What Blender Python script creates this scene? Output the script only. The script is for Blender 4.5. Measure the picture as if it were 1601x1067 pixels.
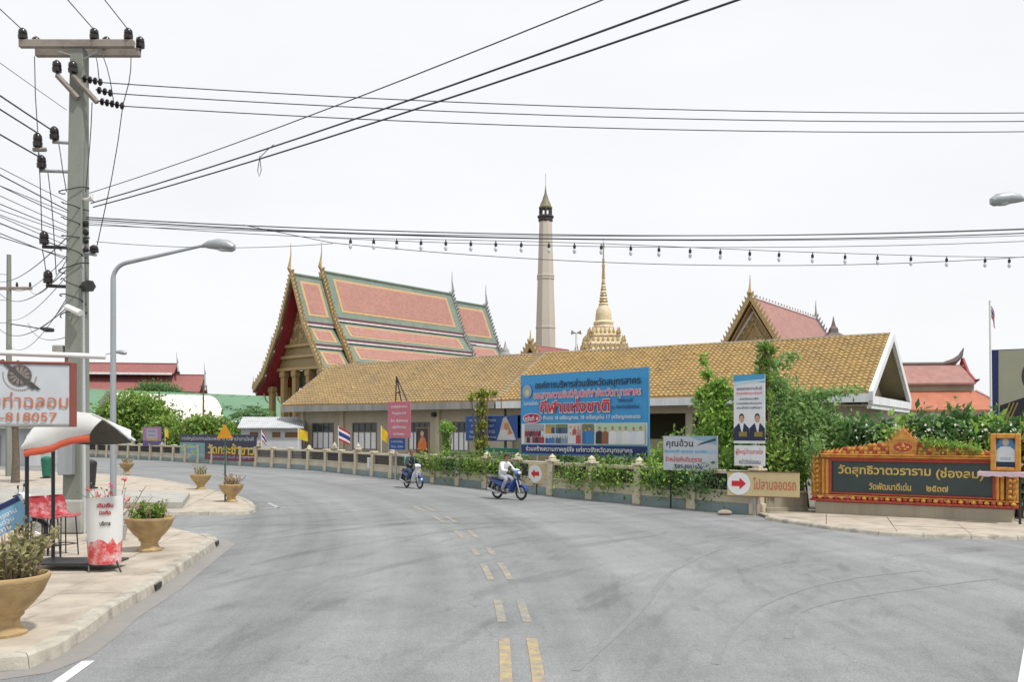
import bpy, bmesh, math, random
import numpy as np
from mathutils import Vector, Matrix
R = math.radians
scene = bpy.context.scene
for o in list(bpy.data.objects):
    bpy.data.objects.remove(o)

# ------------------------------------------------------------------ camera
W, H, F, HZ, CZ = 1601.0, 1067.0, 1350.0, 675.0, 2.5
cam = bpy.data.cameras.new('camera')
camo = bpy.data.objects.new('camera', cam)
scene.collection.objects.link(camo)
camo.location = (0, 0, CZ)
camo.rotation_euler = (R(90), 0, 0)
cam.sensor_fit = 'HORIZONTAL'
cam.sensor_width = 36
cam.lens = 36 * F / W
cam.shift_y = (HZ - H / 2) / W
cam.clip_start = 0.1
cam.clip_end = 3000
scene.camera = camo

# ------------------------------------------------------------------ sky and sun
SUN_EL, SUN_AZ = 60.0, 128.0            # azimuth clockwise from +Y: to the right and a little behind the viewer
world = bpy.data.worlds.new('World')
scene.world = world
world.use_nodes = True
nt = world.node_tree
nt.nodes.clear()
sky = nt.nodes.new('ShaderNodeTexSky')
sky.sky_type = 'NISHITA'
sky.sun_disc = False
sky.sun_elevation = R(SUN_EL)
sky.sun_rotation = R(SUN_AZ)
sky.dust_density = 4.0
sc_ = nt.nodes.new('ShaderNodeVectorMath'); sc_.operation = 'SCALE'; sc_.inputs['Scale'].default_value = 0.10
mix = nt.nodes.new('ShaderNodeMix'); mix.data_type = 'RGBA'
mix.inputs[0].default_value = 0.86
mix.inputs[7].default_value = (1.05, 1.055, 1.07, 1)      # bright overcast veil
bg = nt.nodes.new('ShaderNodeBackground'); bg.inputs['Strength'].default_value = 1.0
wo = nt.nodes.new('ShaderNodeOutputWorld')
nt.links.new(sky.outputs[0], sc_.inputs[0])
nt.links.new(sc_.outputs[0], mix.inputs[6])
# faint structure in the cloud layer
cn = nt.nodes.new('ShaderNodeTexNoise'); cn.inputs['Scale'].default_value = 2.2; cn.inputs['Detail'].default_value = 5
ctc = nt.nodes.new('ShaderNodeTexCoord'); cmp_ = nt.nodes.new('ShaderNodeMapping'); cmp_.inputs['Scale'].default_value = (1, 1, 3)
cmr = nt.nodes.new('ShaderNodeMapRange'); cmr.inputs[1].default_value = .3; cmr.inputs[2].default_value = .7; cmr.inputs[3].default_value = .975; cmr.inputs[4].default_value = 1.05
csc = nt.nodes.new('ShaderNodeVectorMath'); csc.operation = 'SCALE'
nt.links.new(ctc.outputs['Generated'], cmp_.inputs[0]); nt.links.new(cmp_.outputs[0], cn.inputs['Vector']); nt.links.new(cn.outputs[0], cmr.inputs[0])
nt.links.new(mix.outputs[2], csc.inputs[0]); nt.links.new(cmr.outputs[0], csc.inputs['Scale'])
nt.links.new(csc.outputs[0], bg.inputs['Color'])
nt.links.new(bg.outputs[0], wo.inputs['Surface'])
sun = bpy.data.lights.new('sun', 'SUN')
sun.energy = 3.6
sun.angle = R(4)
sun.color = (1.0, 0.965, 0.90)
suno = bpy.data.objects.new('sun', sun)
scene.collection.objects.link(suno)
sd = Vector((math.sin(R(SUN_AZ)) * math.cos(R(SUN_EL)), math.cos(R(SUN_AZ)) * math.cos(R(SUN_EL)), math.sin(R(SUN_EL))))
suno.rotation_euler = sd.to_track_quat('Z', 'Y').to_euler()
suno.location = sd * 100
scene.view_settings.view_transform = 'Standard'
scene.view_settings.look = 'None'
scene.view_settings.exposure = 0.0
scene.view_settings.gamma = 1.0
scene.view_settings.use_curve_mapping = False
scene.cycles.max_bounces = 6

# ------------------------------------------------------------------ helpers
COL = scene.collection
def P(u, v, Y):
    return Vector(((u - 800.5) / F * Y, Y, CZ + (HZ - v) / F * Y))
def X(u, Y): return (u - 800.5) / F * Y
def Z(v, Y): return CZ + (HZ - v) / F * Y
def G(u, v, z=0.0):
    Y = (CZ - z) * F / (v - HZ)
    return Vector((X(u, Y), Y, z))
def lin(h):
    h = h.lstrip('#')
    out = []
    for i in (0, 2, 4):
        c = int(h[i:i + 2], 16) / 255
        out.append(c / 12.92 if c <= .04045 else ((c + .055) / 1.055) ** 2.4)
    return tuple(out)
def col(h, k=.72):
    return tuple(min(.86, c * k) for c in lin(h))

class MB:
    """collects shapes, becomes one mesh object"""
    def __init__(s): s.v = []; s.f = []; s.c = []; s.cur = None
    def add(s, vs, fs):
        b = len(s.v); s.v.extend([tuple(p) for p in vs])
        for f in fs:
            s.f.append(tuple(i + b for i in f)); s.c.append(s.cur)
        return s
    def box(s, c, d, m=None):
        x, y, z = d[0] / 2, d[1] / 2, d[2] / 2
        vs = [Vector((a * x, b * y, e * z)) for e in (-1, 1) for b in (-1, 1) for a in (-1, 1)]
        if m: vs = [m @ p for p in vs]
        c = Vector(c)
        return s.add([p + c for p in vs], [(0, 2, 3, 1), (4, 5, 7, 6), (0, 1, 5, 4), (2, 6, 7, 3), (0, 4, 6, 2), (1, 3, 7, 5)])
    def bb(s, x0, x1, y0, y1, z0, z1):
        return s.box(((x0 + x1) / 2, (y0 + y1) / 2, (z0 + z1) / 2), (abs(x1 - x0), abs(y1 - y0), abs(z1 - z0)))
    def cbox(s, x0, x1, y0, y1, z0, z1, b=.01):
        """box with chamfered edges"""
        b = min(b, abs(x1 - x0) * .45, abs(y1 - y0) * .45, abs(z1 - z0) * .45)
        bm = bmesh.new(); bmesh.ops.create_cube(bm, size=1)
        for p in bm.verts:
            p.co = ((x0 + x1) / 2 + p.co.x * (x1 - x0), (y0 + y1) / 2 + p.co.y * (y1 - y0), (z0 + z1) / 2 + p.co.z * (z1 - z0))
        bmesh.ops.bevel(bm, geom=bm.edges[:], offset=b, segments=1, affect='EDGES')
        bmesh.ops.recalc_face_normals(bm, faces=bm.faces[:])
        bm.verts.index_update()
        s.add([p.co[:] for p in bm.verts], [[q.index for q in f.verts] for f in bm.faces]); bm.free()
        return s
    def tube(s, path, r, n=6, cap=True):
        pts = [Vector(p) for p in path]
        if not hasattr(r, '__len__'): r = [r] * len(pts)
        rings = []; up = None
        for i, p in enumerate(pts):
            d = (pts[min(i + 1, len(pts) - 1)] - pts[max(i - 1, 0)])
            if d.length < 1e-9: d = Vector((0, 0, 1))
            d.normalize()
            if up is None:
                up = Vector((0, 0, 1)) if abs(d.z) < .9 else Vector((1, 0, 0))
            a = d.cross(up)
            if a.length < 1e-6: a = d.orthogonal()
            a.normalize(); b = a.cross(d); b.normalize(); up = b
            rings.append([p + (a * math.cos(2 * math.pi * k / n) + b * math.sin(2 * math.pi * k / n)) * r[i] for k in range(n)])
        return s.loft(rings, cap)
    def loft(s, rings, cap=True, closed=True):
        n = len(rings[0]); vs = [p for q in rings for p in q]; fs = []
        for i in range(len(rings) - 1):
            for k in range(n if closed else n - 1):
                k2 = (k + 1) % n
                fs.append((i * n + k, i * n + k2, (i + 1) * n + k2, (i + 1) * n + k))
        if cap and closed:
            fs.append(tuple(range(n - 1, -1, -1))); m = (len(rings) - 1) * n
            fs.append(tuple(range(m, m + n)))
        return s.add(vs, fs)
    def lathe(s, prof, n=16, c=(0, 0, 0), cap=True, sx=1, sy=1, rot=0):
        rings = [[(c[0] + sx * r * math.cos(2 * math.pi * k / n + rot), c[1] + sy * r * math.sin(2 * math.pi * k / n + rot), c[2] + z) for k in range(n)] for r, z in prof]
        return s.loft(rings, cap)
    def prism(s, poly, axis, a, b):
        """polygon in the other two axes, extruded from a to b"""
        def mk(p, t):
            return {'x': (t, p[0], p[1]), 'y': (p[0], t, p[1]), 'z': (p[0], p[1], t)}[axis]
        n = len(poly)
        vs = [mk(p, a) for p in poly] + [mk(p, b) for p in poly]
        fs = [tuple(range(n)), tuple(range(2 * n - 1, n - 1, -1))] + [(i, n + i, n + (i + 1) % n, (i + 1) % n) for i in range(n)]
        return s.add(vs, fs)
    def poly(s, pts): return s.add(pts, [tuple(range(len(pts)))])
    def sphere(s, c, r, n=10, m=7, sc=(1, 1, 1)):
        prof = [(max(.001, math.sin(math.pi * i / m)) * r, -math.cos(math.pi * i / m) * r * sc[2]) for i in range(m + 1)]
        return s.lathe(prof, n, c, True, sc[0], sc[1])
    def mesh(s, name, mat, smooth=False, fix=True):
        me = bpy.data.meshes.new(name)
        me.from_pydata(s.v, [], s.f)
        if any(c is not None for c in s.c):
            at = me.color_attributes.new('Col', 'FLOAT_COLOR', 'CORNER')
            i = 0
            for p, c in zip(me.polygons, s.c):
                for _ in range(p.loop_total):
                    at.data[i].color = (*(c or (1, 1, 1)), 1); i += 1
        if fix:
            bm = bmesh.new(); bm.from_mesh(me); bmesh.ops.recalc_face_normals(bm, faces=bm.faces[:]); bm.to_mesh(me); bm.free()
        if mat: me.materials.append(M[mat] if isinstance(mat, str) else mat)
        if smooth:
            me.polygons.foreach_set('use_smooth', [True] * len(me.polygons))
            try: me.set_sharp_from_angle(angle=R(38))
            except Exception: pass
        me.update()
        return me
    def build(s, name, mat, parent=None, smooth=False, fix=True):
        o = bpy.data.objects.new(name, s.mesh(name, mat, smooth, fix))
        COL.objects.link(o)
        if parent: o.parent = parent
        return o

def tag(o, label=None, cat=None, group=None, kind=None):
    if label: o['label'] = label
    if cat: o['category'] = cat
    if group: o['group'] = group
    if kind: o['kind'] = kind
    return o
def thing(name, label, cat, loc=(0, 0, 0), rz=0.0, group=None):
    o = bpy.data.objects.new(name, None)
    o.empty_display_size = .3
    COL.objects.link(o)
    o.location = loc; o.rotation_euler = (0, 0, rz)
    return tag(o, label, cat, group)
def inst(src_mesh, name, parent, loc=(0, 0, 0), rz=0.0, scale=(1, 1, 1)):
    o = bpy.data.objects.new(name, src_mesh); COL.objects.link(o)
    o.parent = parent; o.location = loc; o.rotation_euler = (0, 0, rz); o.scale = scale
    return o
def copy_tree(o, parent=None, label=None):
    c = o.copy(); COL.objects.link(c); c.parent = parent
    if label: c['label'] = label
    for ch in list(o.children): copy_tree(ch, c)
    return c
def rot(axis, deg): return Matrix.Rotation(R(deg), 3, axis)

# ------------------------------------------------------------------ materials
M = {}
def material(name, c1, c2=None, rough=.75, scale=6.0, bump=.0, bscale=None, metal=0.0, stain=None, stain_scale=.6, stain_amt=.5,
             streak=False, island=0.0, spec=None, trans=0.0, detail=5.0, alpha_tr=0.0):
    m = bpy.data.materials.new(name); m.use_nodes = True
    n = m.node_tree.nodes; l = m.node_tree.links
    b = n['Principled BSDF']
    b.inputs['Roughness'].default_value = rough
    b.inputs['Metallic'].default_value = metal
    if spec is not None: b.inputs['Specular IOR Level'].default_value = spec
    tc = n.new('ShaderNodeTexCoord')
    if c2 is None: c2 = tuple(x * .8 for x in c1)
    no = n.new('ShaderNodeTexNoise'); no.inputs['Scale'].default_value = scale; no.inputs['Detail'].default_value = detail
    src = tc.outputs['Object']
    if streak:
        mp = n.new('ShaderNodeMapping'); mp.inputs['Scale'].default_value = (1, 1, .12)
        l.new(src, mp.inputs[0]); l.new(mp.outputs[0], no.inputs['Vector'])
    else: l.new(src, no.inputs['Vector'])
    rp = n.new('ShaderNodeMapRange'); rp.inputs[1].default_value = .3; rp.inputs[2].default_value = .7
    l.new(no.outputs[0], rp.inputs[0])
    mx = n.new('ShaderNodeMix'); mx.data_type = 'RGBA'
    mx.inputs[6].default_value = (*c1, 1); mx.inputs[7].default_value = (*c2, 1)
    l.new(rp.outputs[0], mx.inputs[0])
    out = mx.outputs[2]
    if stain:
        n2 = n.new('ShaderNodeTexNoise'); n2.inputs['Scale'].default_value = stain_scale; n2.inputs['Detail'].default_value = 8; n2.inputs['Roughness'].default_value = .65
        if streak: l.new(mp.outputs[0], n2.inputs['Vector'])
        else: l.new(src, n2.inputs['Vector'])
        r2 = n.new('ShaderNodeMapRange'); r2.inputs[1].default_value = .48; r2.inputs[2].default_value = .72; r2.inputs[4].default_value = stain_amt
        l.new(n2.outputs[0], r2.inputs[0])
        m2 = n.new('ShaderNodeMix'); m2.data_type = 'RGBA'; m2.inputs[7].default_value = (*stain, 1)
        l.new(r2.outputs[0], m2.inputs[0]); l.new(out, m2.inputs[6]); out = m2.outputs[2]
    if island:
        g = n.new('ShaderNodeNewGeometry')
        hs = n.new('ShaderNodeHueSaturation')
        a = n.new('ShaderNodeMapRange'); a.inputs[3].default_value = 1 - island; a.inputs[4].default_value = 1 + island
        l.new(g.outputs['Random Per Island'], a.inputs[0]); l.new(a.outputs[0], hs.inputs['Value'])
        a2 = n.new('ShaderNodeMapRange'); a2.inputs[3].default_value = .5 - island * .05; a2.inputs[4].default_value = .5 + island * .05
        wn = n.new('ShaderNodeTexWhiteNoise'); wn.noise_dimensions = '1D'
        l.new(g.outputs['Random Per Island'], wn.inputs['W']); l.new(wn.outputs[0], a2.inputs[0]); l.new(a2.outputs[0], hs.inputs['Hue'])
        l.new(out, hs.inputs['Color']); out = hs.outputs[0]
    l.new(out, b.inputs['Base Color'])
    if bump:
        bn = n.new('ShaderNodeTexNoise'); bn.inputs['Scale'].default_value = bscale or scale * 6; bn.inputs['Detail'].default_value = 4
        l.new(src, bn.inputs['Vector'])
        bu = n.new('ShaderNodeBump'); bu.inputs['Strength'].default_value = bump; bu.inputs['Distance'].default_value = .02
        l.new(bn.outputs[0], bu.inputs['Height']); l.new(bu.outputs[0], b.inputs['Normal'])
    if trans:
        tr = n.new('ShaderNodeBsdfTranslucent'); l.new(out, tr.inputs[0])
        ms = n.new('ShaderNodeMixShader'); ms.inputs[0].default_value = trans
        l.new(b.outputs[0], ms.inputs[1]); l.new(tr.outputs[0], ms.inputs[2])
        l.new(ms.outputs[0], n['Material Output'].inputs['Surface'])
    M[name] = m
    return m
def glossy(name, c, rough=.3, metal=0.0, **k): return material(name, c, tuple(x * .88 for x in c), rough=rough, metal=metal, scale=3, **k)

def road_material():
    m = bpy.data.materials.new('asphalt'); m.use_nodes = True
    n = m.node_tree.nodes; l = m.node_tree.links; b = n['Principled BSDF']
    b.inputs['Roughness'].default_value = .82; b.inputs['Specular IOR Level'].default_value = .25
    tc = n.new('ShaderNodeTexCoord')
    def noise(sc, det, vec=None, rough=.55):
        t = n.new('ShaderNodeTexNoise'); t.inputs['Scale'].default_value = sc; t.inputs['Detail'].default_value = det; t.inputs['Roughness'].default_value = rough
        l.new(vec or tc.outputs['Object'], t.inputs['Vector']); return t.outputs[0]
    def mr(src, a, b_, c, d):
        t = n.new('ShaderNodeMapRange'); t.inputs[1].default_value = a; t.inputs[2].default_value = b_; t.inputs[3].default_value = c; t.inputs[4].default_value = d
        l.new(src, t.inputs[0]); return t.outputs[0]
    def mul(a, b_):
        t = n.new('ShaderNodeMath'); t.operation = 'MULTIPLY'; l.new(a, t.inputs[0]); l.new(b_, t.inputs[1]); return t.outputs[0]
    def tracks(cx, cy, sc, seed):
        """worn wheel tracks that follow the bend: noise along the radius, stretched along the arc"""
        sb = n.new('ShaderNodeVectorMath'); sb.operation = 'SUBTRACT'; sb.inputs[1].default_value = (cx, cy, 0); l.new(tc.outputs['Object'], sb.inputs[0])
        ln = n.new('ShaderNodeVectorMath'); ln.operation = 'LENGTH'; l.new(sb.outputs[0], ln.inputs[0])
        sp = n.new('ShaderNodeSeparateXYZ'); l.new(sb.outputs[0], sp.inputs[0])
        at = n.new('ShaderNodeMath'); at.operation = 'ARCTAN2'; l.new(sp.outputs[1], at.inputs[0]); l.new(sp.outputs[0], at.inputs[1])
        cb = n.new('ShaderNodeCombineXYZ'); l.new(ln.outputs['Value'], cb.inputs[0]); l.new(at.outputs[0], cb.inputs[1]); cb.inputs[2].default_value = seed
        mp = n.new('ShaderNodeMapping'); mp.inputs['Scale'].default_value = (1, 2.2, 1); l.new(cb.outputs[0], mp.inputs[0])
        return noise(sc, 5, mp.outputs[0], .6)
    big = mr(noise(.18, 5), .35, .65, .90, 1.10)
    fine = mul(mr(noise(46, 2, None, .8), .25, .75, .62, 1.40), mr(noise(14, 4, None, .8), .3, .7, .86, 1.14))
    t1 = mr(tracks(-67, 8, .9, 0), .36, .66, 1.12, .84)
    t2 = mul(mr(tracks(17, 5, 1.6, 5), .54, .66, 1.03, .82), mr(tracks(20, 12, 2.4, 9), .58, .68, 1.0, .84))
    med = mul(mr(noise(1.4, 7, None, .7), .42, .75, 1.04, .86), mr(noise(5, 8, None, .75), .60, .74, 1.0, .72))
    k = mul(mul(mul(big, fine), mul(t1, t2)), med)
    # tar-sealed cracks
    vo = n.new('ShaderNodeTexVoronoi'); vo.feature = 'DISTANCE_TO_EDGE'; vo.inputs['Scale'].default_value = .16
    wp = n.new('ShaderNodeVectorMath'); wp.operation = 'ADD'
    nz = n.new('ShaderNodeTexNoise'); nz.inputs['Scale'].default_value = .8; nz.inputs['Detail'].default_value = 6
    l.new(tc.outputs['Object'], nz.inputs['Vector'])
    sc = n.new('ShaderNodeVectorMath'); sc.operation = 'SCALE'; sc.inputs['Scale'].default_value = 2.2; l.new(nz.outputs[1], sc.inputs[0])
    l.new(tc.outputs['Object'], wp.inputs[0]); l.new(sc.outputs[0], wp.inputs[1]); l.new(wp.outputs[0], vo.inputs['Vector'])
    cr = mr(vo.outputs[0], .0, .004, .82, 1.0)
    k = mul(k, cr)
    cm = n.new('ShaderNodeVectorMath'); cm.operation = 'SCALE'; cm.inputs[0].default_value = (.205, .211, .216); l.new(k, cm.inputs['Scale'])
    l.new(cm.outputs[0], b.inputs['Base Color'])
    bu = n.new('ShaderNodeBump'); bu.inputs['Strength'].default_value = .25; bu.inputs['Distance'].default_value = .008
    l.new(noise(60, 3), bu.inputs['Height']); l.new(bu.outputs[0], b.inputs['Normal'])
    M['asphalt'] = m
road_material()

def tile_material(name, c1, c2, dark, tw, th, mossy=.35, axes=(0, 2), bump=0.0):
    """clay tiles: every tile has its own shade (tile cells in the object's own frame), with lichen on top"""
    m = bpy.data.materials.new(name); m.use_nodes = True
    n = m.node_tree.nodes; l = m.node_tree.links; b = n['Principled BSDF']; b.inputs['Roughness'].default_value = .7
    tc = n.new('ShaderNodeTexCoord'); sp = n.new('ShaderNodeSeparateXYZ'); l.new(tc.outputs['Object'], sp.inputs[0])
    def fl(src, d):
        a = n.new('ShaderNodeMath'); a.operation = 'DIVIDE'; a.inputs[1].default_value = d; l.new(src, a.inputs[0])
        f = n.new('ShaderNodeMath'); f.operation = 'FLOOR'; l.new(a.outputs[0], f.inputs[0]); return f.outputs[0]
    cb = n.new('ShaderNodeCombineXYZ'); l.new(fl(sp.outputs[axes[0]], tw), cb.inputs[0]); l.new(fl(sp.outputs[axes[1]], th), cb.inputs[1])
    wn = n.new('ShaderNodeTexWhiteNoise'); wn.noise_dimensions = '2D'; l.new(cb.outputs[0], wn.inputs['Vector'])
    mx = n.new('ShaderNodeMix'); mx.data_type = 'RGBA'; mx.inputs[6].default_value = (*c1, 1); mx.inputs[7].default_value = (*c2, 1); l.new(wn.outputs[0], mx.inputs[0])
    no = n.new('ShaderNodeTexNoise'); no.inputs['Scale'].default_value = .55; no.inputs['Detail'].default_value = 9; no.inputs['Roughness'].default_value = .68
    l.new(tc.outputs['Object'], no.inputs['Vector'])
    mr = n.new('ShaderNodeMapRange'); mr.inputs[1].default_value = .42; mr.inputs[2].default_value = .75; mr.inputs[4].default_value = mossy; l.new(no.outputs[0], mr.inputs[0])
    m2 = n.new('ShaderNodeMix'); m2.data_type = 'RGBA'; m2.inputs[7].default_value = (*dark, 1); l.new(mx.outputs[2], m2.inputs[6]); l.new(mr.outputs[0], m2.inputs[0])
    l.new(m2.outputs[2], b.inputs['Base Color'])
    if bump:
        fr = n.new('ShaderNodeMath'); fr.operation = 'MODULO'; fr.inputs[1].default_value = th; l.new(sp.outputs[axes[1]], fr.inputs[0])
        bu = n.new('ShaderNodeBump'); bu.inputs['Strength'].default_value = bump; bu.inputs['Distance'].default_value = .3; l.new(fr.outputs[0], bu.inputs['Height']); l.new(bu.outputs[0], b.inputs['Normal'])
    M[name] = m

def print_material():
    m = bpy.data.materials.new('print'); m.use_nodes = True
    n = m.node_tree.nodes; l = m.node_tree.links; b = n['Principled BSDF']; b.inputs['Roughness'].default_value = .55
    a = n.new('ShaderNodeVertexColor'); a.layer_name = 'Col'
    no = n.new('ShaderNodeTexNoise'); no.inputs['Scale'].default_value = 2.5; no.inputs['Detail'].default_value = 6
    mr = n.new('ShaderNodeMapRange'); mr.inputs[3].default_value = .82; mr.inputs[4].default_value = 1.1; l.new(no.outputs[0], mr.inputs[0])
    s = n.new('ShaderNodeVectorMath'); s.operation = 'SCALE'; l.new(a.outputs[0], s.inputs[0]); l.new(mr.outputs[0], s.inputs['Scale'])
    l.new(s.outputs[0], b.inputs['Base Color'])
    M['print'] = m
print_material()

def worn_paint(name, c, under=(.23, .23, .23), wear=.5):
    m = material(name, c, tuple(x * .9 for x in c), rough=.7, scale=4)
    n = m.node_tree.nodes; l = m.node_tree.links; b = n['Principled BSDF']
    src = b.inputs['Base Color'].links[0].from_socket
    tc = n.new('ShaderNodeTexCoord')
    no = n.new('ShaderNodeTexNoise'); no.inputs['Scale'].default_value = 5; no.inputs['Detail'].default_value = 9; no.inputs['Roughness'].default_value = .75; l.new(tc.outputs['Object'], no.inputs['Vector'])
    mr = n.new('ShaderNodeMapRange'); mr.inputs[1].default_value = wear - .12; mr.inputs[2].default_value = wear + .12; l.new(no.outputs[0], mr.inputs[0])
    mx = n.new('ShaderNodeMix'); mx.data_type = 'RGBA'; mx.inputs[6].default_value = (*under, 1); l.new(mr.outputs[0], mx.inputs[0]); l.new(src, mx.inputs[7]); l.new(mx.outputs[2], b.inputs['Base Color'])

material('ground', (.25, .23, .20), (.17, .17, .13), rough=.95, scale=.5, bump=.3, bscale=8)
material('pavement', (.46, .405, .335), (.36, .315, .26), rough=.9, scale=2.2, bump=.35, bscale=30, stain=(.20, .17, .135), stain_scale=1.3, stain_amt=.7, detail=9)
material('yard', (.20, .19, .165), (.14, .135, .115), rough=.95, scale=1.2, bump=.2, stain=(.08, .08, .06), stain_scale=.5)
material('joint', (.17, .155, .13), rough=.95, scale=5)
material('kerb', (.46, .43, .37), (.33, .31, .26), rough=.9, scale=5, bump=.4, bscale=25, stain=(.12, .105, .085), stain_scale=2.2, stain_amt=.75, detail=9)
material('concrete', (.40, .39, .36), (.30, .295, .27), rough=.9, scale=2.2, bump=.2, bscale=25, stain=(.16, .155, .14), stain_scale=1, stain_amt=.5)
material('pole_concrete', (.25, .265, .235), (.18, .195, .165), rough=.9, scale=1.5, bump=.15, bscale=30, stain=(.15, .16, .12), stain_amt=.5, streak=True)
material('arm_concrete', (.30, .265, .23), (.21, .185, .16), rough=.9, scale=2, bump=.2, stain=(.11, .095, .08), stain_scale=2)
glossy('insulator', (.018, .014, .014), .25)
glossy('wire', (.03, .035, .04), .6)
glossy('galv', (.36, .39, .41), .45, .35, stain=(.2, .19, .18), stain_scale=1.3, streak=True)
glossy('dark_metal', (.022, .022, .024), .45)
glossy('steel', (.45, .45, .46), .35, .8)
glossy('black_plastic', (.016, .016, .017), .5)
material('rubber', (.02, .02, .02), rough=.85)
material('white_paint', (.76, .77, .77), (.66, .67, .66), rough=.5, scale=2, stain=(.4, .38, .34), stain_scale=1.1, stain_amt=.35, streak=True)
material('white_grey', (.50, .52, .54), (.42, .44, .46), rough=.6, scale=2, stain=(.3, .3, .3), stain_amt=.3, streak=True)
material('orange_paint', (.60, .105, .05), (.50, .085, .04), rough=.45, scale=3)
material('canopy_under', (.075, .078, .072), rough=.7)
material('red_plastic', (.36, .02, .028), (.28, .016, .022), rough=.4, scale=5, stain=(.55, .42, .42), stain_scale=7, stain_amt=.75)
worn_paint('panel_red', (.56, .05, .05), (.70, .70, .69), .42)
material('terracotta', (.47, .335, .165), (.37, .25, .115), rough=.85, scale=5, bump=.3, bscale=35, stain=(.20, .15, .09), stain_scale=2.6, stain_amt=.75, detail=9)
material('soil', (.07, .045, .028), rough=1, scale=20, bump=.6)
material('cream', (.56, .50, .375), (.46, .41, .305), rough=.85, scale=1.6, bump=.1, stain=(.24, .22, .165), stain_scale=1.2, stain_amt=.55, streak=True)
material('wall_base_green', (.225, .29, .285), (.17, .225, .22), rough=.85, scale=2, stain=(.1, .11, .10), stain_amt=.5)
material('grille', (.05, .045, .04), rough=.7)
material('hall_wall', (.43, .385, .30), (.37, .33, .255), rough=.85, scale=1.0, stain=(.24, .21, .165), stain_scale=.7, stain_amt=.4, streak=True)
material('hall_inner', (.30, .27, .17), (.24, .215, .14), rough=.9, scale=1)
material('fascia_old', (.34, .335, .315), (.25, .245, .225), rough=.85, scale=2, stain=(.12, .115, .10), stain_scale=1.2, stain_amt=.6, streak=True)
material('fascia_white', (.68, .715, .73), (.60, .63, .645), rough=.7, scale=2, stain=(.36, .36, .34), stain_scale=1.0, stain_amt=.4, streak=True)
tile_material('clay_tile', (.375, .25, .09), (.295, .19, .065), (.14, .11, .065), .30, .168, .5)
tile_material('clay_tile_old', (.345, .24, .105), (.285, .195, .085), (.14, .115, .075), .30, .168, .58)
material('ridge_tile', (.30, .25, .185), (.2, .165, .12), rough=.9, scale=3)
glossy('window_glass', (.055, .065, .07), .12)
material('curtain', (.78, .80, .80), (.66, .68, .69), rough=.8, scale=2)
material('window_frame', (.16, .14, .115), rough=.7)
tile_material('roof_field', (.37, .185, .15), (.31, .15, .12), (.26, .145, .125), .28, .24, .4, bump=.0)
material('roof_green', (.16, .215, .175), (.125, .175, .14), rough=.7, scale=2, stain=(.23, .24, .20), stain_scale=.7, stain_amt=.6)
material('roof_band', (.48, .32, .165), (.40, .255, .125), rough=.7, scale=3, stain=(.32, .22, .14), stain_scale=.8, stain_amt=.5)
material('roof_white', (.74, .72, .72), (.58, .55, .56), rough=.7, scale=2)
material('roof_purple', (.175, .045, .075), (.13, .035, .055), rough=.6, scale=3)
material('gold', (.36, .27, .125), (.23, .165, .07), rough=.45, scale=9, bump=.7, bscale=9, stain=(.13, .09, .045), stain_scale=5, stain_amt=.6, metal=.15)
material('gold_trim', (.46, .345, .165), (.34, .24, .10), rough=.45, scale=5, metal=.15, bump=.3, bscale=14)
material('soffit_red', (.30, .028, .035), (.22, .02, .028), rough=.6, scale=3)
material('column_gold', (.40, .275, .115), (.29, .195, .08), rough=.6, scale=6, bump=.3, bscale=12)
material('temple_wall', (.34, .325, .29), (.26, .25, .225), rough=.8, scale=.8)
material('chimney', (.50, .46, .395), (.43, .395, .335), rough=.85, scale=.5, stain=(.30, .27, .225), stain_scale=.35, stain_amt=.5, streak=True)
material('chimney_dark', (.06, .058, .055), rough=.8)
material('verdigris', (.19, .175, .095), (.125, .125, .075), rough=.6, scale=3)
material('chedi', (.66, .56, .38), (.52, .40, .22), rough=.6, scale=4, bump=.4, bscale=6, stain=(.66, .62, .54), stain_scale=2.2, stain_amt=.8)
tile_material('red_tile', (.28, .10, .09), (.23, .08, .075), (.18, .09, .085), .3, .25, .5)
tile_material('pink_tile', (.34, .175, .15), (.28, .135, .115), (.22, .125, .115), .3, .25, .5)
tile_material('orange_tile', (.43, .15, .085), (.36, .12, .065), (.3, .12, .07), .3, .25, .35)
material('grey_finial', (.36, .36, .37), (.22, .22, .23), rough=.7, scale=3)
material('slate', (.14, .11, .105), rough=.7, scale=3)
material('green_sheet', (.105, .225, .125), (.085, .19, .10), rough=.6, scale=.15, stain=(.16, .26, .17), stain_scale=.2)
material('white_sheet', (.72, .68, .61), (.64, .60, .53), rough=.6, scale=.5, stain=(.45, .40, .33), stain_scale=.5, stain_amt=.5)
material('bark', (.16, .13, .10), (.09, .075, .055), rough=.95, scale=8, bump=.5)
material('green_stem', (.13, .17, .06), rough=.8, scale=8)
material('leaf_mango', (.25, .37, .075), (.15, .27, .05), rough=.55, scale=.7, island=.45, trans=.38)
material('leaf_bright', (.31, .48, .10), (.20, .36, .07), rough=.5, scale=.9, island=.4, trans=.42)
material('leaf_deep', (.135, .25, .08), (.08, .18, .055), rough=.5, scale=.9, island=.45, trans=.36)
material('leaf_feather', (.28, .43, .15), (.19, .33, .11), rough=.6, scale=.9, island=.35, trans=.42)
material('leaf_olive', (.29, .27, .12), (.21, .21, .085), rough=.7, scale=6, island=.5, trans=.3)
material('leaf_yellow', (.33, .35, .06), (.23, .28, .045), rough=.5, scale=2, island=.4, trans=.3)
material('petal_red', (.62, .06, .07), rough=.5, island=.3)
material('petal_white', (.75, .74, .68), rough=.5)
material('dry_leaf', (.40, .29, .20), (.30, .23, .14), rough=.8, scale=6, island=.4)
glossy('bike_blue', (.022, .07, .26), .22)
glossy('bike_white', (.70, .72, .74), .25)
glossy('bike_light_blue', (.06, .16, .42), .22)
glossy('headlight', (.62, .66, .68), .08)
glossy('seat_black', (.02, .02, .022), .6)
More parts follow.
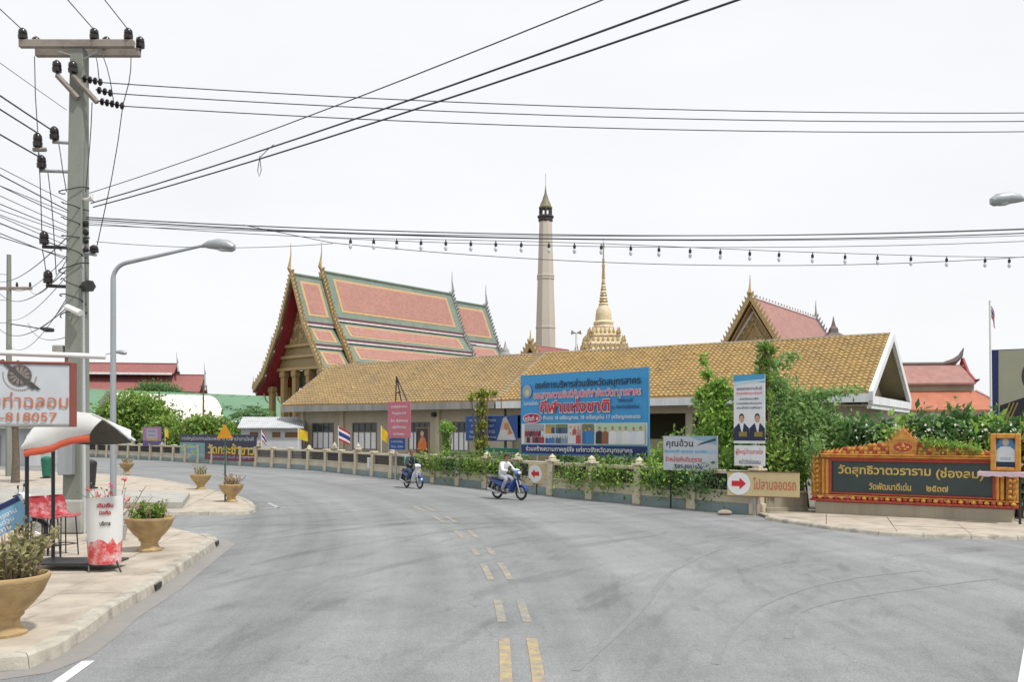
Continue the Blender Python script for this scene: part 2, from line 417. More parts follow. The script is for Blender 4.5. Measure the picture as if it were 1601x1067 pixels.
glossy('lens_red', (.4, .015, .015), .2)
material('skin', (.38, .22, .145), (.33, .185, .12), rough=.6, scale=10)
material('shirt_white', (.72, .73, .75), (.6, .61, .64), rough=.9, scale=8)
material('shirt_dark', (.035, .037, .045), rough=.9, scale=8)
material('trouser_grey', (.36, .37, .42), (.27, .28, .33), rough=.9, scale=8)
material('trouser_navy', (.045, .07, .12), rough=.9, scale=8)
material('hair', (.018, .014, .012), rough=.6)
material('hair_red', (.20, .05, .04), rough=.6)
material('teal_fabric', (.13, .42, .36), (.10, .33, .28), rough=.9, scale=9)
material('sign_gold', (.58, .29, .055), (.42, .175, .03), rough=.42, scale=9, bump=.5, bscale=16, stain=(.30, .07, .03), stain_scale=6, stain_amt=.75, metal=.1)
material('sign_gold_smooth', (.62, .32, .06), (.50, .22, .04), rough=.4, scale=6, metal=.1, stain=(.40, .11, .035), stain_scale=3, stain_amt=.5)
material('sign_red', (.40, .055, .03), (.31, .04, .024), rough=.5, scale=5)
material('sign_board', (.036, .058, .056), (.028, .046, .045), rough=.3, scale=2)
material('letter_gold', (.62, .45, .12), (.5, .35, .09), rough=.4, scale=8)
material('plinth', (.36, .32, .245), (.28, .25, .19), rough=.9, scale=1.5, stain=(.15, .135, .10), stain_scale=1, stain_amt=.6, streak=True)
material('cloth_pink', (.52, .40, .45), (.42, .31, .37), rough=.9, scale=4)
for nm, hx in dict(p_white='#e9ecec', p_black='#14161c', p_red='#cf1f2b', p_crimson='#b5123a', p_blue='#3b9bd6', p_navy='#1b2a66', p_deepblue='#1f4f95',
                   p_green='#1f6e57', p_tan='#cdbb8e', p_orange='#c4734f', p_yellow='#e0c22c', p_pink='#c97585', p_grey='#b9bfc4', p_palegrey='#c9ced4', p_brown='#8c4a3e',
                   p_textpink='#e8697a', p_purple='#5f4a86', p_darkpurple='#2e2b4a', p_maroon='#7d2338', p_amber='#d08e12', p_lightblue='#7fb4d8', p_skyblue='#3f8fc4',
                   p_postgreen='#1d5a4c', p_flagred='#b3283a', p_flagblue='#2b3c86', p_flagyellow='#e3c21f', p_tanlight='#d9cfa9', p_umber='#7c5a3a').items():
    c = tuple(min(.8, x * .85) for x in lin(hx))
    material(nm, c, tuple(x * .88 for x in c), rough=.55, scale=2.5, detail=4)
worn_paint('gutter_dirt', (.265, .24, .215), (.21, .213, .213), .5)
worn_paint('tyre_rubber', (.165, .17, .175), (.208, .214, .219), .54)
worn_paint('line_yellow', (.44, .33, .15), (.20, .20, .195), .48)
worn_paint('line_yellow_worn', (.42, .34, .19), (.20, .205, .20), .56)
worn_paint('line_white', (.74, .74, .72), (.22, .22, .215), .33)
worn_paint('line_white_worn', (.55, .55, .54), (.20, .205, .205), .52)

# ------------------------------------------------------------------ lettering, prints, foliage
_tc = {}
def text_geo(body, shear=0.0, offset=0.0):
    key = (body, shear, offset)
    if key in _tc: return _tc[key]
    cu = bpy.data.curves.new('txt', 'FONT'); cu.body = body; cu.size = 1; cu.resolution_u = 2; cu.extrude = .0; cu.shear = shear; cu.offset = offset
    o = bpy.data.objects.new('txt', cu); COL.objects.link(o)
    dg = bpy.context.evaluated_depsgraph_get()
    me = o.evaluated_get(dg).to_mesh()
    vs = [tuple(v.co) for v in me.vertices]; fs = [tuple(p.vertices) for p in me.polygons]
    o.evaluated_get(dg).to_mesh_clear()
    bpy.data.objects.remove(o); bpy.data.curves.remove(cu)
    _tc[key] = (vs, fs)
    return vs, fs
def lettering(parent, body, cx, cz, w, h, y, mat, raised=0.0, name='lettering', offset=.012, back=None):
    """flat (or raised) lettering fitted into a w x h box, on a face that looks towards -y"""
    vs, fs = text_geo(body, 0.0, offset)
    xs = [v[0] for v in vs]; zs = [v[1] for v in vs]
    x0, x1, z0, z1 = min(xs), max(xs), min(zs), max(zs)
    sx = w / max(1e-6, x1 - x0); sz = h / max(1e-6, z1 - z0)
    mb = MB()
    q = [(cx + (v[0] - (x0 + x1) / 2) * sx, y - raised, cz + (v[1] - (z0 + z1) / 2) * sz) for v in vs]
    mb.add(q, fs)
    if raised:
        from collections import Counter
        ed = Counter()
        for f in fs:
            for i in range(len(f)):
                ed[(f[i], f[(i + 1) % len(f)])] += 1
        side = [(a, b) for (a, b) in ed if (b, a) not in ed]
        b0 = len(mb.v); mb.v.extend([(p[0], y + .002, p[2]) for p in q])
        for a, b in side:
            mb.f.append((a, b, b + b0, a + b0)); mb.c.append(None)
    return mb.build(name, mat, parent, fix=False)

def ell(cx, cz, rx, rz, y, n=14): return [(cx + rx * math.cos(2 * math.pi * k / n), y, cz + rz * math.sin(2 * math.pi * k / n)) for k in range(n)]
class Pr(MB):
    """flat print: coloured patches, each a hair in front of the one before"""
    def __init__(s, y, step=.0003): super().__init__(); s.y = y; s.st = step
    def patch(s, pts, c):
        s.cur = c; s.y -= s.st
        return s.poly([(p[0], s.y, p[-1]) for p in pts])
    def rect(s, x0, z0, x1, z1, c): return s.patch([(x0, z0), (x1, z0), (x1, z1), (x0, z1)], c)
    def oval(s, cx, cz, rx, rz, c, n=14): return s.patch([(p[0], p[2]) for p in ell(cx, cz, rx, rz, 0, n)], c)
    def done(s, name, parent): return s.build(name, 'print', parent, fix=False)
def pc(h, k=.85): return tuple(min(.8, x * k) for x in lin(h))
def figure(p, cx, z0, h, cloth, rnd, skin='#c99a78', hair='#1a1514', legs=None):
    w = h * .30
    if legs: p.rect(cx - w * .62, z0, cx + w * .62, z0 + h * .45, legs)
    p.patch([(cx - w, z0 + (h * .38 if legs else 0)), (cx + w, z0 + (h * .38 if legs else 0)), (cx + w * .95, z0 + h * .66), (cx + w * .35, z0 + h * .76), (cx - w * .35, z0 + h * .76), (cx - w * .95, z0 + h * .66)], cloth)
    p.oval(cx, z0 + h * .88, h * .095, h * .125, pc(hair), 10)
    p.oval(cx, z0 + h * .86, h * .078, h * .10, pc(skin), 10)
def crowd(p, x0, z0, x1, z1, bg, cloths, n, seed, rows=1, legs=None):
    rnd = random.Random(seed)
    p.rect(x0, z0, x1, z1, bg)
    for r in range(rows):
        hh = (z1 - z0) * (.88 if rows == 1 else .62)
        zb = z0 + (z1 - z0) * (.02 if rows == 1 else (.34 - .32 * r))
        for k in range(n):
            cx = x0 + (x1 - x0) * (k + .5 + rnd.uniform(-.12, .12)) / n
            h = hh * rnd.uniform(.88, 1.0)
            h = min(h, (x1 - x0) / n / .52 if n > 2 else h)
            cx = min(max(cx, x0 + h * .31), x1 - h * .31)
            figure(p, cx, zb, h, pc(rnd.choice(cloths)), rnd, legs=pc(legs) if legs else None)

def leaf_mesh(name, pos, size, mat, seed, elong=1.9, up=.35, fold=.22, jitter=.55, dirs=None):
    """many folded leaves, one mesh"""
    rs = np.random.RandomState(seed)
    pos = np.asarray(pos, float); n = len(pos)
    if dirs is None:
        d = rs.normal(size=(n, 3)); d[:, 2] -= .15
    else: d = np.asarray(dirs, float) + rs.normal(size=(n, 3)) * .35
    d /= np.linalg.norm(d, axis=1)[:, None] + 1e-9
    nn = rs.normal(size=(n, 3)); nn[:, 2] += up * 3
    s = np.cross(d, nn); s /= np.linalg.norm(s, axis=1)[:, None] + 1e-9
    nn = np.cross(s, d)
    L = (size * (1 + jitter * rs.uniform(-1, 1, n)))[:, None]; Wd = L / elong
    b = pos; t = pos + d * L; m = pos + d * L * .45 - nn * L * fold * .4
    a1 = m + s * Wd * .5 + nn * L * fold * .5; a2 = m - s * Wd * .5 + nn * L * fold * .5
    v = np.stack([b, a1, t, a2], 1).reshape(-1, 3)
    i = np.arange(n)[:, None] * 4
    f = np.concatenate([i + np.array([[0, 1, 2]]), i + np.array([[0, 2, 3]])], 1).reshape(-1, 3)
    me = bpy.data.meshes.new(name)
    me.vertices.add(len(v)); me.vertices.foreach_set('co', v.astype(np.float32).ravel())
    me.loops.add(f.size); me.loops.foreach_set('vertex_index', f.astype(np.int32).ravel())
    me.polygons.add(len(f)); me.polygons.foreach_set('loop_start', np.arange(0, f.size, 3, dtype=np.int32)); me.polygons.foreach_set('loop_total', np.full(len(f), 3, np.int32))
    me.update(calc_edges=True); me.validate()
    me.materials.append(M[mat])
    return me
def obj(name, me, parent=None):
    o = bpy.data.objects.new(name, me); COL.objects.link(o); o.parent = parent; return o
def clump_points(ells, n, seed, sub=14, shell=.65, spread=.32):
    """points in small clumps over ellipsoids: uneven outline, gaps between the clumps"""
    rs = np.random.RandomState(seed); out = []; cents = []
    vol = [e[3] * e[4] * e[5] for e in ells]; tot = sum(v ** .67 for v in vol)
    for e, vv in zip(ells, vol):
        k = max(3, int(sub * (vv ** .67) / tot * len(ells)))
        c = rs.normal(size=(k, 3)); c /= np.linalg.norm(c, axis=1)[:, None]
        c[:, 2] = np.where(c[:, 2] < -.45, -c[:, 2] * .6, c[:, 2])
        rad = rs.uniform(shell, 1.05, (k, 1))
        c = c * rad * np.array([[e[3], e[4], e[5]]]) + np.array([[e[0], e[1], e[2]]])
        cents.extend(c.tolist())
        m = int(n * (vv ** .67) / tot)
        w = rs.uniform(.4, 1.6, k); pick = rs.choice(k, m, p=w / w.sum())
        sp = spread * np.array([[e[3], e[4], e[5]]])
        g = rs.normal(size=(m, 3)) * .55
        out.append(c[pick] + g * sp * rs.uniform(.7, 1.3, (k, 1))[pick])
    return np.concatenate(out), cents
def tree(name, label, cat, loc, trunk_h, r, ells, n, leaf, mat, seed, group=None, bark='bark', lean=(0, 0), limbs=9, **kw):
    t = thing(name, label, cat, loc, group=group)
    rnd = random.Random(seed)
    pts, cents = clump_points(ells, n, seed, **{k: kw.pop(k) for k in list(kw) if k in ('sub', 'shell', 'spread')})
    mb = MB(); top = Vector((lean[0], lean[1], trunk_h))
    mb.tube([(0, 0, -.05), (lean[0] * .3 + .03, lean[1] * .3, trunk_h * .35), (lean[0] * .7, lean[1] * .7, trunk_h * .7), top], [r * 1.25, r, r * .85, r * .7], 8)
    rnd.shuffle(cents)
    for c in cents[:limbs]:
        c = Vector(c); md = top.lerp(c, .5) + Vector((rnd.uniform(-.1, .1), rnd.uniform(-.1, .1), .1)) * (c - top).length
        mb.tube([top - Vector((0, 0, trunk_h * rnd.uniform(.05, .35))), md, c], [r * .5, r * .3, r * .12], 5)
    mb.build('trunk', bark, t, True)
    obj('crown', leaf_mesh('crown', pts, leaf, mat, seed, **kw), t)
    return t

# ------------------------------------------------------------------ ground, road, pavements
def sheet(name, pts, z, mat, kind='structure', parent=None):
    mb = MB(); mb.poly([(p[0], p[1], z) for p in pts]); o = mb.build(name, mat, parent, fix=False)
    if o.data.polygons[0].normal.z < 0: o.data.flip_normals()
    if kind: o['kind'] = kind
    return o
sheet('ground', [(-700, -300), (700, -300), (700, 1200), (-700, 1200)], -.03, 'ground')
sheet('road', [(-110, -40), (60, -40), (60, 23.2), (13.6, 22.9), (9.0, 25.6), (5.8, 27.8), (2.8, 31.7), (-1.8, 38.7), (-12, 54.5), (-22, 65.2), (-32.7, 76.2), (-60, 102), (-110, 140)], 0.0, 'asphalt')

def clip(poly, nx, ny, d):
    out = []
    for i in range(len(poly)):
        a, b = poly[i], poly[(i + 1) % len(poly)]
        da = a[0] * nx + a[1] * ny - d; db = b[0] * nx + b[1] * ny - d
        if da <= 0: out.append(a)
        if (da < 0 < db) or (db < 0 < da):
            t = da / (da - db); out.append((a[0] + (b[0] - a[0]) * t, a[1] + (b[1] - a[1]) * t))
    return out
def area(p): return sum(p[i][0] * p[(i + 1) % len(p)][1] - p[(i + 1) % len(p)][0] * p[i][1] for i in range(len(p))) / 2
def pavement(name, poly, z, cell, ang, region, zlow=-.02, seed=1, slabmat='pavement'):
    """a base block with single concrete slabs lying on it"""
    base = MB(); base.prism([tuple(p) for p in poly], 'z', zlow, z - .03); b = base.build(name, 'joint'); b['kind'] = 'structure'
    rnd = random.Random(seed); ca, sa = math.cos(R(ang)), math.sin(R(ang))
    loc = [(p[0] * ca + p[1] * sa, -p[0] * sa + p[1] * ca) for p in poly]
    x0 = min(p[0] for p in loc); x1 = max(p[0] for p in loc); y0 = min(p[1] for p in loc); y1 = max(p[1] for p in loc)
    g = .009; i = math.floor(x0 / cell[0])
    rest = MB()
    while i * cell[0] < x1:
        j = math.floor(y0 / cell[1])
        while j * cell[1] < y1:
            q = loc
            for nx, ny, d in ((1, 0, (i + 1) * cell[0] - g), (-1, 0, -(i * cell[0] + g)), (0, 1, (j + 1) * cell[1] - g), (0, -1, -(j * cell[1] + g))):
                if len(q) > 2: q = clip(q, nx, ny, d)
            if len(q) > 2 and abs(area(q)) > .02:
                w = [(p[0] * ca - p[1] * sa, p[0] * sa + p[1] * ca) for p in q]
                cx = sum(p[0] for p in w) / len(w); cy = sum(p[1] for p in w) / len(w)
                dz = rnd.uniform(-.006, .004)
                if region(cx, cy):
                    m = MB(); m.prism(w, 'z', z - .034, z + dz); m.build('paving_slab', slabmat, b)
                else: rest.prism(w, 'z', z - .034, z + dz)
            j += 1
        i += 1
    if rest.v:
        o = rest.build('paving_slabs', slabmat, b); o['kind'] = 'stuff'
    return b
def in_view(cx, cy): return cy > 6 and abs(cx) < .66 * cy and cy < 34
# near corner pavement (left)
kerbA = [(u, v) for u, v in ((-420, 1030), (-120, 1031), (0, 1028), (41, 1023), (89, 1006), (138, 975), (172, 949), (241, 910), (341, 841))]
kA = [G(u, v, .16) for u, v in kerbA]
kA.append(Vector((-7.0, 19.85, .16))); 
backA = [Vector((-8.6, 21.4, .16)), Vector((-40, 22.5, .16)), Vector((-40, 8.9, .16))]
def offset_line(pts, d):
    out = []
    for i, p in enumerate(pts):
        a = pts[max(i - 1, 0)]; b = pts[min(i + 1, len(pts) - 1)]
        t = (b - a); t.z = 0; t.normalize(); out.append(p + Vector((-t.y, t.x, 0)) * d)
    return out
inA = offset_line(kA, .2)
sidA = pavement('sidewalk', [(p.x, p.y) for p in inA + backA], .15, (1.55, 1.9), 8.5, in_view, seed=3)
def kerb_line(name, pts, width, z, step, parent=None, drains=(), mat='kerb', zlow=-.02):
    """separate kerb stones along a line; drains = arc lengths of gully mouths"""
    ins = offset_line(pts, width)
    root = parent
    L = [0]
    for i in range(1, len(pts)): L.append(L[-1] + (pts[i] - pts[i - 1]).length)
    def at(q, s):
        for i in range(1, len(L)):
            if s <= L[i] or i == len(L) - 1:
                t = (s - L[i - 1]) / max(1e-6, L[i] - L[i - 1]); return q[i - 1].lerp(q[i], t)
    s = 0; rnd = random.Random(5)
    while s < L[-1] - .05:
        e = min(L[-1], s + step); mb = MB(); rings = []
        g = .006
        k = max(2, int((e - s) / .35) + 1)
        for i in range(k):
            t = s + g + (e - s - 2 * g) * i / (k - 1); a = at(pts, t); b = at(ins, t); zz = z
            n_ = (b - a).normalized()
            rings.append([(a.x - n_.x * .03, a.y - n_.y * .03, zlow), (a.x - n_.x * .004, a.y - n_.y * .004, zz - .03), (a.x + n_.x * .025, a.y + n_.y * .025, zz), (b.x, b.y, zz - .004), (b.x, b.y, zlow)])
        mb.loft(rings); o = mb.build('kerb_stone', mat, root)
        s = e
kerb_line('kerb', kA, .2, .16, 1.0, sidA)
for (u, v, w) in ((243, 921, .34), (337, 849, .3)):
    g = G(u, v, .06); mb = MB(); 
    d = (kA[8] - kA[6]).normalized(); n_ = Vector((d.y, -d.x, 0))
    c = g.copy(); c.z = .065
    # put the mouth on the kerb face
    best = min(((kA[i].lerp(kA[i + 1], t / 40)) for i in range(4, 8) for t in range(41)), key=lambda p: abs(800.5 + F * p.x / p.y - u))
    c.x, c.y = best.x + n_.x * .012, best.y + n_.y * .012
    mb.box(c, (.06, w, .085), Matrix.Rotation(math.atan2(d.y, d.x) - math.pi / 2, 3, 'Z')); mb.build('gully_mouth', 'black_plastic', sidA)
def ribbon(name, pts, w0, w1, z, mat):
    pts = [Vector((p[0], p[1], 0)) for p in pts]; a = offset_line(pts, w0); b = offset_line(pts, w1); n = len(pts); m = MB()
    m.add([(p.x, p.y, z) for p in a] + [(p.x, p.y, z) for p in b], [(i, i + 1, i + 1 + n, i + n) for i in range(n - 1)]); o = m.build(name, mat, fix=False); o['kind'] = 'structure'
    if o.data.polygons[0].normal.z < 0: o.data.flip_normals()
    return o
ribbon('gutter', kA, -.03, -.36, .004, 'gutter_dirt')
def smooth(px, n=8):
    q = [G(u, v) for u, v in px]; out = []
    for i in range(len(q) - 1):
        p0, p1, p2, p3 = q[max(i - 1, 0)], q[i], q[i + 1], q[min(i + 2, len(q) - 1)]
        for k in range(n):
            t = k / n; out.append(.5 * ((2 * p1) + (p2 - p0) * t + (2 * p0 - 5 * p1 + 4 * p2 - p3) * t * t + (3 * p1 - p0 - 3 * p2 + p3) * t ** 3))
    return out + [q[-1]]
for px in (((1118, 1040), (1140, 990), (1190, 948), (1262, 920), (1340, 904), (1440, 893)), ((900, 1050), (965, 990), (1010, 945), (1050, 895), (1120, 860)), ((1232, 1000), (1250, 958), (1330, 936), (1440, 920), (1560, 905))):
    ribbon('tyre_mark', smooth(px), -.045, .045, .004, 'tyre_rubber')
# pavement across the side lane
kB = [G(u, v, .12) for u, v in ((-420, 799), (150, 799), (292, 800), (360, 800), (392, 798.5), (401, 793), (396, 786), (386, 780), (362, 773), (339, 768), (300, 759), (245, 748), (180, 742), (90, 738), (0, 735), (-220, 731))]
inB = offset_line(kB, .18)
sidB = pavement('sidewalk', [(p.x, p.y) for p in inB], .11, (2.2, 2.6), 12, lambda x, y: y < 46 and abs(x) < .62 * y, seed=8)
kerb_line('kerb', kB, .18, .12, 1.2, sidB)
mb = MB(); q = [G(u, v, .30) for u, v in ((-300, 787), (150, 786), (285, 786), (297, 771), (230, 768), (100, 764), (-300, 760))]
mb.prism([(p.x, p.y) for p in q], 'z', .105, .30); tag(mb.build('raised_slab', 'concrete'), None, None, None, 'structure')
# pavement before the name wall (right)
kC = [G(u, v, .10) for u, v in ((1196, 808), (1240, 815), (1290, 822), (1360, 830), (1430, 834.5), (1520, 837), (1601, 838.5), (1760, 840), (2100, 842))]
backC = [Vector((60, 27, .1)), Vector((13.8, 24.4, .1)), Vector((9.0, 27.4, .1)), Vector((7.3, 26.6, .1))]
sidC = pavement('sidewalk', [(p.x, p.y) for p in offset_line(kC, .18) + backC], .095, (1.6, 1.2), -20, in_view, seed=11)
kerb_line('kerb', kC, .18, .10, 1.0, sidC)
# temple yard behind the wall
sheet('yard', [(7.6, 26.4), (14, 24.5), (80, 26), (120, 160), (-60, 160), (-60, 104), (-32.0, 76.8), (-21.4, 65.8), (-11.4, 55.0), (-1.2, 39.2), (3.4, 32.1), (6.3, 28.2)], .004, 'yard')

# painted lines
def arc_strip(name, s0, s1, off, w, mat):
    """strip on the bend: centre (-67, 8.2), radius 67.1"""
    mb = MB(); n = max(2, int((s1 - s0) / .8) + 1); a = []; b = []
    for i in range(n + 1):
        th = (s0 + (s1 - s0) * i / n) / 67.1
        for lst, rr in ((a, 67.1 + off - w / 2), (b, 67.1 + off + w / 2)):
            lst.append((-67 + rr * math.cos(th), 8.2 + rr * math.sin(th), .005))
    mb.add(a + b, [(i, i + n + 1, i + n + 2, i + 1) for i in range(n)]); o = mb.build(name, mat, fix=False); o['kind'] = 'structure'
    if o.data.polygons[0].normal.z < 0: o.data.flip_normals()
for off in (-.16, .17):
    arc_strip('lane_marking', -6.0, 2.2, off, .13, 'line_yellow')
    for k, (a, b) in enumerate(((3.1, 4.6), (6.3, 8.2), (9.2, 10.4), (12.0, 13.6), (15.5, 17.4), (19.0, 21.0))):
        arc_strip('lane_marking', a, b, off, .12, 'line_yellow_worn')
def strip(a, b, w, mat):
    a = Vector(a); b = Vector(b); d = (b - a).normalized(); s = Vector((-d.y, d.x, 0)) * w / 2
    o = sheet('lane_marking', [a + s, a - s, b - s, b + s], .005, mat)
strip(G(68, 1085), G(138, 1035), .13, 'line_white')
strip(G(404, 796), G(446, 794), .16, 'line_white_worn'); strip(G(420, 787), G(436, 795), .12, 'line_white_worn')
strip(G(1612, 1010), G(1600, 1090), .13, 'line_white')

# ------------------------------------------------------------------ perimeter wall
WP = [Vector(p) for p in ((7.35, 25.85, 0), (5.85, 27.75, 0), (2.8, 31.75, 0), (-1.8, 38.75, 0), (-12, 54.6, 0), (-22, 65.4, 0), (-32.7, 76.5, 0), (-60, 102.5, 0))]
WL = [0]
for i in range(1, len(WP)): WL.append(WL[-1] + (WP[i] - WP[i - 1]).length)
def wall_at(s):
    for i in range(1, len(WL)):
        if s <= WL[i] or i == len(WL) - 1:
            return WP[i - 1].lerp(WP[i], (s - WL[i - 1]) / (WL[i] - WL[i - 1]))
def wall_u(u, back=0.0):
    """point on the wall line seen at column u, moved back (away from the road)"""
    s = min((k * .05 for k in range(int(WL[-1] / .05))), key=lambda t: abs(800.5 + F * wall_at(t).x / wall_at(t).y - u))
    p = wall_at(s); d = (wall_at(s + .2) - wall_at(max(0, s - .2))).normalized()
    return p + Vector((-d.y, d.x, 0)) * -back, d
SP = 2.42
NB = int(WL[-1] / SP)
pw = thing('perimeter_wall', 'low cream temple wall with square posts and dark grilles along the bend', 'wall', wall_at(0))
o0 = wall_at(0)
postm = MB(); postm.cbox(-.15, .15, -.15, .15, 0, 1.32, .02); postm.cbox(-.19, .19, -.19, .19, .0, .34, .02); postm = postm.mesh('post', 'cream')
capm = MB(); capm.cbox(-.21, .21, -.21, .21, 1.32, 1.39, .015); capm.lathe([(.15, 1.39), (.17, 1.42), (.13, 1.46), (.15, 1.50), (.10, 1.55), (.04, 1.60), (.01, 1.63)], 8, (0, 0, 0)); capm = capm.mesh('post_cap', 'cream')
capf = MB(); capf.cbox(-.20, .20, -.20, .20, 1.32, 1.40, .02); capf = capf.mesh('post_cap', 'cream')
finm = MB(); finm.lathe([(.16, 0), (.19, .04), (.2, .1), (.12, .16), (.14, .22), (.11, .29), (.05, .38), (.01, .47)], 10); finm = finm.mesh('finial', 'cream')
hs = SP / 2 - .15
basem = MB(); basem.cbox(-hs, hs, -.08, .08, .30, .62, .015); basem.cbox(-hs, hs, -.11, .11, .62, .69, .012); basem = basem.mesh('base_panel', 'cream')
skirtm = MB(); skirtm.cbox(-hs, hs, -.115, .115, -.02, .30, .015); skirtm = skirtm.mesh('skirting', 'wall_base_green')
railm = MB(); railm.cbox(-hs, hs, -.10, .10, 1.19, 1.31, .015); railm = railm.mesh('top_rail', 'cream')
gm = MB()
for k in range(19):
    x = -hs + (k + .5) * 2 * hs / 19; gm.bb(x - .024, x + .024, -.012, .012, .69, 1.19)
gm.bb(-hs, hs, -.016, .016, .92, .95); grm = gm.mesh('grille', 'grille')
rw = random.Random(2)
for k in range(NB + 1):
    a = wall_at(k * SP); b = wall_at((k + 1) * SP)
    rz = math.atan2((b - a).y, (b - a).x)
    po = inst(postm, 'post', pw, a - o0, rz)
    inst(capm if k in (2, 3, 4, 5, 6) or k % 5 == 0 else capf, 'post_cap', po)
    if k < NB:
        c = (a + b) / 2 - o0
        inst(basem, 'base_panel', pw, c, rz); inst(skirtm, 'skirting', pw, c, rz); inst(railm, 'top_rail', pw, c, rz)
        inst(grm, 'grille', pw, c, rz)
# lotus finials on the rail
for u in (405, 523, 560):
    p, d = wall_u(u); inst(finm, 'finial', pw, p - o0 + Vector((0, 0, 1.40)))
# plain low stretch next to the name wall
a, b = wall_at(0), Vector((8.95, 26.25, 0))
lw = thing('low_wall', 'plain stepped concrete wall end between the grille wall and the golden name wall', 'wall', a + (b - a) * .09, math.atan2((b - a).y, (b - a).x))
ln = (b - a).length * .9
m = MB(); m.cbox(0.06, ln, -.10, .10, -.02, .62, .02); m.build('wall_body', 'plinth', lw)
m = MB(); m.cbox(0.06, ln, -.15, .15, -.02, .22, .02); m.build('skirting', 'plinth', lw)
m = MB(); m.cbox(0.06, ln, -.13, .13, .62, .70, .02); m.build('coping', 'cream', lw)

# ------------------------------------------------------------------ long halls with yellow tile roofs
ks = 1.06
HO = Vector((-16.7 * ks, 62.6 * ks, 0)); HRZ = math.atan2(-.541, .841)
HL1, HLT, HD = 18.6 * ks, 40.0 * ks, 12.0 * ks
ZE, ZF, ZR = 4.42, 3.98, 7.95
def tile_roof(parent, x0, x1, slant, mat, name='roof_tiles'):
    """rows of barrel tiles on the front slope and the back slope, one joined piece per slope"""
    for side in (0, 1):
        run = HD / 2; rise = ZR - ZE; L = math.hypot(run, rise); rows = int(L / .34); tw = .30
        cols = int((x1 - x0) / tw); mb = MB(); prof = ((0, .0), (.18, .045), (.38, .062), (.60, .045), (.80, .0))
        seg = 5 if side == 0 else 1
        rj = random.Random(77 + side)
        for r in range(rows):
            fa, fb = r / rows, (r + 1.12) / rows
            fb = min(fb, 1.0)
            ring = []; jit = [rj.uniform(0, .022) + (.035 if rj.random() < .006 else 0) for _ in range(cols)]
            for f, lift in ((fa, .0 if r == 0 else .0), (fa, .085), (fb, .012)):
                yy = run * f; zz = ZE + rise * f; off = slant * f
                if side: yy = HD - yy
                line = []
                for c in range(cols):
                    for q in range(seg):
                        px, h = prof[q] if seg > 1 else (0, 0)
                        line.append((x0 + off + (c + px) * (x1 - x0 - 0) / cols, yy, zz + lift + ((h + jit[c]) if lift else 0) + (.03 + .03 * math.sin((x0 + c * tw) * .55 + f * 2) if lift else 0)))
                line.append((x1 + (off if side == 99 else 0), yy, zz + lift))
                ring.append(line)
            mb.loft(ring, cap=False, closed=False)
        o = mb.build(name, mat, parent, fix=False); o['kind'] = 'stuff'
def hall(name, label, x0, x1, tiles, fascia, openfront, slant):
    t = thing(name, label, 'building', HO + Vector((math.cos(HRZ) * x0, math.sin(HRZ) * x0, 0)), HRZ)
    w = x1 - x0; run = HD / 2
    tile_roof(t, 0.0, w, slant, tiles)
    # deck below the tiles
    m = MB()
    for s in (0, 1):
        y0, y1 = (0, run) if s == 0 else (HD, run)
        m.add([(0.02, y0, ZE - .02), (w - .02, y0, ZE - .02), (w - .02, y1, ZR - .02), (slant + .02, y1, ZR - .02), (0.02, y0, ZE - .12), (w - .02, y0, ZE - .12), (w - .02, y1, ZR - .12), (slant + .02, y1, ZR - .12)],
              [(0, 1, 2, 3), (7, 6, 5, 4), (0, 4, 5, 1), (1, 5, 6, 2), (2, 6, 7, 3), (3, 7, 4, 0)])
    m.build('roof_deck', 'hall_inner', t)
    for k in range(int((w - slant) / .45)):
        pass
    m = MB(); m.tube([(slant, run, ZR + .03), (w, run, ZR + .03)], .12, 8); m.build('ridge_cap', 'ridge_tile', t, True)
    for y in (-.03, HD + .03):
        m = MB(); m.bb(0, w, y - .03, y + .03, ZF, ZE + .0); m.build('fascia', fascia, t)
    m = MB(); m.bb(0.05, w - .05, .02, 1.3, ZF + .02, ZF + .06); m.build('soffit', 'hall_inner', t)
    return t, w
def rake(t, x, mat, thick=.16, dx0=0, dx1=0, drop=.34):
    for y0, y1 in ((-.04, HD / 2), (HD + .04, HD / 2)):
        m = MB(); a = [(x + dx0, y0, ZE + .10), (x + dx1, y1, ZR + .14), (x + dx1, y1, ZR + .14 - drop - .12), (x + dx0, y0, ZE + .10 - drop - .12)]
        b = [(p[0] + thick, p[1], p[2]) for p in a]
        m.add(a + b, [(0, 1, 2, 3), (7, 6, 5, 4), (0, 4, 5, 1), (1, 5, 6, 2), (2, 6, 7, 3), (3, 7, 4, 0)]); m.build('verge_board', mat, t)
h1, w1 = hall('long_hall', 'closed hall with weathered yellow tile roof and white-curtained windows', 0, HL1, 'clay_tile_old', 'fascia_old', False, -1.0)
rake(h1, -.06, 'fascia_old', .1, 0, -1.0, .1)
h2, w2 = hall('open_hall', 'open-sided hall with bright yellow tile roof and white gable trim', HL1 + .12, HLT, 'clay_tile', 'fascia_white', True, 0)
rake(h2, -.09, 'fascia_old', .16, 0, 0, .12)
rake(h2, w2 - .02, 'fascia_white', .2, 0, 0, .36)
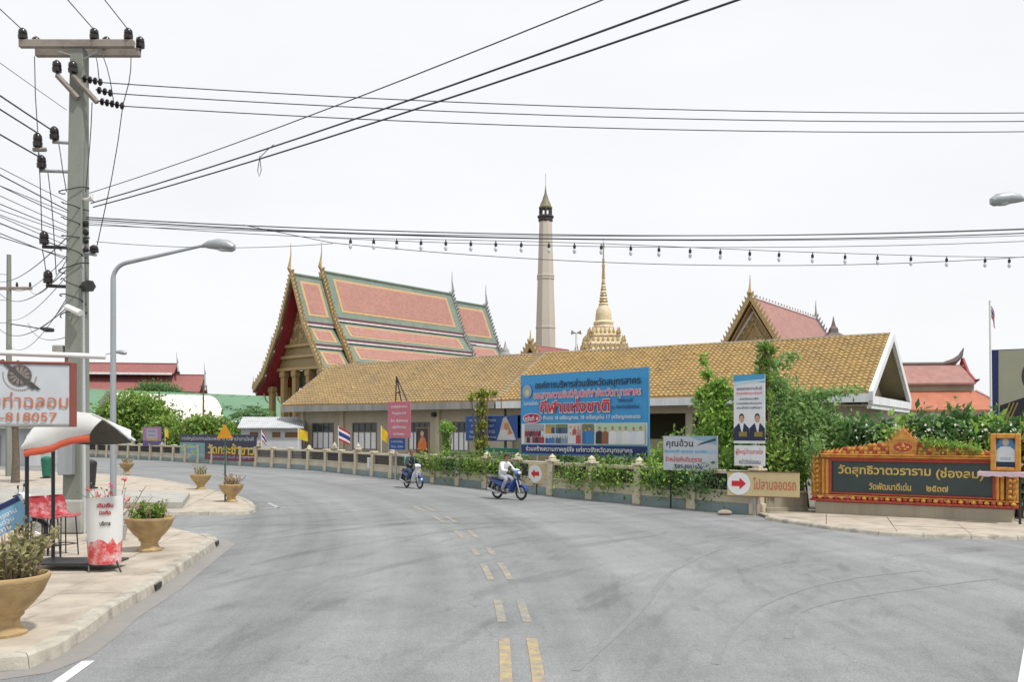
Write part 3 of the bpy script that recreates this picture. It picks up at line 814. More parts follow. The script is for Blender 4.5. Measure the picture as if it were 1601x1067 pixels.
# closed hall walls, pilasters, windows
YW = 1.25
def hall_x(u, y=YW):
    """local x on the hall front seen at column u"""
    c, s = math.cos(HRZ), math.sin(HRZ); k = (u - 800.5) / F
    ox = HO.x - s * y; oy = HO.y + c * y
    return (k * oy - ox) / (c - k * s)
xs_win = [(hall_x(488), hall_x(522)), (hall_x(551), hall_x(589)), (hall_x(638), hall_x(672)), (hall_x(701), hall_x(733))]
x_end = w1 - .1
zs0, zs1 = 1.15, 3.15
cuts = [0.5] + [q for a in xs_win for q in a] + [x_end]
for k in range(0, len(cuts), 2):
    m = MB(); m.bb(cuts[k], cuts[k + 1], YW, YW + .2, 0, ZF + .03); m.build('wall', 'hall_wall', h1)
for a, b in xs_win:
    m = MB(); m.bb(a, b, YW, YW + .2, 0, zs0); m.build('wall', 'hall_wall', h1)
    m = MB(); m.bb(a, b, YW, YW + .2, zs1, ZF + .03); m.build('wall', 'hall_wall', h1)
    f = MB()
    for xx in (a + .04, b - .04): f.bb(xx - .04, xx + .04, YW - .03, YW + .12, zs0, zs1)
    for zz in (zs0 + .04, zs1 - .04, zs0 + 1.32): f.bb(a + .08, b - .08, YW - .025, YW + .11, zz - .035, zz + .035)
    for q in (1, 2, 3):
        xx = a + (b - a) * q / 4; f.bb(xx - .015, xx + .015, YW - .02, YW + .10, zs0 + .08, zs1 - .08)
    fo = f.build('window', 'window_frame', h1)
    for q in range(4):
        m = MB(); m.bb(a + (b - a) * q / 4 + .02, a + (b - a) * (q + 1) / 4 - .02, YW + .04, YW + .05, zs0 + .075, zs0 + 1.285); m.build('pane', 'curtain', fo)
        m = MB(); m.bb(a + (b - a) * q / 4 + .02, a + (b - a) * (q + 1) / 4 - .02, YW + .04, YW + .05, zs0 + 1.355, zs1 - .075); m.build('pane', 'window_glass', fo)
    m = MB(); m.cbox(a - .12, b + .12, YW - .1, YW + .02, zs0 - .1, zs0, .01); m.build('sill', 'hall_wall', fo)
for u in (474, 536, 612, 686, 752):
    xx = hall_x(u); m = MB(); m.bb(xx - .17, xx + .17, YW - .16, YW, 0, ZF + .02); m.build('pilaster', 'cream', h1)
m = MB(); m.bb(.5, .7, YW + .2, HD - YW, 0, ZF + .03); m.build('wall', 'hall_wall', h1)
m = MB(); m.bb(.7, x_end, HD - YW - .2, HD - YW, 0, ZF + .03); m.build('wall', 'hall_wall', h1)
m = MB(); m.prism([(.3, ZE - .1), (HD - .3, ZE - .1), (HD / 2, ZR - .2)], 'x', .3, .45); m.build('gable_wall', 'hall_wall', h1)
lampx = hall_x(682); m = MB(); m.cbox(lampx - .16, lampx + .16, YW - .42, YW - .05, 3.5, 3.8, .05); m.build('wall_lamp', 'black_plastic', h1)
# open hall: columns, back wall, beam, floor
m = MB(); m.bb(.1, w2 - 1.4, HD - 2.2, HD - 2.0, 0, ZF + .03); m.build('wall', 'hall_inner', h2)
m = MB(); m.bb(.0, w2 - 1.2, YW - .1, HD - 1, 0, .25); m.build('floor', 'concrete', h2)
m = MB(); m.bb(.0, w2 - .6, YW - .05, YW + .3, ZF - .42, ZF + .02); m.build('beam', 'hall_wall', h2)
for k in range(6):
    xx = .25 + k * (w2 - 2.0) / 5; m = MB(); m.cbox(xx - .22, xx + .22, YW - .08, YW + .36, .25, ZF - .42, .03); m.build('column', 'hall_wall', h2)
for k in range(5):
    xa = .25 + k * (w2 - 2.0) / 5 + .22; xb = .25 + (k + 1) * (w2 - 2.0) / 5 - .22
    m = MB(); m.bb(xa, xb, YW + .1, YW + .2, .25, 2.05); m.build('parapet', 'hall_inner', h2)
m = MB(); m.bb(w2 - 1.6, w2 - 1.4, YW, HD - YW, 0, ZF + .02); m.build('end_wall', 'hall_wall', h2)
# gable end in the roof overhang
m = MB(); m.prism([(.5, ZE - .16), (HD - .5, ZE - .16), (HD / 2, ZR - .45)], 'x', w2 - 1.5, w2 - 1.35); m.build('gable_wall', 'cream', h2)
m = MB(); m.bb(w2 - .05, w2 + .17, .02, HD - .02, ZF - .10, ZE - .12); m.build('tie_beam', 'fascia_white', h2)
m = MB(); m.bb(w2 - .12, w2 + .10, .06, HD - .06, ZF - .32, ZF - .12); m.build('tie_beam', 'fascia_white', h2)
m = MB(); m.bb(w2 - 1.45, w2 - .06, .05, HD - .05, ZF - .18, ZF - .12); m.build('soffit', 'hall_inner', h2)

# ------------------------------------------------------------------ temple buildings
def horn(mb, base, d, h, r=.1, n=5):
    """curved horn finial leaning along d, then sweeping up to a point"""
    b = Vector(base); d = Vector(d)
    pts = [b, b + d * h * .10 + Vector((0, 0, h * .14)), b + d * h * .06 + Vector((0, 0, h * .36)), b + d * h * .02 + Vector((0, 0, h * .62)), b + d * h * .03 + Vector((0, 0, h))]
    mb.tube(pts, [r * 1.2, r * 1.3, r * .7, r * .4, r * .15], n)
def barge(t, x, prof, zoff, mat='gold_trim', sgn=-1, th=.26, teeth=True, soffit=None, horn_h=2.6, soffit_mat='soffit_red'):
    """gable edge: board along both slopes with flame teeth, end horns and a top horn"""
    for s in (-1, 1):
        pts = []
        for k, (a, b) in enumerate(prof): pts += [(a[0], a[1] + zoff), (b[0], b[1] + zoff)]
        # smooth concave line through the tiers
        line = [pts[0]] + [((pts[i][0] + pts[i + 1][0]) / 2, (pts[i][1] + pts[i + 1][1]) / 2) for i in range(1, len(pts) - 2, 2)] + [pts[-1]]
        m = MB(); ring = []
        for (y, z) in line:
            ring.append([(x, s * (y + .06), z + .28), (x + sgn * th, s * (y + .06), z + .28), (x + sgn * th, s * (y - .02), z - .30), (x, s * (y - .02), z - .30)])
        m.loft(ring); bo = m.build('barge_board', mat, t)
        if teeth:
            m = MB()
            for i in range(len(line) - 1):
                (y0, z0), (y1, z1) = line[i], line[i + 1]; L = math.hypot(y1 - y0, z1 - z0); n = max(2, int(L / .42))
                dy, dz = (y1 - y0) / L, (z1 - z0) / L; ny, nz = -dz, dy
                for k in range(n):
                    f = (k + .5) / n; y = y0 + (y1 - y0) * f; z = z0 + (z1 - z0) * f + .26
                    p = [(s * (y - dy * .14), z - dz * .14), (s * (y + dy * .14), z + dz * .14), (s * (y + ny * .34 - dy * .16), z + nz * .34 - dz * .16 + .1)]
                    m.prism(p, 'x', x + sgn * .02, x + sgn * (th - .03))
            o = m.build('flame_teeth', mat, bo); o['kind'] = 'stuff'
        for (y, z) in line[1:]:
            m = MB(); horn(m, (x + sgn * th / 2, s * (y + .05), z + .05), (0, s, 0), horn_h * .46, .09); m.build('eave_finial', mat, t, True)
        if soffit:
            m = MB(); ring = [[(x, s * (y - .12), z - .50), (x - sgn * soffit, s * (y - .12), z - .50), (x - sgn * soffit, s * (y - .16), z - .60), (x, s * (y - .16), z - .60)] for (y, z) in line]
            m.loft(ring); m.build('soffit', soffit_mat, t)
    y, z = prof[0][0]; m = MB(); horn(m, (x + sgn * th / 2, 0, z + zoff + .1), (sgn, 0, 0), horn_h, .15); m.build('ridge_finial', mat, t, True)
def tier_roof(t, x0, x1, prof, zoff, framed=True, field='roof_field', last_in=0.0):
    for s in (-1, 1):
        for k, (a, b) in enumerate(prof):
            a = (a[0], a[1] + zoff); b = (b[0], b[1] + zoff)
            L = math.hypot(b[0] - a[0], b[1] - a[1]); ny, nz = (a[1] - b[1]) / L, (b[0] - a[0]) / L
            def sl(f, lift): return (s * (a[0] + (b[0] - a[0]) * f + ny * lift), a[1] + (b[1] - a[1]) * f + nz * lift)
            def panel(f0, f1, xa, xb, lift, th):
                p = [sl(f0, lift), sl(f1, lift), sl(f1, lift - th), sl(f0, lift - th)]
                m = MB(); m.prism(p, 'x', xa, xb); return m
            base = panel(0, 1, x0, x1, 0, .14).build('roof_tier', 'roof_green' if framed else field, t)
            if framed:
                e = .62 if k == 0 else .36; e2 = e + (.28 if k == 0 else .2); ex = 1.0 if x1 - x0 > 8 else .62; ex2 = ex + .32
                if L > 2 * e2 + .2:
                    panel(e / L, 1 - e / L, x0 + ex, x1 - ex, .03, .05).build('border_band', 'roof_band', base)
                    panel(e2 / L, 1 - e2 / L, x0 + ex2, x1 - ex2, .055, .05).build('tile_field', field, base)
            # fascia below each tier: a dark red strip and a white one
            m = MB(); y = s * b[0]
            m.bb(x0, x1, y - .06, y + .05, b[1] - .17, b[1] - .02); m.build('eave_board', 'roof_purple', base)
            m = MB(); m.bb(x0, x1, y - s * .04 - .05, y - s * .04 + .05, b[1] - .40, b[1] - .172); m.build('eave_wall', 'roof_white', base)

# main prayer hall
TD = Vector((.6385, .7697, 0)); TA = Vector((-21.6, 84, 0))
vt = thing('prayer_hall', 'tall temple hall with steep tiered pink roof bordered in green', 'temple', TA, math.atan2(TD.y, TD.x))
PROF = [((0, 18.6), (1.95, 13.9)), ((1.8, 13.45), (3.3, 11.65)), ((3.15, 11.2), (4.7, 9.3)), ((4.55, 8.85), (6.35, 7.5))]
tier_roof(vt, 4.0, 22.6, PROF, 0)
tier_roof(vt, .3, 4.0, PROF, -.75)
tier_roof(vt, 22.6, 28.6, PROF, -.75)
barge(vt, .3, PROF, -.75, soffit=3.6, horn_h=2.9)
barge(vt, 4.0, PROF, 0, horn_h=2.9)
barge(vt, 22.6, PROF, 0, 'grey_finial', 1, horn_h=2.6)
barge(vt, 28.6, PROF, -.75, 'grey_finial', 1, horn_h=2.6)
m = MB(); m.tube([(4, 0, 18.64), (22.6, 0, 18.64)], .14, 8); m.build('ridge_cap', 'roof_green', vt, True)
m = MB(); m.tube([(.3, 0, 17.9), (3.9, 0, 17.9)], .12, 8); m.build('ridge_cap', 'roof_green', vt, True)
m = MB(); m.tube([(22.7, 0, 17.9), (28.6, 0, 17.9)], .12, 8); m.build('ridge_cap', 'roof_green', vt, True)
# carved pediment
m = MB(); m.prism([(-2.6, 11.1), (2.6, 11.1), (1.5, 13.2), (.2, 16.6), (-.2, 16.6), (-1.5, 13.2)], 'x', 1.55, 1.75); ped = m.build('pediment', 'gold', vt)
rg = random.Random(4); m = MB()
for k in range(150):
    z = rg.uniform(11.3, 16.2); hw = 2.3 * (16.4 - z) / 5.4; y = rg.uniform(-hw, hw)
    m.sphere((1.54, y, z), rg.uniform(.09, .2), 6, 4, (.5, 1, 1.2))
o = m.build('carved_relief', 'gold_trim', ped); o['kind'] = 'stuff'
for z, w_ in ((11.0, 2.75), (9.9, 3.35), (8.7, 4.3)):
    m = MB(); m.cbox(1.2, 1.75, -w_, w_, z - .16, z + .16, .05); m.build('cornice', 'gold_trim', vt)
m = MB(); m.prism([(-3.3, 9.9), (3.3, 9.9), (2.7, 10.95), (-2.7, 10.95)], 'x', 1.5, 1.7); m.build('pediment', 'gold', vt)
m = MB(); m.prism([(-4.2, 8.75), (4.2, 8.75), (3.4, 9.85), (-3.4, 9.85)], 'x', 1.45, 1.68); m.build('pediment', 'gold', vt)
for y in (-5.0, -3.0, -1.1, 1.1, 3.0, 5.0):
    ht = 7.1 if abs(y) > 4 else 8.55
    m = MB(); m.cbox(1.2, 1.75, y - .28, y + .28, 1.0, ht, .06); co = m.build('column', 'column_gold', vt)
    m = MB(); m.cbox(1.05, 1.9, y - .42, y + .42, .9, 1.5, .05); m.build('column_base', 'column_gold', co)
    m = MB(); m.cbox(1.1, 1.85, y - .38, y + .38, ht - .65, ht - .05, .08); m.build('capital', 'column_gold', co)
for y in (-5.0, 5.0):
    m = MB(); m.cbox(3.4, 3.9, y - .26, y + .26, 1.0, 7.1, .06); m.build('column', 'column_gold', vt)
    for k in range(7):
        xx = 6.4 + k * 3.4; m = MB(); m.cbox(xx - .25, xx + .25, y - .26, y + .26, 1.0, 7.8, .06); m.build('column', 'column_gold', vt)
m = MB(); m.bb(4.2, 27.8, -3.6, 3.6, 0.9, 10.2); m.build('wall', 'temple_wall', vt)
m = MB(); m.prism([(-3.3, 10.3), (3.3, 10.3), (0, 17.2)], 'x', 4.3, 4.5); m.build('gable_wall', 'temple_wall', vt)
m = MB(); m.cbox(3.9, 4.2, -1.1, 1.1, 1.0, 6.2, .05); m.build('door', 'gold', vt)
m = MB(); m.cbox(-.4, 29, -6.2, 6.2, 0, 1.0, .1); m.build('terrace', 'chimney', vt)
for y in (-5.2, -3.2, 3.2, 5.2):                                        # carved brackets at the eaves
    m = MB(); m.tube([(1.1, y, 5.4), (1.0, y * 1.05, 5.7), (.9, y * 1.09, 6.4)], [.06, .09, .05], 5); m.build('bracket', 'gold_trim', vt)

# smaller temple hall to the right with carved golden gable
TD2 = Vector((.595, .8036, 0)); rt = thing('ordination_hall', 'temple hall with carved golden gable and plain pinkish roof behind the open hall', 'temple', (21.45, 78, 0), math.atan2(TD2.y, TD2.x))
PR2 = [((0, 14.7), (3.0, 10.0)), ((2.85, 9.6), (5.2, 7.0))]
tier_roof(rt, .3, 19.0, PR2, 0, False, 'pink_tile')
barge(rt, .3, PR2, 0, 'gold_trim', soffit=1.2, horn_h=1.9, soffit_mat='column_gold')
barge(rt, 19.0, PR2, 0, 'grey_finial', 1, horn_h=1.9)
m = MB(); m.tube([(.3, 0, 14.74), (19, 0, 14.74)], .11, 8); m.build('ridge_cap', 'roof_white', rt, True)
for k in range(22):
    m = MB(); m.lathe([(.07, 0), (.09, .08), (.02, .28)], 6, (1 + k * .82, 0, 14.82)); m.build('ridge_crest', 'grey_finial', rt)
m = MB(); m.prism([(-3.1, 9.6), (3.1, 9.6), (0, 14.2)], 'x', 1.1, 1.3); ped = m.build('pediment', 'gold', rt)
m = MB()
for s in (-1, 1):
    m2 = MB(); m2.tube([(1.02, s * 2.6, 9.7), (1.02, 0, 13.5)], .13, 5); m2.build('pediment_frame', 'roof_white', ped)
    m2 = MB(); m2.tube([(1.02, s * 1.7, 9.7), (1.02, 0, 12.4)], .09, 5); m2.build('pediment_frame', 'gold_trim', ped)
for k in range(70):
    z = rg.uniform(9.7, 13.2); hw = 2.6 * (14.0 - z) / 4.4; y = rg.uniform(-hw, hw); m.sphere((1.08, y, z), rg.uniform(.08, .18), 6, 4, (.5, 1, 1.2))
o = m.build('carved_relief', 'gold_trim', ped); o['kind'] = 'stuff'
m = MB(); m.bb(1.5, 18, -3.4, 3.4, 0, 9.6); m.build('wall', 'temple_wall', rt)
for y in (-4.2, -1.6, 1.6, 4.2):
    m = MB(); m.cbox(.9, 1.4, y - .25, y + .25, 0, 7.2 + (2 if abs(y) < 3 else 0), .05); m.build('column', 'column_gold', rt)

# crematorium chimney
ch = thing('crematorium_chimney', 'tall tapering concrete chimney with small dark belfry and spire', 'chimney', (X(853, 90), 90, 0))
zt = Z(340, 90); z1 = Z(552, 90)
m = MB(); m.lathe([(1.30, 0), (1.12, z1 - 1), (1.04, Z(500, 90)), (.90, Z(440, 90)), (.80, Z(395, 90)), (.68, zt)], 8, rot=R(22.5)); m.build('shaft', 'chimney', ch)
for v in (513, 436, 432): 
    z = Z(v, 90); r_ = 1.03 if v > 500 else .89
    m = MB(); m.lathe([(r_, z - .12), (r_ + .07, z - .08), (r_ + .07, z + .08), (r_, z + .12)], 8, rot=R(22.5)); m.build('band', 'chimney', ch)
m = MB(); m.lathe([(.70, zt - .5), (.78, zt - .3), (.72, zt - .2), (.86, zt), (.86, zt + .12), (.70, zt + .2)], 12); m.build('cornice', 'chimney_dark', ch)
for k in range(8):
    a = k * math.pi / 4; m = MB(); m.tube([(.58 * math.cos(a), .58 * math.sin(a), zt + .15), (.58 * math.cos(a), .58 * math.sin(a), zt + .95)], .11, 6); m.build('pillar', 'chimney_dark', ch)
m = MB(); m.lathe([(.70, zt + .9), (.72, zt + 1.05), (.62, zt + 1.15), (.5, zt + 1.5), (.36, zt + 1.75), (.26, zt + 2.1), (.12, zt + 2.5), (.06, zt + 3.0), (.02, zt + 3.4)], 10); m.build('belfry_roof', 'verdigris', ch, True)
m = MB(); m.tube([(0, 0, zt + 3.3), (0, 0, zt + 4.6)], .03, 5); m.build('lightning_rod', 'galv', ch)

# golden stupa spire
YC = 95
cd = thing('stupa_spire', 'ornate gold and white tiered stupa with a ringed needle spire', 'stupa', (X(943.5, YC), YC, 0))
def zc(v): return Z(v, YC)
m = MB(); m.bb(-3, 3, -3, 3, 0, zc(560)); m.build('base', 'chedi', cd)
def redent(r, ins=.16):
    """square plan with stepped corners"""
    q = []; a = r; b = r * (1 - ins); c = r * (1 - 2 * ins)
    for sx, sy in ((1, 1), (-1, 1), (-1, -1), (1, -1)):
        seq = [(a, c), (b, c), (b, b), (c, b), (c, a)]
        if sx * sy < 0: seq = seq[::-1]
        q += [(sx * x, sy * y) for x, y in seq]
    return q
lev = [(560, 2.7), (548, 2.45), (546, 2.25), (541, 2.35), (537, 2.25), (535, 1.85), (529, 1.7), (527, 1.8), (523, 1.7), (521, 1.25), (514, 1.1)]
m = MB(); m.loft([[(x, y, zc(v)) for x, y in redent(r)] for v, r in lev]); m.build('tier', 'chedi', cd)
rows = ((549, 2.35, 9), (537, 2.1, 8), (524, 1.6, 7))
m = MB()
for v, r, n in rows:
    for side in range(4):
        for k in range(n):
            f = -1 + 2 * (k + .5) / n; x, y = ((f * r, -r), (r, f * r), (f * r, r), (-r, f * r))[side]
            m.lathe([(.17, 0), (.18, .15), (.09, .4), (.02, .72)], 5, (x * 1.0, y * 1.0, zc(v)))
o = m.build('antefixes', 'gold_trim', cd); o['kind'] = 'stuff'
m = MB(); m.lathe([(1.1, zc(516)), (1.16, zc(512)), (1.05, zc(510)), (1.12, zc(505)), (.9, zc(502)), (.88, zc(494)), (.8, zc(486)), (.62, zc(481)), (.5, zc(478))], 16); m.build('bell', 'chedi', cd, True)
m = MB(); z0 = zc(478); z1_ = zc(436); n = 9
for k in range(n):
    f = k / n; r_ = .42 * (1 - f) + .14; za = z0 + (z1_ - z0) * f; zb = z0 + (z1_ - z0) * (k + 1) / n
    q = MB(); q.lathe([(r_ * .78, za), (r_, za + (zb - za) * .35), (r_ * .95, za + (zb - za) * .55), (r_ * .7, zb)], 12); q.build('spire_ring', 'gold_trim' if k % 2 else 'chedi', cd, True)
m = MB(); m.lathe([(.2, z1_), (.13, zc(420)), (.19, zc(416)), (.1, zc(412)), (.15, zc(407)), (.08, zc(403)), (.06, zc(390)), (.14, zc(386)), (.03, zc(378))], 8); m.build('needle', 'gold_trim', cd, True)
m = MB(); m.tube([(.0, 0, zc(380)), (0, 0, zc(372))], .025, 5); m.build('lightning_rod', 'galv', cd)

# crematorium porch with small gold gable, next to the chimney
kp = thing('crematorium_porch', 'small golden gabled porch with red roof beside the chimney base', 'temple', (X(829, 80), 80, 0), math.atan2(.80, .595))
PR3 = [((0, 10.6), (1.6, 8.6)), ((1.5, 8.3), (2.6, 7.2))]
tier_roof(kp, .2, 6.5, PR3, 0, False, 'red_tile'); barge(kp, .2, PR3, 0, 'gold_trim', soffit=.5, horn_h=1.2, th=.3)
m = MB(); m.prism([(-1.5, 8.4), (1.5, 8.4), (0, 10.2)], 'x', .5, .6); m.build('pediment', 'soffit_red', kp)
m = MB(); m.bb(.8, 6, -1.6, 1.6, 0, 8.4); m.build('wall', 'temple_wall', kp)
# grey memorial stupa
ms = thing('memorial_stupa', 'small dark grey pointed stupa peeping over the long roof', 'stupa', (X(790, 100), 100, 0))
z5 = Z(560, 100); zt5 = Z(536, 100)
m = MB(); m.bb(-.9, .9, -.9, .9, 0, z5); m.build('base', 'grey_finial', ms)
m = MB(); m.lathe([(.8, z5), (.75, z5 + .4), (.5, z5 + .6), (.42, z5 + 1.0), (.2, z5 + 1.2), (.12, z5 + 1.5), (.02, zt5 + .2)], 10); m.build('spire', 'grey_finial', ms, True)
# loudspeaker mast
lm = thing('loudspeaker_mast', 'thin mast with two grey horn loudspeakers between chimney and stupa', 'loudspeaker', (X(901, 78), 78, 0))
zz = Z(520, 78)
m = MB(); m.tube([(0, 0, 0), (0, 0, zz)], .09, 6); m.build('mast', 'white_paint', lm)
for s in (-1, 1):
    m = MB(); m.tube([(s * .05, 0, zz - .05), (s * .22, -.05, zz - .03), (s * .42, -.1, zz)], [.06, .1, .22], 8); m.build('horn', 'grey_finial', lm)
m = MB(); m.tube([(-.14, 0, zz - 1.6), (0.05, 0, zz - .9), (.16, 0, zz - 1.7)], .05, 5); m.build('brace', 'soffit_red', lm)
# dark pinnacle behind the right hall
dp = thing('pavilion', 'small pavilion roof with a slate spire behind the pinkish temple roof', 'pavilion', (X(1303, 88), 88, 0))
z6 = Z(530, 88)
m = MB(); m.bb(-1.6, 1.6, -1.6, 1.6, 0, z6 - .5); m.build('wall', 'temple_wall', dp)
m = MB(); m.lathe([(3.3, z6 - .7), (1.3, z6 + .2), (.55, z6 + .6), (.5, z6 + 1.0), (.25, z6 + 1.3), (.12, z6 + 1.8), (.02, z6 + 2.3)], 4, rot=R(45)); m.build('roof', 'slate', dp)

# monks' quarters to the right: pink roof with upturned end over orange skirt roof
mq = thing('monks_house', 'pink-roofed house with upswept gable end over an orange skirt roof', 'house', (X(1460, 60), 60, 0), R(-8))
zr, ze, zs, zk = Z(571, 60), Z(602, 60), Z(614, 60), Z(643, 60)
m = MB()
for s in (-1, 1):
    q = MB(); q.loft([[(x, s * .05, zr + 0), (x, s * 1.3, (zr * .42 + ze * .58)), (x, s * 2.4, ze), (x, s * 2.4, ze - .12), (x, s * .05, zr - .15)] for x in (-5.5, 1.85)]); q.build('upper_roof', 'pink_tile', mq)
q = MB(); q.tube([(-5.5, 0, zr + .06), (.6, 0, zr + .06), (1.35, 0, zr + .22), (1.75, 0, zr + .6), (1.95, 0, zr + 1.15)], [.14, .14, .24, .16, .03], 7); q.build('ridge_cap', 'slate', mq, True)
for s in (-1, 1):
    q = MB(); q.tube([(1.9, 0, zr + .4), (1.92, s * .9, zr - .65), (1.95, s * 2.0, ze + .1), (2.0, s * 2.6, ze + .2)], [.12, .14, .14, .05], 6); q.build('barge_board', 'soffit_red', mq, True)
q = MB(); q.prism([(-2.2, ze), (2.2, ze), (0, zr - .1)], 'x', 1.3, 1.45); q.build('gable_wall', 'soffit_red', mq)
q = MB(); q.loft([[(-6.3, -2.1, zs), (2.0, -2.1, zs), (2.0, 2.1, zs), (-6.3, 2.1, zs)], [(-7.5, -3.9, zk), (3.55, -3.9, zk), (3.55, 3.9, zk), (-7.5, 3.9, zk)], [(-7.5, -3.9, zk - .12), (3.55, -3.9, zk - .12), (3.55, 3.9, zk - .12), (-7.5, 3.9, zk - .12)]]); q.build('skirt_roof', 'orange_tile', mq)
q = MB(); q.tube([(2.0, -2.1, zs + .04), (3.55, -3.9, zk + .05)], .11, 6); q.build('hip_cap', 'roof_white', mq)
q = MB(); q.bb(-6.2, 1.9, -2.0, 2.0, zs, ze - .0); q.build('clerestory', 'hall_wall', mq)
q = MB(); q.bb(-6.4, 2.5, -2.8, 2.8, 0, zk - .06); q.build('wall', 'white_paint', mq)

# small white outbuilding with grey sheet roof by the bend
pa = Vector((X(371, 64.2), 64.2, 0)); pb = Vector((X(475, 65.0), 65.0, 0))
hb = thing('outbuilding', 'low white outbuilding with grey sheet roof and brown vents behind the wall', 'building', pa, math.atan2((pb - pa).y, (pb - pa).x))
Lh = (pb - pa).length
q = MB(); q.prism([(.35, 0), (2.5, 0), (2.5, 3.36), (.35, 2.78)], 'x', .2, Lh - .2); q.build('wall', 'white_grey', hb)
q = MB(); q.loft([[(0, -.05, 2.72), (Lh, -.05, 2.72), (Lh, 2.9, 3.55), (0, 2.9, 3.55)], [(0, -.05, 2.78), (Lh, -.05, 2.78), (Lh, 2.9, 3.62), (0, 2.9, 3.62)]]); q.build('roof', 'white_grey', hb)
for k in range(30):
    xx = .1 + k * (Lh - .2) / 29; q = MB(); q.add([(xx - .03, -.06, 2.785), (xx + .03, -.06, 2.785), (xx + .03, 2.9, 3.625), (xx - .03, 2.9, 3.625), (xx, -.06, 2.825), (xx, 2.9, 3.665)], [(0, 4, 5, 3), (4, 1, 2, 5), (0, 1, 4), (3, 5, 2)]); q.build('roof_rib', 'white_grey', hb)
for u in (396, 431, 451, 463):
    xx = Lh * (u - 371) / 104; q = MB(); q.cbox(xx - .3, xx + .3, .31, .36, 2.05, 2.45, .01); q.build('vent', 'p_umber', hb)

# ------------------------------------------------------------------ far left: sheds, temple roof, trees
gs = thing('green_market_shed', 'huge low shed with plain green sheet roof behind the trees', 'shed', (X(270, 142), 142, 0), R(4))
z0, z1 = Z(655, 142), Z(609, 168)
m = MB(); m.loft([[(-42, 0, z0), (30, 0, z0 - .5), (30, 26, z1 - 2.2), (-42, 26, z1 + .6)], [(-42, 0, z0 + .1), (30, 0, z0 - .4), (30, 26, z1 - 2.1), (-42, 26, z1 + .7)]]); m.build('roof', 'green_sheet', gs)
m = MB(); m.bb(-41, 29, .6, 25, 0, z0 - .55); m.build('wall', 'temple_wall', gs)
for k in range(24):
    xx = -41.5 + k * 3; f = (xx + 42) / 72; m = MB(); m.tube([(xx, 0, z0 + .12 - .5 * f), (xx, 26, z1 + .72 - 2.8 * f)], .07, 4); m.build('roof_rib', 'green_sheet', gs)
vh = thing('vaulted_hall', 'white barrel-vaulted canopy roof with open arched end', 'canopy', (X(232, 120), 120, 0), R(38))
m = MB(); ring = []
for k in range(17):
    a = math.pi * k / 16; ring.append((-math.cos(a) * 7.0, math.sin(a)))
def vault(x0, x1, rx, rz, z, th):
    r1 = []
    for x in (x0, x1):
        o_ = [(x, 7 + c / 7 * rx, z + s_ * rz) for c, s_ in ring]; i_ = [(x, 7 + c / 7 * (rx - th), z + s_ * (rz - th)) for c, s_ in ring[::-1]]
        r1.append(o_ + i_)
    return r1
zb = Z(665, 120); hh = Z(613, 120) - zb
m.loft(vault(-3.5, 10.6, 7, hh, zb, .15)); m.build('roof', 'white_sheet', vh)
for k in range(9):
    q = MB(); q.loft(vault(-3.5 + k * 1.73, -3.4 + k * 1.73, 7.06, hh + .06, zb, .1)); q.build('roof_rib', 'white_grey', vh)
for x in (-3.2, 10.3):
    for y in (.3, 13.7):
        q = MB(); q.bb(x - .2, x + .2, y - .2, y + .2, 0, zb + .05); q.build('column', 'concrete', vh)
q = MB(); q.loft(vault(-3.62, -3.5, 7.05, hh + .05, zb, 1.1)); q.build('end_arch', 'concrete', vh)
q = MB(); q.bb(-3.2, 10.2, .25, .4, 0, zb); q.build('wall', 'temple_wall', vh)
# far temple roof
ft = thing('far_temple', 'distant temple with long dark red stepped roof and grey horn finials', 'temple', (X(200, 195), 195, 0), R(8))
zA, zB, zC = Z(566, 195), Z(581, 195), Z(610, 195)
for x0, x1, za, zb_ in ((-20, 9.4, Z(566, 195), Z(582, 195)), (-20, 15.6, Z(584, 195), Z(612, 195))):
    m = MB(); m.loft([[(x, 0 + (2.4 if za == Z(566, 195) else -.2), zb_), (x, 5.5, za), (x, 8.5, zb_), (x, 8.5, zb_ - .2), (x, 5.5, za - .2), (x, 0 + (2.4 if za == Z(566, 195) else -.2), zb_ - .2)] for x in (x0, x1 - .0)]); m.build('roof_tier', 'red_tile', ft)
    m = MB(); m.tube([(x0, 5.5, za + .1), (x1, 5.5, za + .1)], .14, 6); m.build('ridge_cap', 'red_tile', ft)
    m = MB(); m.tube([(x1, 5.5, za + .05), (x1 + .9, 2.6 if x1 < 12 else 1.5, zb_ + .3)], .18, 6); m.build('barge_board', 'grey_finial', ft)
    m = MB(); horn(m, (x1 - .2, 5.5, za), (1, 0, 0), 2.9, .17); m.build('ridge_finial', 'grey_finial', ft, True)
m = MB(); m.bb(-20, 9, 2.1, 2.3, Z(585, 195), Z(581.5, 195)); m.build('eave_wall', 'roof_white', ft)
m = MB(); m.bb(-19, 14, 1.5, 8, 0, Z(612, 195)); m.build('wall', 'temple_wall', ft)
# beige shophouse at the far left
sh = thing('shophouse', 'pale shophouse at the end of the pavement behind the kiosk', 'building', (X(-60, 62), 62, 0), R(10))
m = MB(); m.bb(0, 5.2, 0, 5, 0, 5.0); m.build('wall', 'white_grey', sh)
m = MB(); m.bb(1.0, 2.6, -.05, .02, 0, 2.2); m.build('shutter', 'fascia_old', sh)
m = MB(); m.bb(-.2, 5.3, -1.3, 0, 2.7, 2.82); m.build('awning', 'fascia_old', sh)

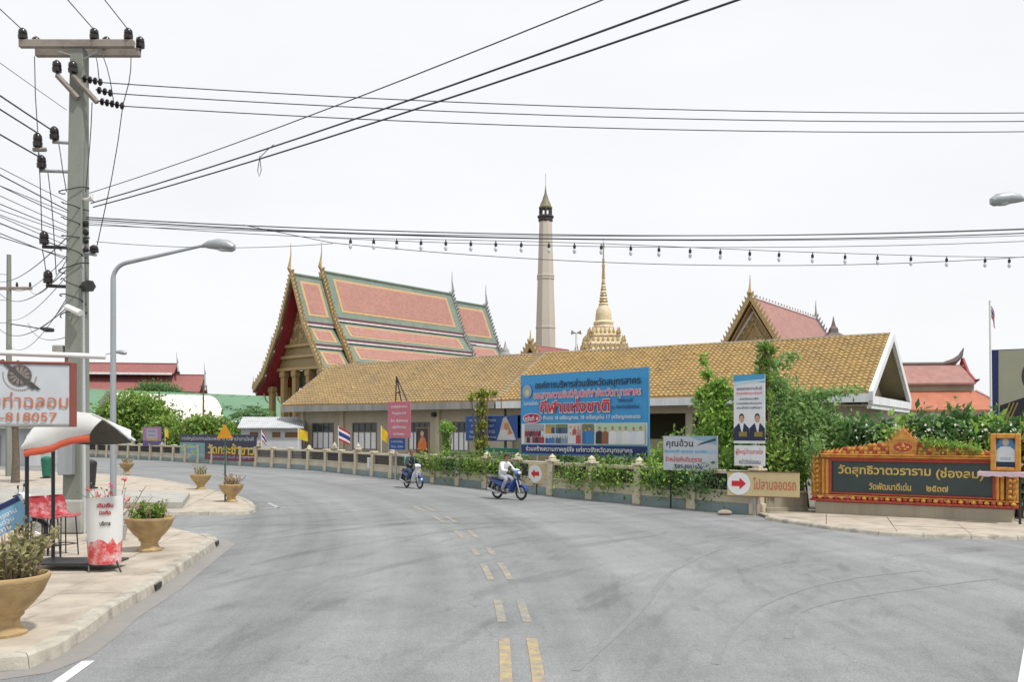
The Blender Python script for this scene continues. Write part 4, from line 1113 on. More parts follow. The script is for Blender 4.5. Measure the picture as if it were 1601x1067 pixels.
TR = (('mango_tree', 'broad leafy tree beside the tall street lamp, in front of the white vault', 214, 84, 3.4, 2.5, 'leaf_mango', 11, Z(615, 84), None),
      ('mango_tree', 'round leafy tree between the pink sign and the white vault', 262, 80, 1.8, 1.6, 'leaf_mango', 12, Z(658, 80), None),
      ('mango_tree', 'round leafy tree above the long banner on the wall', 320, 78, 2.3, 1.8, 'leaf_mango', 13, Z(655, 78), None),
      ('mango_tree', 'low leafy tree behind the yellow triangle sign', 350, 82, 1.7, 1.4, 'leaf_mango', 14, Z(662, 82), None),
      ('shrub_tree', 'small dark tree growing on the green shed skyline', 246, 180, 4.6, 2.4, 'leaf_deep', 15, Z(598, 180), None))
for nm, lb, u, Y, rx, rz, mt, sd_, ztop, gp in TR:
    zc_ = ztop - rz
    es = [(0, 0, zc_, rx, rx * .8, rz), (rx * .45, -.3, zc_ - rz * .35, rx * .6, rx * .55, rz * .7), (-rx * .5, -.2, zc_ - rz * .3, rx * .6, rx * .55, rz * .7)]
    tree(nm, lb, 'tree', (X(u, Y), Y, 0), max(1.2, zc_ - rz * .6), .2, es, 13000, .36, mt, sd_, sub=80, spread=.34)
# palms behind the outbuilding
def palm(u, Y, ztop, label, seed, n=15, L=2.2):
    t = thing('palm_tree', label, 'palm', (X(u, Y), Y, 0)); rnd = random.Random(seed)
    m = MB(); m.tube([(0, 0, 0), (.1, 0, ztop * .5), (0, 0, ztop)], [.2, .15, .12], 7); m.build('trunk', 'bark', t, True)
    pos = []; dr = []
    for k in range(n):
        a = 2 * math.pi * k / n + rnd.uniform(-.2, .2); el = rnd.uniform(.1, 1.1); d = Vector((math.cos(a) * math.cos(el), math.sin(a) * math.cos(el), math.sin(el)))
        p = Vector((0, 0, ztop)); st = L / 16
        for i in range(16):
            p = p + d * st; d = (d + Vector((0, 0, -.085))).normalized(); s = d.cross(Vector((0, 0, 1))).normalized()
            for sg in (-1, 1):
                pos.append(p[:]); dr.append((s * sg + d * .6 + Vector((0, 0, -.35)))[:])
    obj('crown', leaf_mesh('crown', pos, .55, 'leaf_deep', seed, elong=6, dirs=dr), t)
palm(382, 84, Z(655, 84) + .3, 'small dark palm in front of the green shed, away from the temple columns', 3)
palm(406, 80, Z(652, 80), 'small dark palm in front of the green shed, next to the temple columns', 4)

# ------------------------------------------------------------------ utility pole, wires, lamps
UP = Vector((X(119, 20), 20, .15))
def utility_pole(loc, label):
    t = thing('utility_pole', label, 'utility pole', loc)
    top = Z(78, 20) - .15
    def L(u, v, dy=0): return Vector((X(u, 20 + dy) - UP.x, dy, Z(v, 20 + dy) - .15))
    m = MB(); r0, r1 = .22, .15
    m.loft([[(sx * r + ox, sy * r, z) for sx, sy in ((-1, -.92), (-.92, -1), (.92, -1), (1, -.92), (1, .92), (.92, 1), (-.92, 1), (-1, .92))] for z, r, ox in ((0, r0, 0), (top * .5, (r0 + r1) / 2, .03), (top, r1, .08))]); m.build('pole', 'pole_concrete', t)
    m = MB(); m.cbox(-.52, .26, -.26, .3, 0, .78, .04); m.build('plinth', 'concrete', t)
    a, b = L(36, 72), L(214, 79)
    m = MB(); m.cbox(a.x, b.x, -.20, -.08, a.z - .10, a.z + .08, .015); ca = m.build('crossarm', 'arm_concrete', t)
    m = MB(); m.cbox(a.x + .2, b.x, .12, .24, a.z - .17, a.z + .03, .015); m.build('crossarm', 'arm_concrete', t)
    def pin(p, h=.26, par=ca):
        m = MB(); m.lathe([(.03, -.06), (.03, 0), (.10, .02), (.105, h * .4), (.085, h * .45), (.10, h * .55), (.09, h * .85), (.05, h), (.02, h + .02)], 10, p); m.build('insulator', 'insulator', par, True)
    for u in (41, 152, 205):
        pin((L(u, 66).x, -.14, a.z + .08)); pin((L(u + 9, 66).x, .18, a.z + .03))
    # slanted short arms with post insulators, and strain strings
    for (u0, v0, u1, v1) in ((89, 117, 122, 153), (114, 118, 152, 160)):
        p, q = L(u0, v0, -.25), L(u1, v1, -.22); m = MB(); m.tube([p, q], .062, 4); m.build('short_arm', 'arm_concrete', t); pin(p + Vector((0, 0, .05)), .27)
    for (u0, v0, u1, v1, n) in ((128, 122, 160, 129, 4), (150, 140, 176, 146, 3), (155, 158, 194, 166, 5)):
        p, q = L(u0, v0, -.2), L(u1, v1, -.25); m = MB(); m.tube([p, q], .018, 5)
        for k in range(n):
            c = p.lerp(q, (k + .6) / n); d = (q - p).normalized() * .035; m.tube([c - d, c - d * .2, c + d * .2, c + d], [.025, .085, .085, .025], 8)
        m.build('strain_insulator', 'insulator', t, True)
    for (u0, v0, u1, v1) in ((131, 92, 152, 80), (118, 88, 92, 80)):
        m = MB(); m.tube([L(u0, v0, -.13), L(u1, v1, -.16)], .016, 5); m.build('brace', 'galv', t)
    # side brackets with insulators
    for (u0, u1, v, dy) in ((82, 119, 222, -.2), (62, 119, 267, -.2), (66, 117, 386, -.25), (72, 116, 447, -.25)):
        m = MB(); m.tube([L(u0, v, dy), L(u1, v + 2, -.1)], .04, 4); br = m.build('bracket', 'galv' if v < 300 else 'dark_metal', t)
        pin(L(u0 + 3, v - 3, dy), .30, br)
    m = MB(); m.tube([L(52, 234, -.2), L(72, 234, -.2)], .05, 6); m.build('bracket', 'arm_concrete', t); pin(L(59, 231, -.2), .33)
    m = MB(); m.tube([L(59, 235, -.2), L(72, 266, -.2)], .016, 5); m.build('brace', 'galv', t)
    m = MB(); m.tube([L(133, 396, -.1), L(150, 399, -.3)], .035, 5); m.build('bracket', 'galv', t); pin(L(147, 396, -.25), .17, t)
    m = MB(); m.tube([L(132, 449, -.1), L(141, 447, -.25)], [.12, .14], 6); m.build('junction_box', 'dark_metal', t)
    for v in (350, 364, 377, 391):
        m = MB(); m.sphere(L(134.5, v, -.1), .07, 8, 5); m.build('spool_insulator', 'insulator', t, True)
    # floodlight, camera, cabinet, conduit
    m = MB(); m.tube([L(129, 312, -.1), L(137, 312, -.2), L(141, 311, -.25), L(148, 309, -.3)], [.03, .04, .06, .10], 8); m.build('floodlight', 'white_paint', t, True)
    m = MB(); p, q = L(104, 480, -.32), L(126, 490, -.42); m.tube([p, q], [.07, .075], 8); cm = m.build('security_camera', 'white_paint', t)
    m = MB(); m.tube([L(112, 497, -.2), L(113, 487, -.34)], .025, 5); m.build('camera_arm', 'galv', cm)
    m = MB(); m.cbox(L(104, 0).x, L(126, 0).x, -.42, -.22, L(0, 742).z, L(0, 652).z, .02); cb = m.build('cabinet', 'galv', t)
    m = MB(); m.tube([(.24, -.12, 0), (.235, -.12, top * .2), (.20, -.10, top * .5), (.19, -.1, top * .62)], .045, 7); m.build('conduit', 'white_grey', t)
    m = MB(); m.cbox(L(88, 0).x, L(104, 0).x, -.2, .05, L(0, 556).z, L(0, 541).z, .02); m.build('meter_box', 'fascia_old', t)
    # jumper cables down the pole
    rnd = random.Random(9)
    for (u0, v0, u1, v1, bow) in ((54, 88, 59, 206, 0), (205, 88, 192, 165, 4), (150, 88, 155, 125, 2), (192, 166, 150, 392, 4), (144, 160, 134, 300, 2), (60, 240, 66, 380, 2), (75, 270, 88, 430, 3), (92, 225, 104, 300, 1), (66, 390, 74, 440, 2), (160, 84, 178, 160, 4)):
        p, q = L(u0, v0, -.22), L(u1, v1, -.24); md = p.lerp(q, .5) + Vector((bow / 68, -.03, -.05)); m = MB(); m.tube([p, p.lerp(md, .5) + Vector((bow / 250, 0, 0)), md, q], .011, 5); m.build('jumper_cable', 'wire', t)
    for k in range(9):                                    # tangle of drop cables
        v = 300 + k * 24; m = MB(); c = L(118, v, 0); pts = []
        sl_, w1_, ph_ = rnd.uniform(-.25, .25), rnd.uniform(.03, .12), rnd.uniform(0, 6)
        for j in range(25):
            f = j / 24; aa = f * math.pi * 1.25 - .4; rr = .27 + .05 * math.sin(3 * aa + ph_); pts.append((c.x + rr * math.cos(aa) * 1.08, -rr * max(.0, math.sin(aa)) * 1.05 - .02, c.z + sl_ * (f - .5) + w1_ * math.sin(5 * f + ph_)))
        m.tube(pts, .014, 5); m.build('cable_loop', 'wire', t)
    return t
pole = utility_pole(UP, 'tall square concrete utility pole with crossarm, insulators and tangled cables')
pole2 = copy_tree(pole); pole2.location = (18.6, 22.4, .1); pole2['label'] = 'concrete utility pole beyond the golden name wall carrying the far wire ends'

def wire(pts, r, label, group, name='overhead_wire'):
    m = MB(); o0 = Vector(pts[0]); m.tube([Vector(p) - o0 for p in pts], r, 5)
    o = m.build(name, 'wire'); o.location = o0
    return tag(o, label, 'wire', group)
def sagged(a, b, sag, n=22):
    a = Vector(a); b = Vector(b)
    return [a.lerp(b, k / n) - Vector((0, 0, 4 * sag * (k / n) * (1 - k / n))) for k in range(n + 1)]
def LP(u, v, Y=20): return P(u, v, Y)
# three power lines across the junction to the right
E = 18.6
for (u, v, vr, ym, wd) in ((160, 129, 176, 22.2, 'upper'), (176, 146, 186, 22.3, 'middle'), (194, 166, 199, 22.4, 'lowest')):
    a = LP(u, v, 19.75); b = Vector((E + (u - 176) * .01, ym, Z(vr, 22.4)))
    wire(sagged(a, b, .32), .013, wd + ' of three thin power lines strung from the strain insulators across the junction', 'power lines across the junction')
# three lines that pass over the viewer to the upper right
for (u, v, ua, va, h, wd) in ((140, 302, 840, 0, 7.7, 'thin upper cable'), (142, 318, 930, 0, 7.6, 'thicker middle cable'), (146, 324, 1000, 0, 7.5, 'thicker lower cable')):
    a = LP(u, v, 19.8); k = (HZ - va) / F; Y = (h - CZ) / k; b = Vector((X(ua, Y), Y, h)); d = (b - a); e = a + d * 2.6; e.z = h + .1
    wire(sagged(a, e, .55), .014 if ua > 850 else .009, wd + ' rising from the floodlight on the pole over the roadway', 'cables over the roadway')
m = MB(); q = P(428, 226, 16.6)
m.tube([(0, 0, 0), (-.12, 0, -.1), (-.27, 0, -.25), (-.31, 0, -.5), (-.28, 0, -.62), (-.24, 0, -.5), (-.27, 0, -.22)], .008, 5); o = m.build('cable_tail', 'wire'); o.location = q; tag(o, 'short loose loop of cable dangling from the sloping cables', 'wire')
# telecom bundle to the right
for k, (v, vr, sg) in enumerate(((340, 346, .42), (343, 350, .46), (346, 356, .40), (349, 361, .5), (352, 343, .34))):
    a = LP(134, v, 19.8); b = Vector((E - .2, 22.2 + k * .05, Z(vr, 22.4)))
    wire(sagged(a, b, sg), .014 if k < 2 else .008, 'dark communication cable in the bundle below the power lines', 'communication cables across the junction')
wire([LP(380, 352, 20.4)] + sagged(LP(520, 380, 20.6), Vector((E - .2, 22.5, Z(372, 22.4))), .62), .009, 'single slack cable hanging lowest across the junction', None)
wire(sagged(LP(150, 378, 19.8), LP(520, 381, 20.6), .12, 10), .007, 'short slack cable from the pole past the street lamp head', None)
# string of bulbs
sb_pts = [LP(500, 370, 20.6)] + [LP(u, v, 20.6 + (u - 545) / 1040 * 1.2) for u, v in ((545, 372), (700, 375), (815, 377.5), (940, 381), (1079, 387), (1218, 393), (1372, 398), (1480, 401), (1578, 402.5), (1700, 402))] + [Vector((E - .25, 22.3, Z(396, 22.4)))]
sb = thing('bulb_string', 'string of small hanging light bulbs across the road', 'lights', sb_pts[0])
m = MB(); m.tube([p - sb_pts[0] for p in sb_pts], .008, 5); m.build('cable', 'wire', sb)
bm_ = MB(); bm_.lathe([(.012, .0), (.012, -.05), (.034, -.055), (.036, -.13), (.02, -.14)], 8); bm_ = bm_.mesh('bulb_socket', 'black_plastic')
bg_ = MB(); bg_.lathe([(.015, -.14), (.04, -.18), (.045, -.22), (.02, -.265)], 8); bg_ = bg_.mesh('bulb', 'headlight', True)
for u in (548, 584, 620, 658, 697, 736, 775, 815, 858, 898, 940, 986, 1030, 1079, 1126, 1172, 1218, 1270, 1321, 1372, 1424, 1480, 1540, 1578):
    for i in range(len(sb_pts) - 1):
        ua = 800.5 + F * sb_pts[i].x / sb_pts[i].y; ub = 800.5 + F * sb_pts[i + 1].x / sb_pts[i + 1].y
        if ua <= u <= ub:
            p = sb_pts[i].lerp(sb_pts[i + 1], (u - ua) / (ub - ua)) - sb_pts[0]; so = inst(bm_, 'bulb_socket', sb, p); inst(bg_, 'bulb', so)
# lines from the pole along the pavement, past the viewer on the left
for (u, v, wd) in ((41, 52, 'the crossarm end over the side brackets'), (152, 52, 'the inner crossarm insulator nearest the pole'), (205, 52, 'the crossarm end over the strain insulators')):
    a = LP(u, v, 19.86); wire(sagged(a, a + Vector((3.4, -31, .1)), .35), .012, 'power line running along the near pavement from ' + wd, 'power lines along the near pavement')
for (u, v, wd) in ((85, 206, 'topmost grey bracket'), (59, 208, 'small beige bracket'), (66, 248, 'second grey bracket')):
    a = LP(u, v, 19.75); wire(sagged(a, a + Vector((3.0, -31, .0)), .5), .018, 'thick dark cable leaving the ' + wd + ' on the pole along the pavement', 'thick cables along the near pavement')
wire(sagged(LP(104, 172, 19.9), LP(104, 172, 19.9) + Vector((2.2, -31, -.3)), .4), .007, 'very thin line just under the strain insulators leading along the pavement', None)
rnd = random.Random(21)
for k in range(12):
    v = 318 + k * 8.2 + rnd.uniform(-3, 3); a = LP(106, v, 19.85)
    wire(sagged(a, a + Vector((rnd.uniform(1.6, 3.6), -31, rnd.uniform(-.6, .5))), rnd.uniform(.3, .7)), rnd.choice((.008, .01, .013)), 'communication cable in the fan leaving the pole along the near pavement', 'communication cables along the near pavement')
# far poles on the left with wires between
fpX, fpY = X(14, 46), 46
fp = thing('utility_pole', 'distant thin concrete utility pole with one crossarm and an arm lamp', 'utility pole', (fpX, fpY, .12))
zt_ = Z(402, 46)
m = MB(); m.tube([(0, 0, 0), (0, 0, zt_)], [.17, .11], 6); m.build('pole', 'pole_concrete', fp)
m = MB(); m.cbox(-.9, 1.25, -.1, .02, Z(452, 46) - .18, Z(452, 46) - .02, .01); m.build('crossarm', 'arm_concrete', fp)
for x in (-.8, .45, 1.15):
    m = MB(); m.lathe([(.05, 0), (.07, .1), (.04, .25)], 8, (x, -.04, Z(452, 46) - .02)); m.build('insulator', 'insulator', fp)
m = MB(); m.tube([(0, 0, Z(510, 46)), (.9, -.1, Z(514, 46)), (1.9, -.2, Z(519, 46))], .03, 5); m.build('lamp_arm', 'dark_metal', fp)
m = MB(); m.tube([(1.8, -.2, Z(518, 46)), (2.1, -.22, Z(520, 46)), (2.5, -.25, Z(521, 46))], [.06, .14, .1], 8); m.build('lamp_head', 'dark_metal', fp)
for k, (v0, v1) in enumerate(((360, 440), (388, 450), (395, 450), (410, 455), (420, 500), (460, 505), (470, 512), (455, 540), (515, 508))):
    a = LP(104, v0 + 12, 20.1); b = Vector((fpX + (-.6, 0, 1.0)[k % 3], fpY, Z(v1, 46)))
    wire(sagged(a, b, .35 + .1 * (k % 4)), .010 if k % 3 else .014, 'cable running from the tall pole back to the distant pole', 'cables back to the distant pole')
for k, (v0, v1) in enumerate(((430, 330), (470, 420), (505, 500))):
    a = Vector((fpX, fpY, Z(v0, 46))); wire(sagged(a, a + Vector((-16, -14, (v0 - v1) / 60)), .5), .014, 'cable leaving the distant pole away to the side', 'cables away from the distant pole')
# thin poles in the temple yard
for (u, Y, v, lb) in ((249, 95, 612, 'bare timber pole among the leafy trees by the pink sign'), (318, 110, 598, 'thin dark pole standing before the white vaulted roof')):
    t = thing('timber_pole', lb, 'pole', (X(u, Y), Y, 0)); m = MB(); m.tube([(0, 0, 0), (0, 0, Z(v, Y))], [.14, .09], 6); m.build('pole', 'bark', t)
    m = MB(); m.cbox(-.5, .5, -.06, .02, Z(v, Y) - .6, Z(v, Y) - .48, .01); m.build('crossarm', 'bark', t)

def street_lamp(name, label, loc, h, reach, sgn=1, r=.085):
    t = thing(name, label, 'street lamp', loc)
    m = MB(); pts = [(0, 0, 0), (0, 0, h * .5), (0, 0, h - .55)]
    for k in range(1, 7):
        a = math.pi / 2 * k / 6 * .86; pts.append((sgn * .5 * (1 - math.cos(a)), 0, h - .55 + .5 * math.sin(a)))
    pts.append((sgn * reach, 0, h + reach * .17))
    m.tube(pts, [r * 1.1, r, r * .9] + [r * .75] * 6 + [r * .5], 10); m.build('post', 'galv', t, True)
    m = MB(); m.cbox(-.2, .2, -.2, .2, 0, .03, .008); m.build('base_plate', 'galv', t)
    e = Vector((sgn * reach, 0, h + reach * .17)); m = MB()
    m.tube([e + Vector((sgn * -.05, 0, -.01)), e + Vector((sgn * .12, 0, .02)), e + Vector((sgn * .4, 0, .03)), e + Vector((sgn * .7, 0, -.02)), e + Vector((sgn * .86, 0, -.09)), e + Vector((sgn * .92, 0, -.14))], [.05, .12, .17, .18, .13, .03], 12); hd = m.build('lamp_head', 'galv', t, True)
    m = MB(); m.sphere(e + Vector((sgn * .6, 0, -.10)), .16, 10, 6, (1.5, .85, .6)); m.build('lens', 'white_grey', hd, True)
    return t
YL = 26.0
lp = street_lamp('street_lamp', 'tall galvanised street lamp with curved arm behind the flower pot', (X(177, YL), YL, .11), Z(408, YL) - .11, 2.75)
fl = street_lamp('street_lamp', 'small far street lamp whose arm peeps out behind the utility pole', (X(128, 68), 68, .0), Z(560, 68), 2.6, 1, .07)
rl = street_lamp('street_lamp', 'street lamp by the portrait billboard with only its head over the road', (X(1562, 24) + 3.6, 24.4, .1), Z(303, 24) - .6, 2.7, -1)

# ------------------------------------------------------------------ golden temple name wall
NA, NBp = G(1266, 807), G(1594, 824)
nd = (NBp - NA); NL = nd.length
nw = thing('name_wall', 'long temple name wall with dark board, gold Thai lettering and carved gilded frame', 'sign', (NA.x, NA.y, .09), math.atan2(nd.y, nd.x))
ZN = lambda v: Z(v, 24.6) - .09
nw.scale = (1, 1, .87)
m = MB(); m.cbox(.15, NL - .15, 0, .75, -.1, .42, .03); m.build('plinth', 'plinth', nw)
for xa in (.03, NL - .32):
    m = MB(); m.cbox(xa, xa + .29, .04, .6, .66, 1.9, .02); m.build('side_panel', 'sign_gold', nw)
m = MB(); m.cbox(.0, NL, -.06, .8, .42, .50, .02); m.build('ledge', 'sign_red', nw)
n = 34
for k in range(n):                                         # lotus petals of the base band
    xx = .06 + (NL - .12) * (k + .5) / n; w_ = (NL - .12) / n
    m = MB(); m.lathe([(.02, .0), (w_ * .46, .04), (w_ * .42, .08), (w_ * .12, .12), (.01, .13)], 7, (xx, -.02, .495), sy=.7); m.build('lotus_petal', 'sign_gold_smooth' if k % 2 else 'sign_red', nw)
m = MB(); m.cbox(.02, NL - .02, -.03, .78, .60, .66, .02); m.build('ledge', 'sign_gold', nw)
m = MB(); m.cbox(.4, NL - .4, .12, .7, .66, 1.92, .02); m.build('core', 'plinth', nw)
bx0, bx1, bz0, bz1 = .62, NL - .62, .74, 1.78
m = MB(); m.cbox(bx0, bx1, .06, .12, bz0, bz1, .008); m.build('board', 'sign_board', nw)
for x0, x1, z0, z1, mt in ((bx0 - .07, bx0, bz0 - .06, bz1 + .06, 'sign_red'), (bx1, bx1 + .07, bz0 - .06, bz1 + .06, 'sign_red'), (bx0, bx1, bz1, bz1 + .06, 'sign_red'), (bx0, bx1, bz0 - .06, bz0, 'sign_red')):
    m = MB(); m.cbox(x0, x1, -.02, .14, z0, z1, .01); m.build('frame_strip', mt, nw)
for s_, x0 in ((-1, bx0 - .28), (1, bx1 + .07)):
    m = MB(); m.cbox(x0, x0 + .09, -.05, .2, .66, 1.86, .03); m.build('pilaster', 'sign_gold_smooth', nw)
    m = MB(); m.cbox(x0 + .10, x0 + .20, -.04, .2, .66, 1.86, .03); m.build('pilaster', 'sign_gold_smooth', nw)
for k, (z0, z1, y0) in enumerate(((1.84, 1.90, -.05), (1.90, 1.97, -.08), (1.97, 2.02, -.11))):
    m = MB(); m.cbox(bx0 - .30, bx1 + .30, y0, .6, z0, z1, .02); m.build('cornice', ('sign_red', 'sign_gold_smooth', 'sign_gold')[k], nw)
rs = random.Random(31)
def flame(mb, x, z, h, w_, y=-.02, lean=0.0):
    mb.loft([[(x + lean * h * f * f + sx * w_ * ww, y + sy * w_ * ww * .6, z + h * f) for sx, sy in ((-1, 0), (-.5, -1), (.5, -1), (1, 0), (0, .8))] for f, ww in ((0, .5), (.25, .62), (.5, .42), (.75, .22), (1, .04))])
# carved leaf scrolls up both sides
for s_, xc in ((-1, .14), (1, NL - .14)):
    for k in range(8):
        m = MB(); z = .68 + k * .165; flame(m, xc + s_ * rs.uniform(-.02, .03), z, .27, .11, .02, s_ * .5); m.build('scroll', 'sign_gold', nw)
        m = MB(); m.sphere((xc - s_ * .08, -.02, z + .09), .055, 8, 6, (1, .6, 1)); m.build('boss', 'sign_gold_smooth', nw)
# crest: rises to the middle with scrolls, central gabled emblem
xm = NL * .475
def crest_z(x):
    f = 1 - abs(x - xm) / (xm - .3 if x < xm else NL - .3 - xm); return 2.02 + max(0, f) * .46
k = 0; x = .38
while x < NL - .35:
    if abs(x - xm) > .36:
        h = crest_z(x) - 2.02
        s_ = 1 if x < xm else -1
        m = MB(); flame(m, x, 2.0 + h * .55, .16 + h * .35, .10 + h * .05, .06, s_ * .5); m.build('crest_scroll', 'sign_gold', nw)
        for j in range(1 + int(h / .13)):
            m = MB(); m.lathe([(.015, 0), (.062, .01), (.058, .03), (.03, .035), (.025, .05), (.008, .055)], 9); q = m.build('crest_scroll', 'sign_gold_smooth' if (k + j) % 3 else 'sign_red', nw); q.location = (x + rs.uniform(-.02, .02), .04, 2.06 + j * .13); q.rotation_euler = (R(90), 0, rs.uniform(-.3, .3)); q.scale = (1, 1.15, 1)
    x += .118; k += 1
m = MB(); m.prism([(.30, 2.0), (NL - .30, 2.0)] + [(xx, crest_z(xx) + .02) for xx in [NL - .34 - i * (NL - .68) / 24 for i in range(25)]], 'y', .04, .26); m.build('crest_back', 'sign_gold', nw)
m = MB(); m.prism([(xm - .34, 2.0), (xm + .34, 2.0), (xm + .37, 2.42), (xm + .19, 2.62), (xm, 2.86), (xm - .19, 2.62), (xm - .37, 2.42)], 'y', -.06, .22); em = m.build('emblem_gable', 'sign_gold', nw)
m = MB(); m.prism([(xm - .2, 2.50), (xm + .2, 2.50), (xm, 2.76)], 'y', -.085, -.055); m.build('gable_panel', 'sign_gold_smooth', em)
m = MB(); m.poly(ell(xm, 2.26, .29, .19, -.075, 20)); m.build('emblem_disc', 'sign_gold_smooth', em, fix=False)
m = MB(); m.poly(ell(xm, 2.26, .245, .15, -.08, 20)); m.build('emblem_field', 'sign_red', em, fix=False)
m = MB()
for kx, kz, rr in ((0, .03, .05), (-.12, -.01, .04), (.12, -.01, .04), (-.06, -.06, .035), (.06, -.06, .035), (0, .1, .03)):
    q = MB(); q.sphere((xm + kx, -.085, 2.26 + kz), rr, 8, 5, (1.2, .4, 1)); q.build('emblem_relief', 'sign_gold_smooth', em)
for s_ in (-1, 1):
    for j in range(4):
        m = MB(); flame(m, xm + s_ * (.36 - j * .085), 2.42 + j * .115, .16, .06, .0, s_ * .4); m.build('gable_flame', 'sign_gold', em)
m = MB(); flame(m, xm, 2.82, .2, .05, .05); m.build('gable_flame', 'sign_gold', em)
bc = (bx0 + bx1) / 2
def nx(u):                                                 # local x seen at column u on the board face
    k = (u - 800.5) / F; c, s = nd.x / NL, nd.y / NL; return (k * NA.y - NA.x) / (c - k * s)
lettering(nw, 'วัดสุทธิวาตวราราม', (nx(1310) + nx(1455)) / 2, 1.46, nx(1455) - nx(1310), .40, .058, 'letter_gold', .012, offset=.022)
lettering(nw, '(ช่องลม)', (nx(1463) + nx(1538)) / 2, 1.43, nx(1538) - nx(1463), .40, .058, 'letter_gold', .012, offset=.022)
lettering(nw, 'วัดพัฒนาดีเด่น', (nx(1358) + nx(1424)) / 2, .98, nx(1424) - nx(1358), .25, .058, 'letter_gold', .01, offset=.02)
lettering(nw, '๒๕๓๗', (nx(1448) + nx(1482)) / 2, .95, nx(1482) - nx(1448), .19, .058, 'letter_gold', .01, offset=.02)
# framed portrait and parasol cloth at the wall's end
fx0, fx1 = nx(1550), nx(1597)
pf = thing('framed_portrait', 'gold framed blue portrait of a figure in white standing on the name wall', 'picture', (NA.x + nd.x / NL * fx0, NA.y + nd.y / NL * fx0, .09), math.atan2(nd.y, nd.x))
fw = fx1 - fx0; z0, z1 = ZN(733) + .02, ZN(678)
for x0, x1, a0, a1 in ((0, .13, z0, z1), (fw - .13, fw, z0, z1), (.13, fw - .13, z1 - .13, z1), (.13, fw - .13, z0, z0 + .1)):
    m = MB(); m.cbox(x0, x1, -.36, -.26, a0, a1, .02); m.build('frame', 'sign_gold_smooth', pf)
m = MB(); m.bb(.05, fw - .05, -.27, -.24, z0 + .05, z1 - .05); m.build('backing', 'p_umber', pf)
p = Pr(-.275); p.rect(.12, z0 + .09, fw - .12, z1 - .12, pc('#1c3f66')); p.oval(fw / 2, z0 + .52, .24, .36, pc('#4a86b5')); cx = fw / 2
p.patch([(cx - .27, z0 + .2), (cx + .27, z0 + .2), (cx + .24, z0 + .52), (cx + .1, z0 + .64), (cx - .1, z0 + .64), (cx - .24, z0 + .52)], pc('#dfe6ea'))
p.oval(cx, z0 + .75, .075, .10, pc('#c7b4a4')); p.patch([(cx - .3, z0 + .1), (cx + .3, z0 + .1), (cx + .28, z0 + .24), (cx - .28, z0 + .24)], pc('#16304f')); p.rect(cx - .12, z0 + .28, cx + .12, z0 + .36, pc('#b9c4cf')); p.done('portrait_print', pf)
cl = thing('offering_shelf', 'shelf draped with dusty pink cloth below the framed portrait', 'shelf', pf.location.copy(), math.atan2(nd.y, nd.x))
m = MB(); ring = []
for k in range(15):
    xx = -.28 + k * (fw + .5) / 14; dz = .015 * math.sin(k * 1.9); ring.append([(xx, -.52, z0 - .14 + dz), (xx, -.50, z0 - .03), (xx, -.20, z0 - .015), (xx, -.14, z0 - .04), (xx, -.48, z0 - .11)])
m.loft(ring); m.build('cloth', 'cloth_pink', cl)
for x in (.1, fw - .3):
    m = MB(); m.tube([(x, -.42, z0 - .06), (x, .04, z0 - .07)], .02, 6); m.build('shelf_bracket', 'dark_metal', cl)
m = MB(); m.tube([(fw - .02, -.3, z0 - .05), (fw - .02, -.3, 0)], .035, 6); m.build('shelf_leg', 'dark_metal', cl)

# ------------------------------------------------------------------ boards and signs along the wall
def board_frame(uL, YL, uR, YR):
    a = Vector((X(uL, YL), YL, 0)); b = Vector((X(uR, YR), YR, 0)); d = b - a
    return a, d.length, math.atan2(d.y, d.x)
def sign(name, label, cat, uL, YL, uR, YR, vT, vB, face, posts, group=None, th=.05, post_mat='galv', base=0.0, post_y=.06, pr=.04):
    a, w_, rz = board_frame(uL, YL, uR, YR); Ym = (YL + YR) / 2
    z1, z0 = Z(vT, Ym) - base, Z(vB, Ym) - base
    t = thing(name, label, cat, (a.x, a.y, base), rz, group)
    m = MB(); m.cbox(0, w_, 0, th, z0, z1, .008); m.build('panel', face, t)
    for f, zt_ in posts:
        m = MB(); m.tube([(w_ * f, th + post_y, 0), (w_ * f, th + post_y, z1 if zt_ is None else zt_)], pr, 7); m.build('post', post_mat, t)
    return t, w_, z0, z1
wy = lambda u, b=0: wall_u(u, b)[0].y
# big blue congratulation board
t, w_, z0, z1 = sign('billboard', 'large sky blue congratulation billboard with photo strip above the wall', 'billboard', 815, 36.1, 1013, 31.3, 583, 712, 'p_blue', ((.12, None), (.5, None), (.88, None)), th=.07, post_mat='galv')
h_ = z1 - z0
p = Pr(-.003); p.rect(.0, z0 + h_ * .885, w_, z1, pc('#3fa2de')); 
p.rect(.02, z0 + .02, w_ - .02, z0 + h_ * .115, pc('#1a2a6c')); zp0, zp1 = z0 + h_ * .125, z0 + h_ * .385
p.rect(.02, zp0, w_ - .02, zp1, pc('#dfe3e6'))
g_ = w_
crowd(p, .03 * g_, zp0 + .03, .205 * g_, zp1 - .03, pc('#9fa7b0'), ['#a02c3c', '#29324f', '#cfd2d4', '#7f3040', '#c2a08a'], 7, 1, 2)
crowd(p, .215 * g_, (zp0 + zp1) / 2 + .02, .295 * g_, zp1 - .03, pc('#8a9a70'), ['#c9924a', '#34425c', '#4c6ba0'], 3, 2)
crowd(p, .302 * g_, (zp0 + zp1) / 2 + .02, .40 * g_, zp1 - .03, pc('#5f7f58'), ['#24354e', '#3d5b78'], 4, 3)
crowd(p, .215 * g_, zp0 + .03, .295 * g_, (zp0 + zp1) / 2 - .02, pc('#c5d3df'), ['#3f6fb5', '#355a9c', '#6f94c9'], 3, 4)
crowd(p, .302 * g_, zp0 + .03, .40 * g_, (zp0 + zp1) / 2 - .02, pc('#bcc9cf'), ['#8296a8', '#e0e4e6', '#4c5e74'], 4, 5)
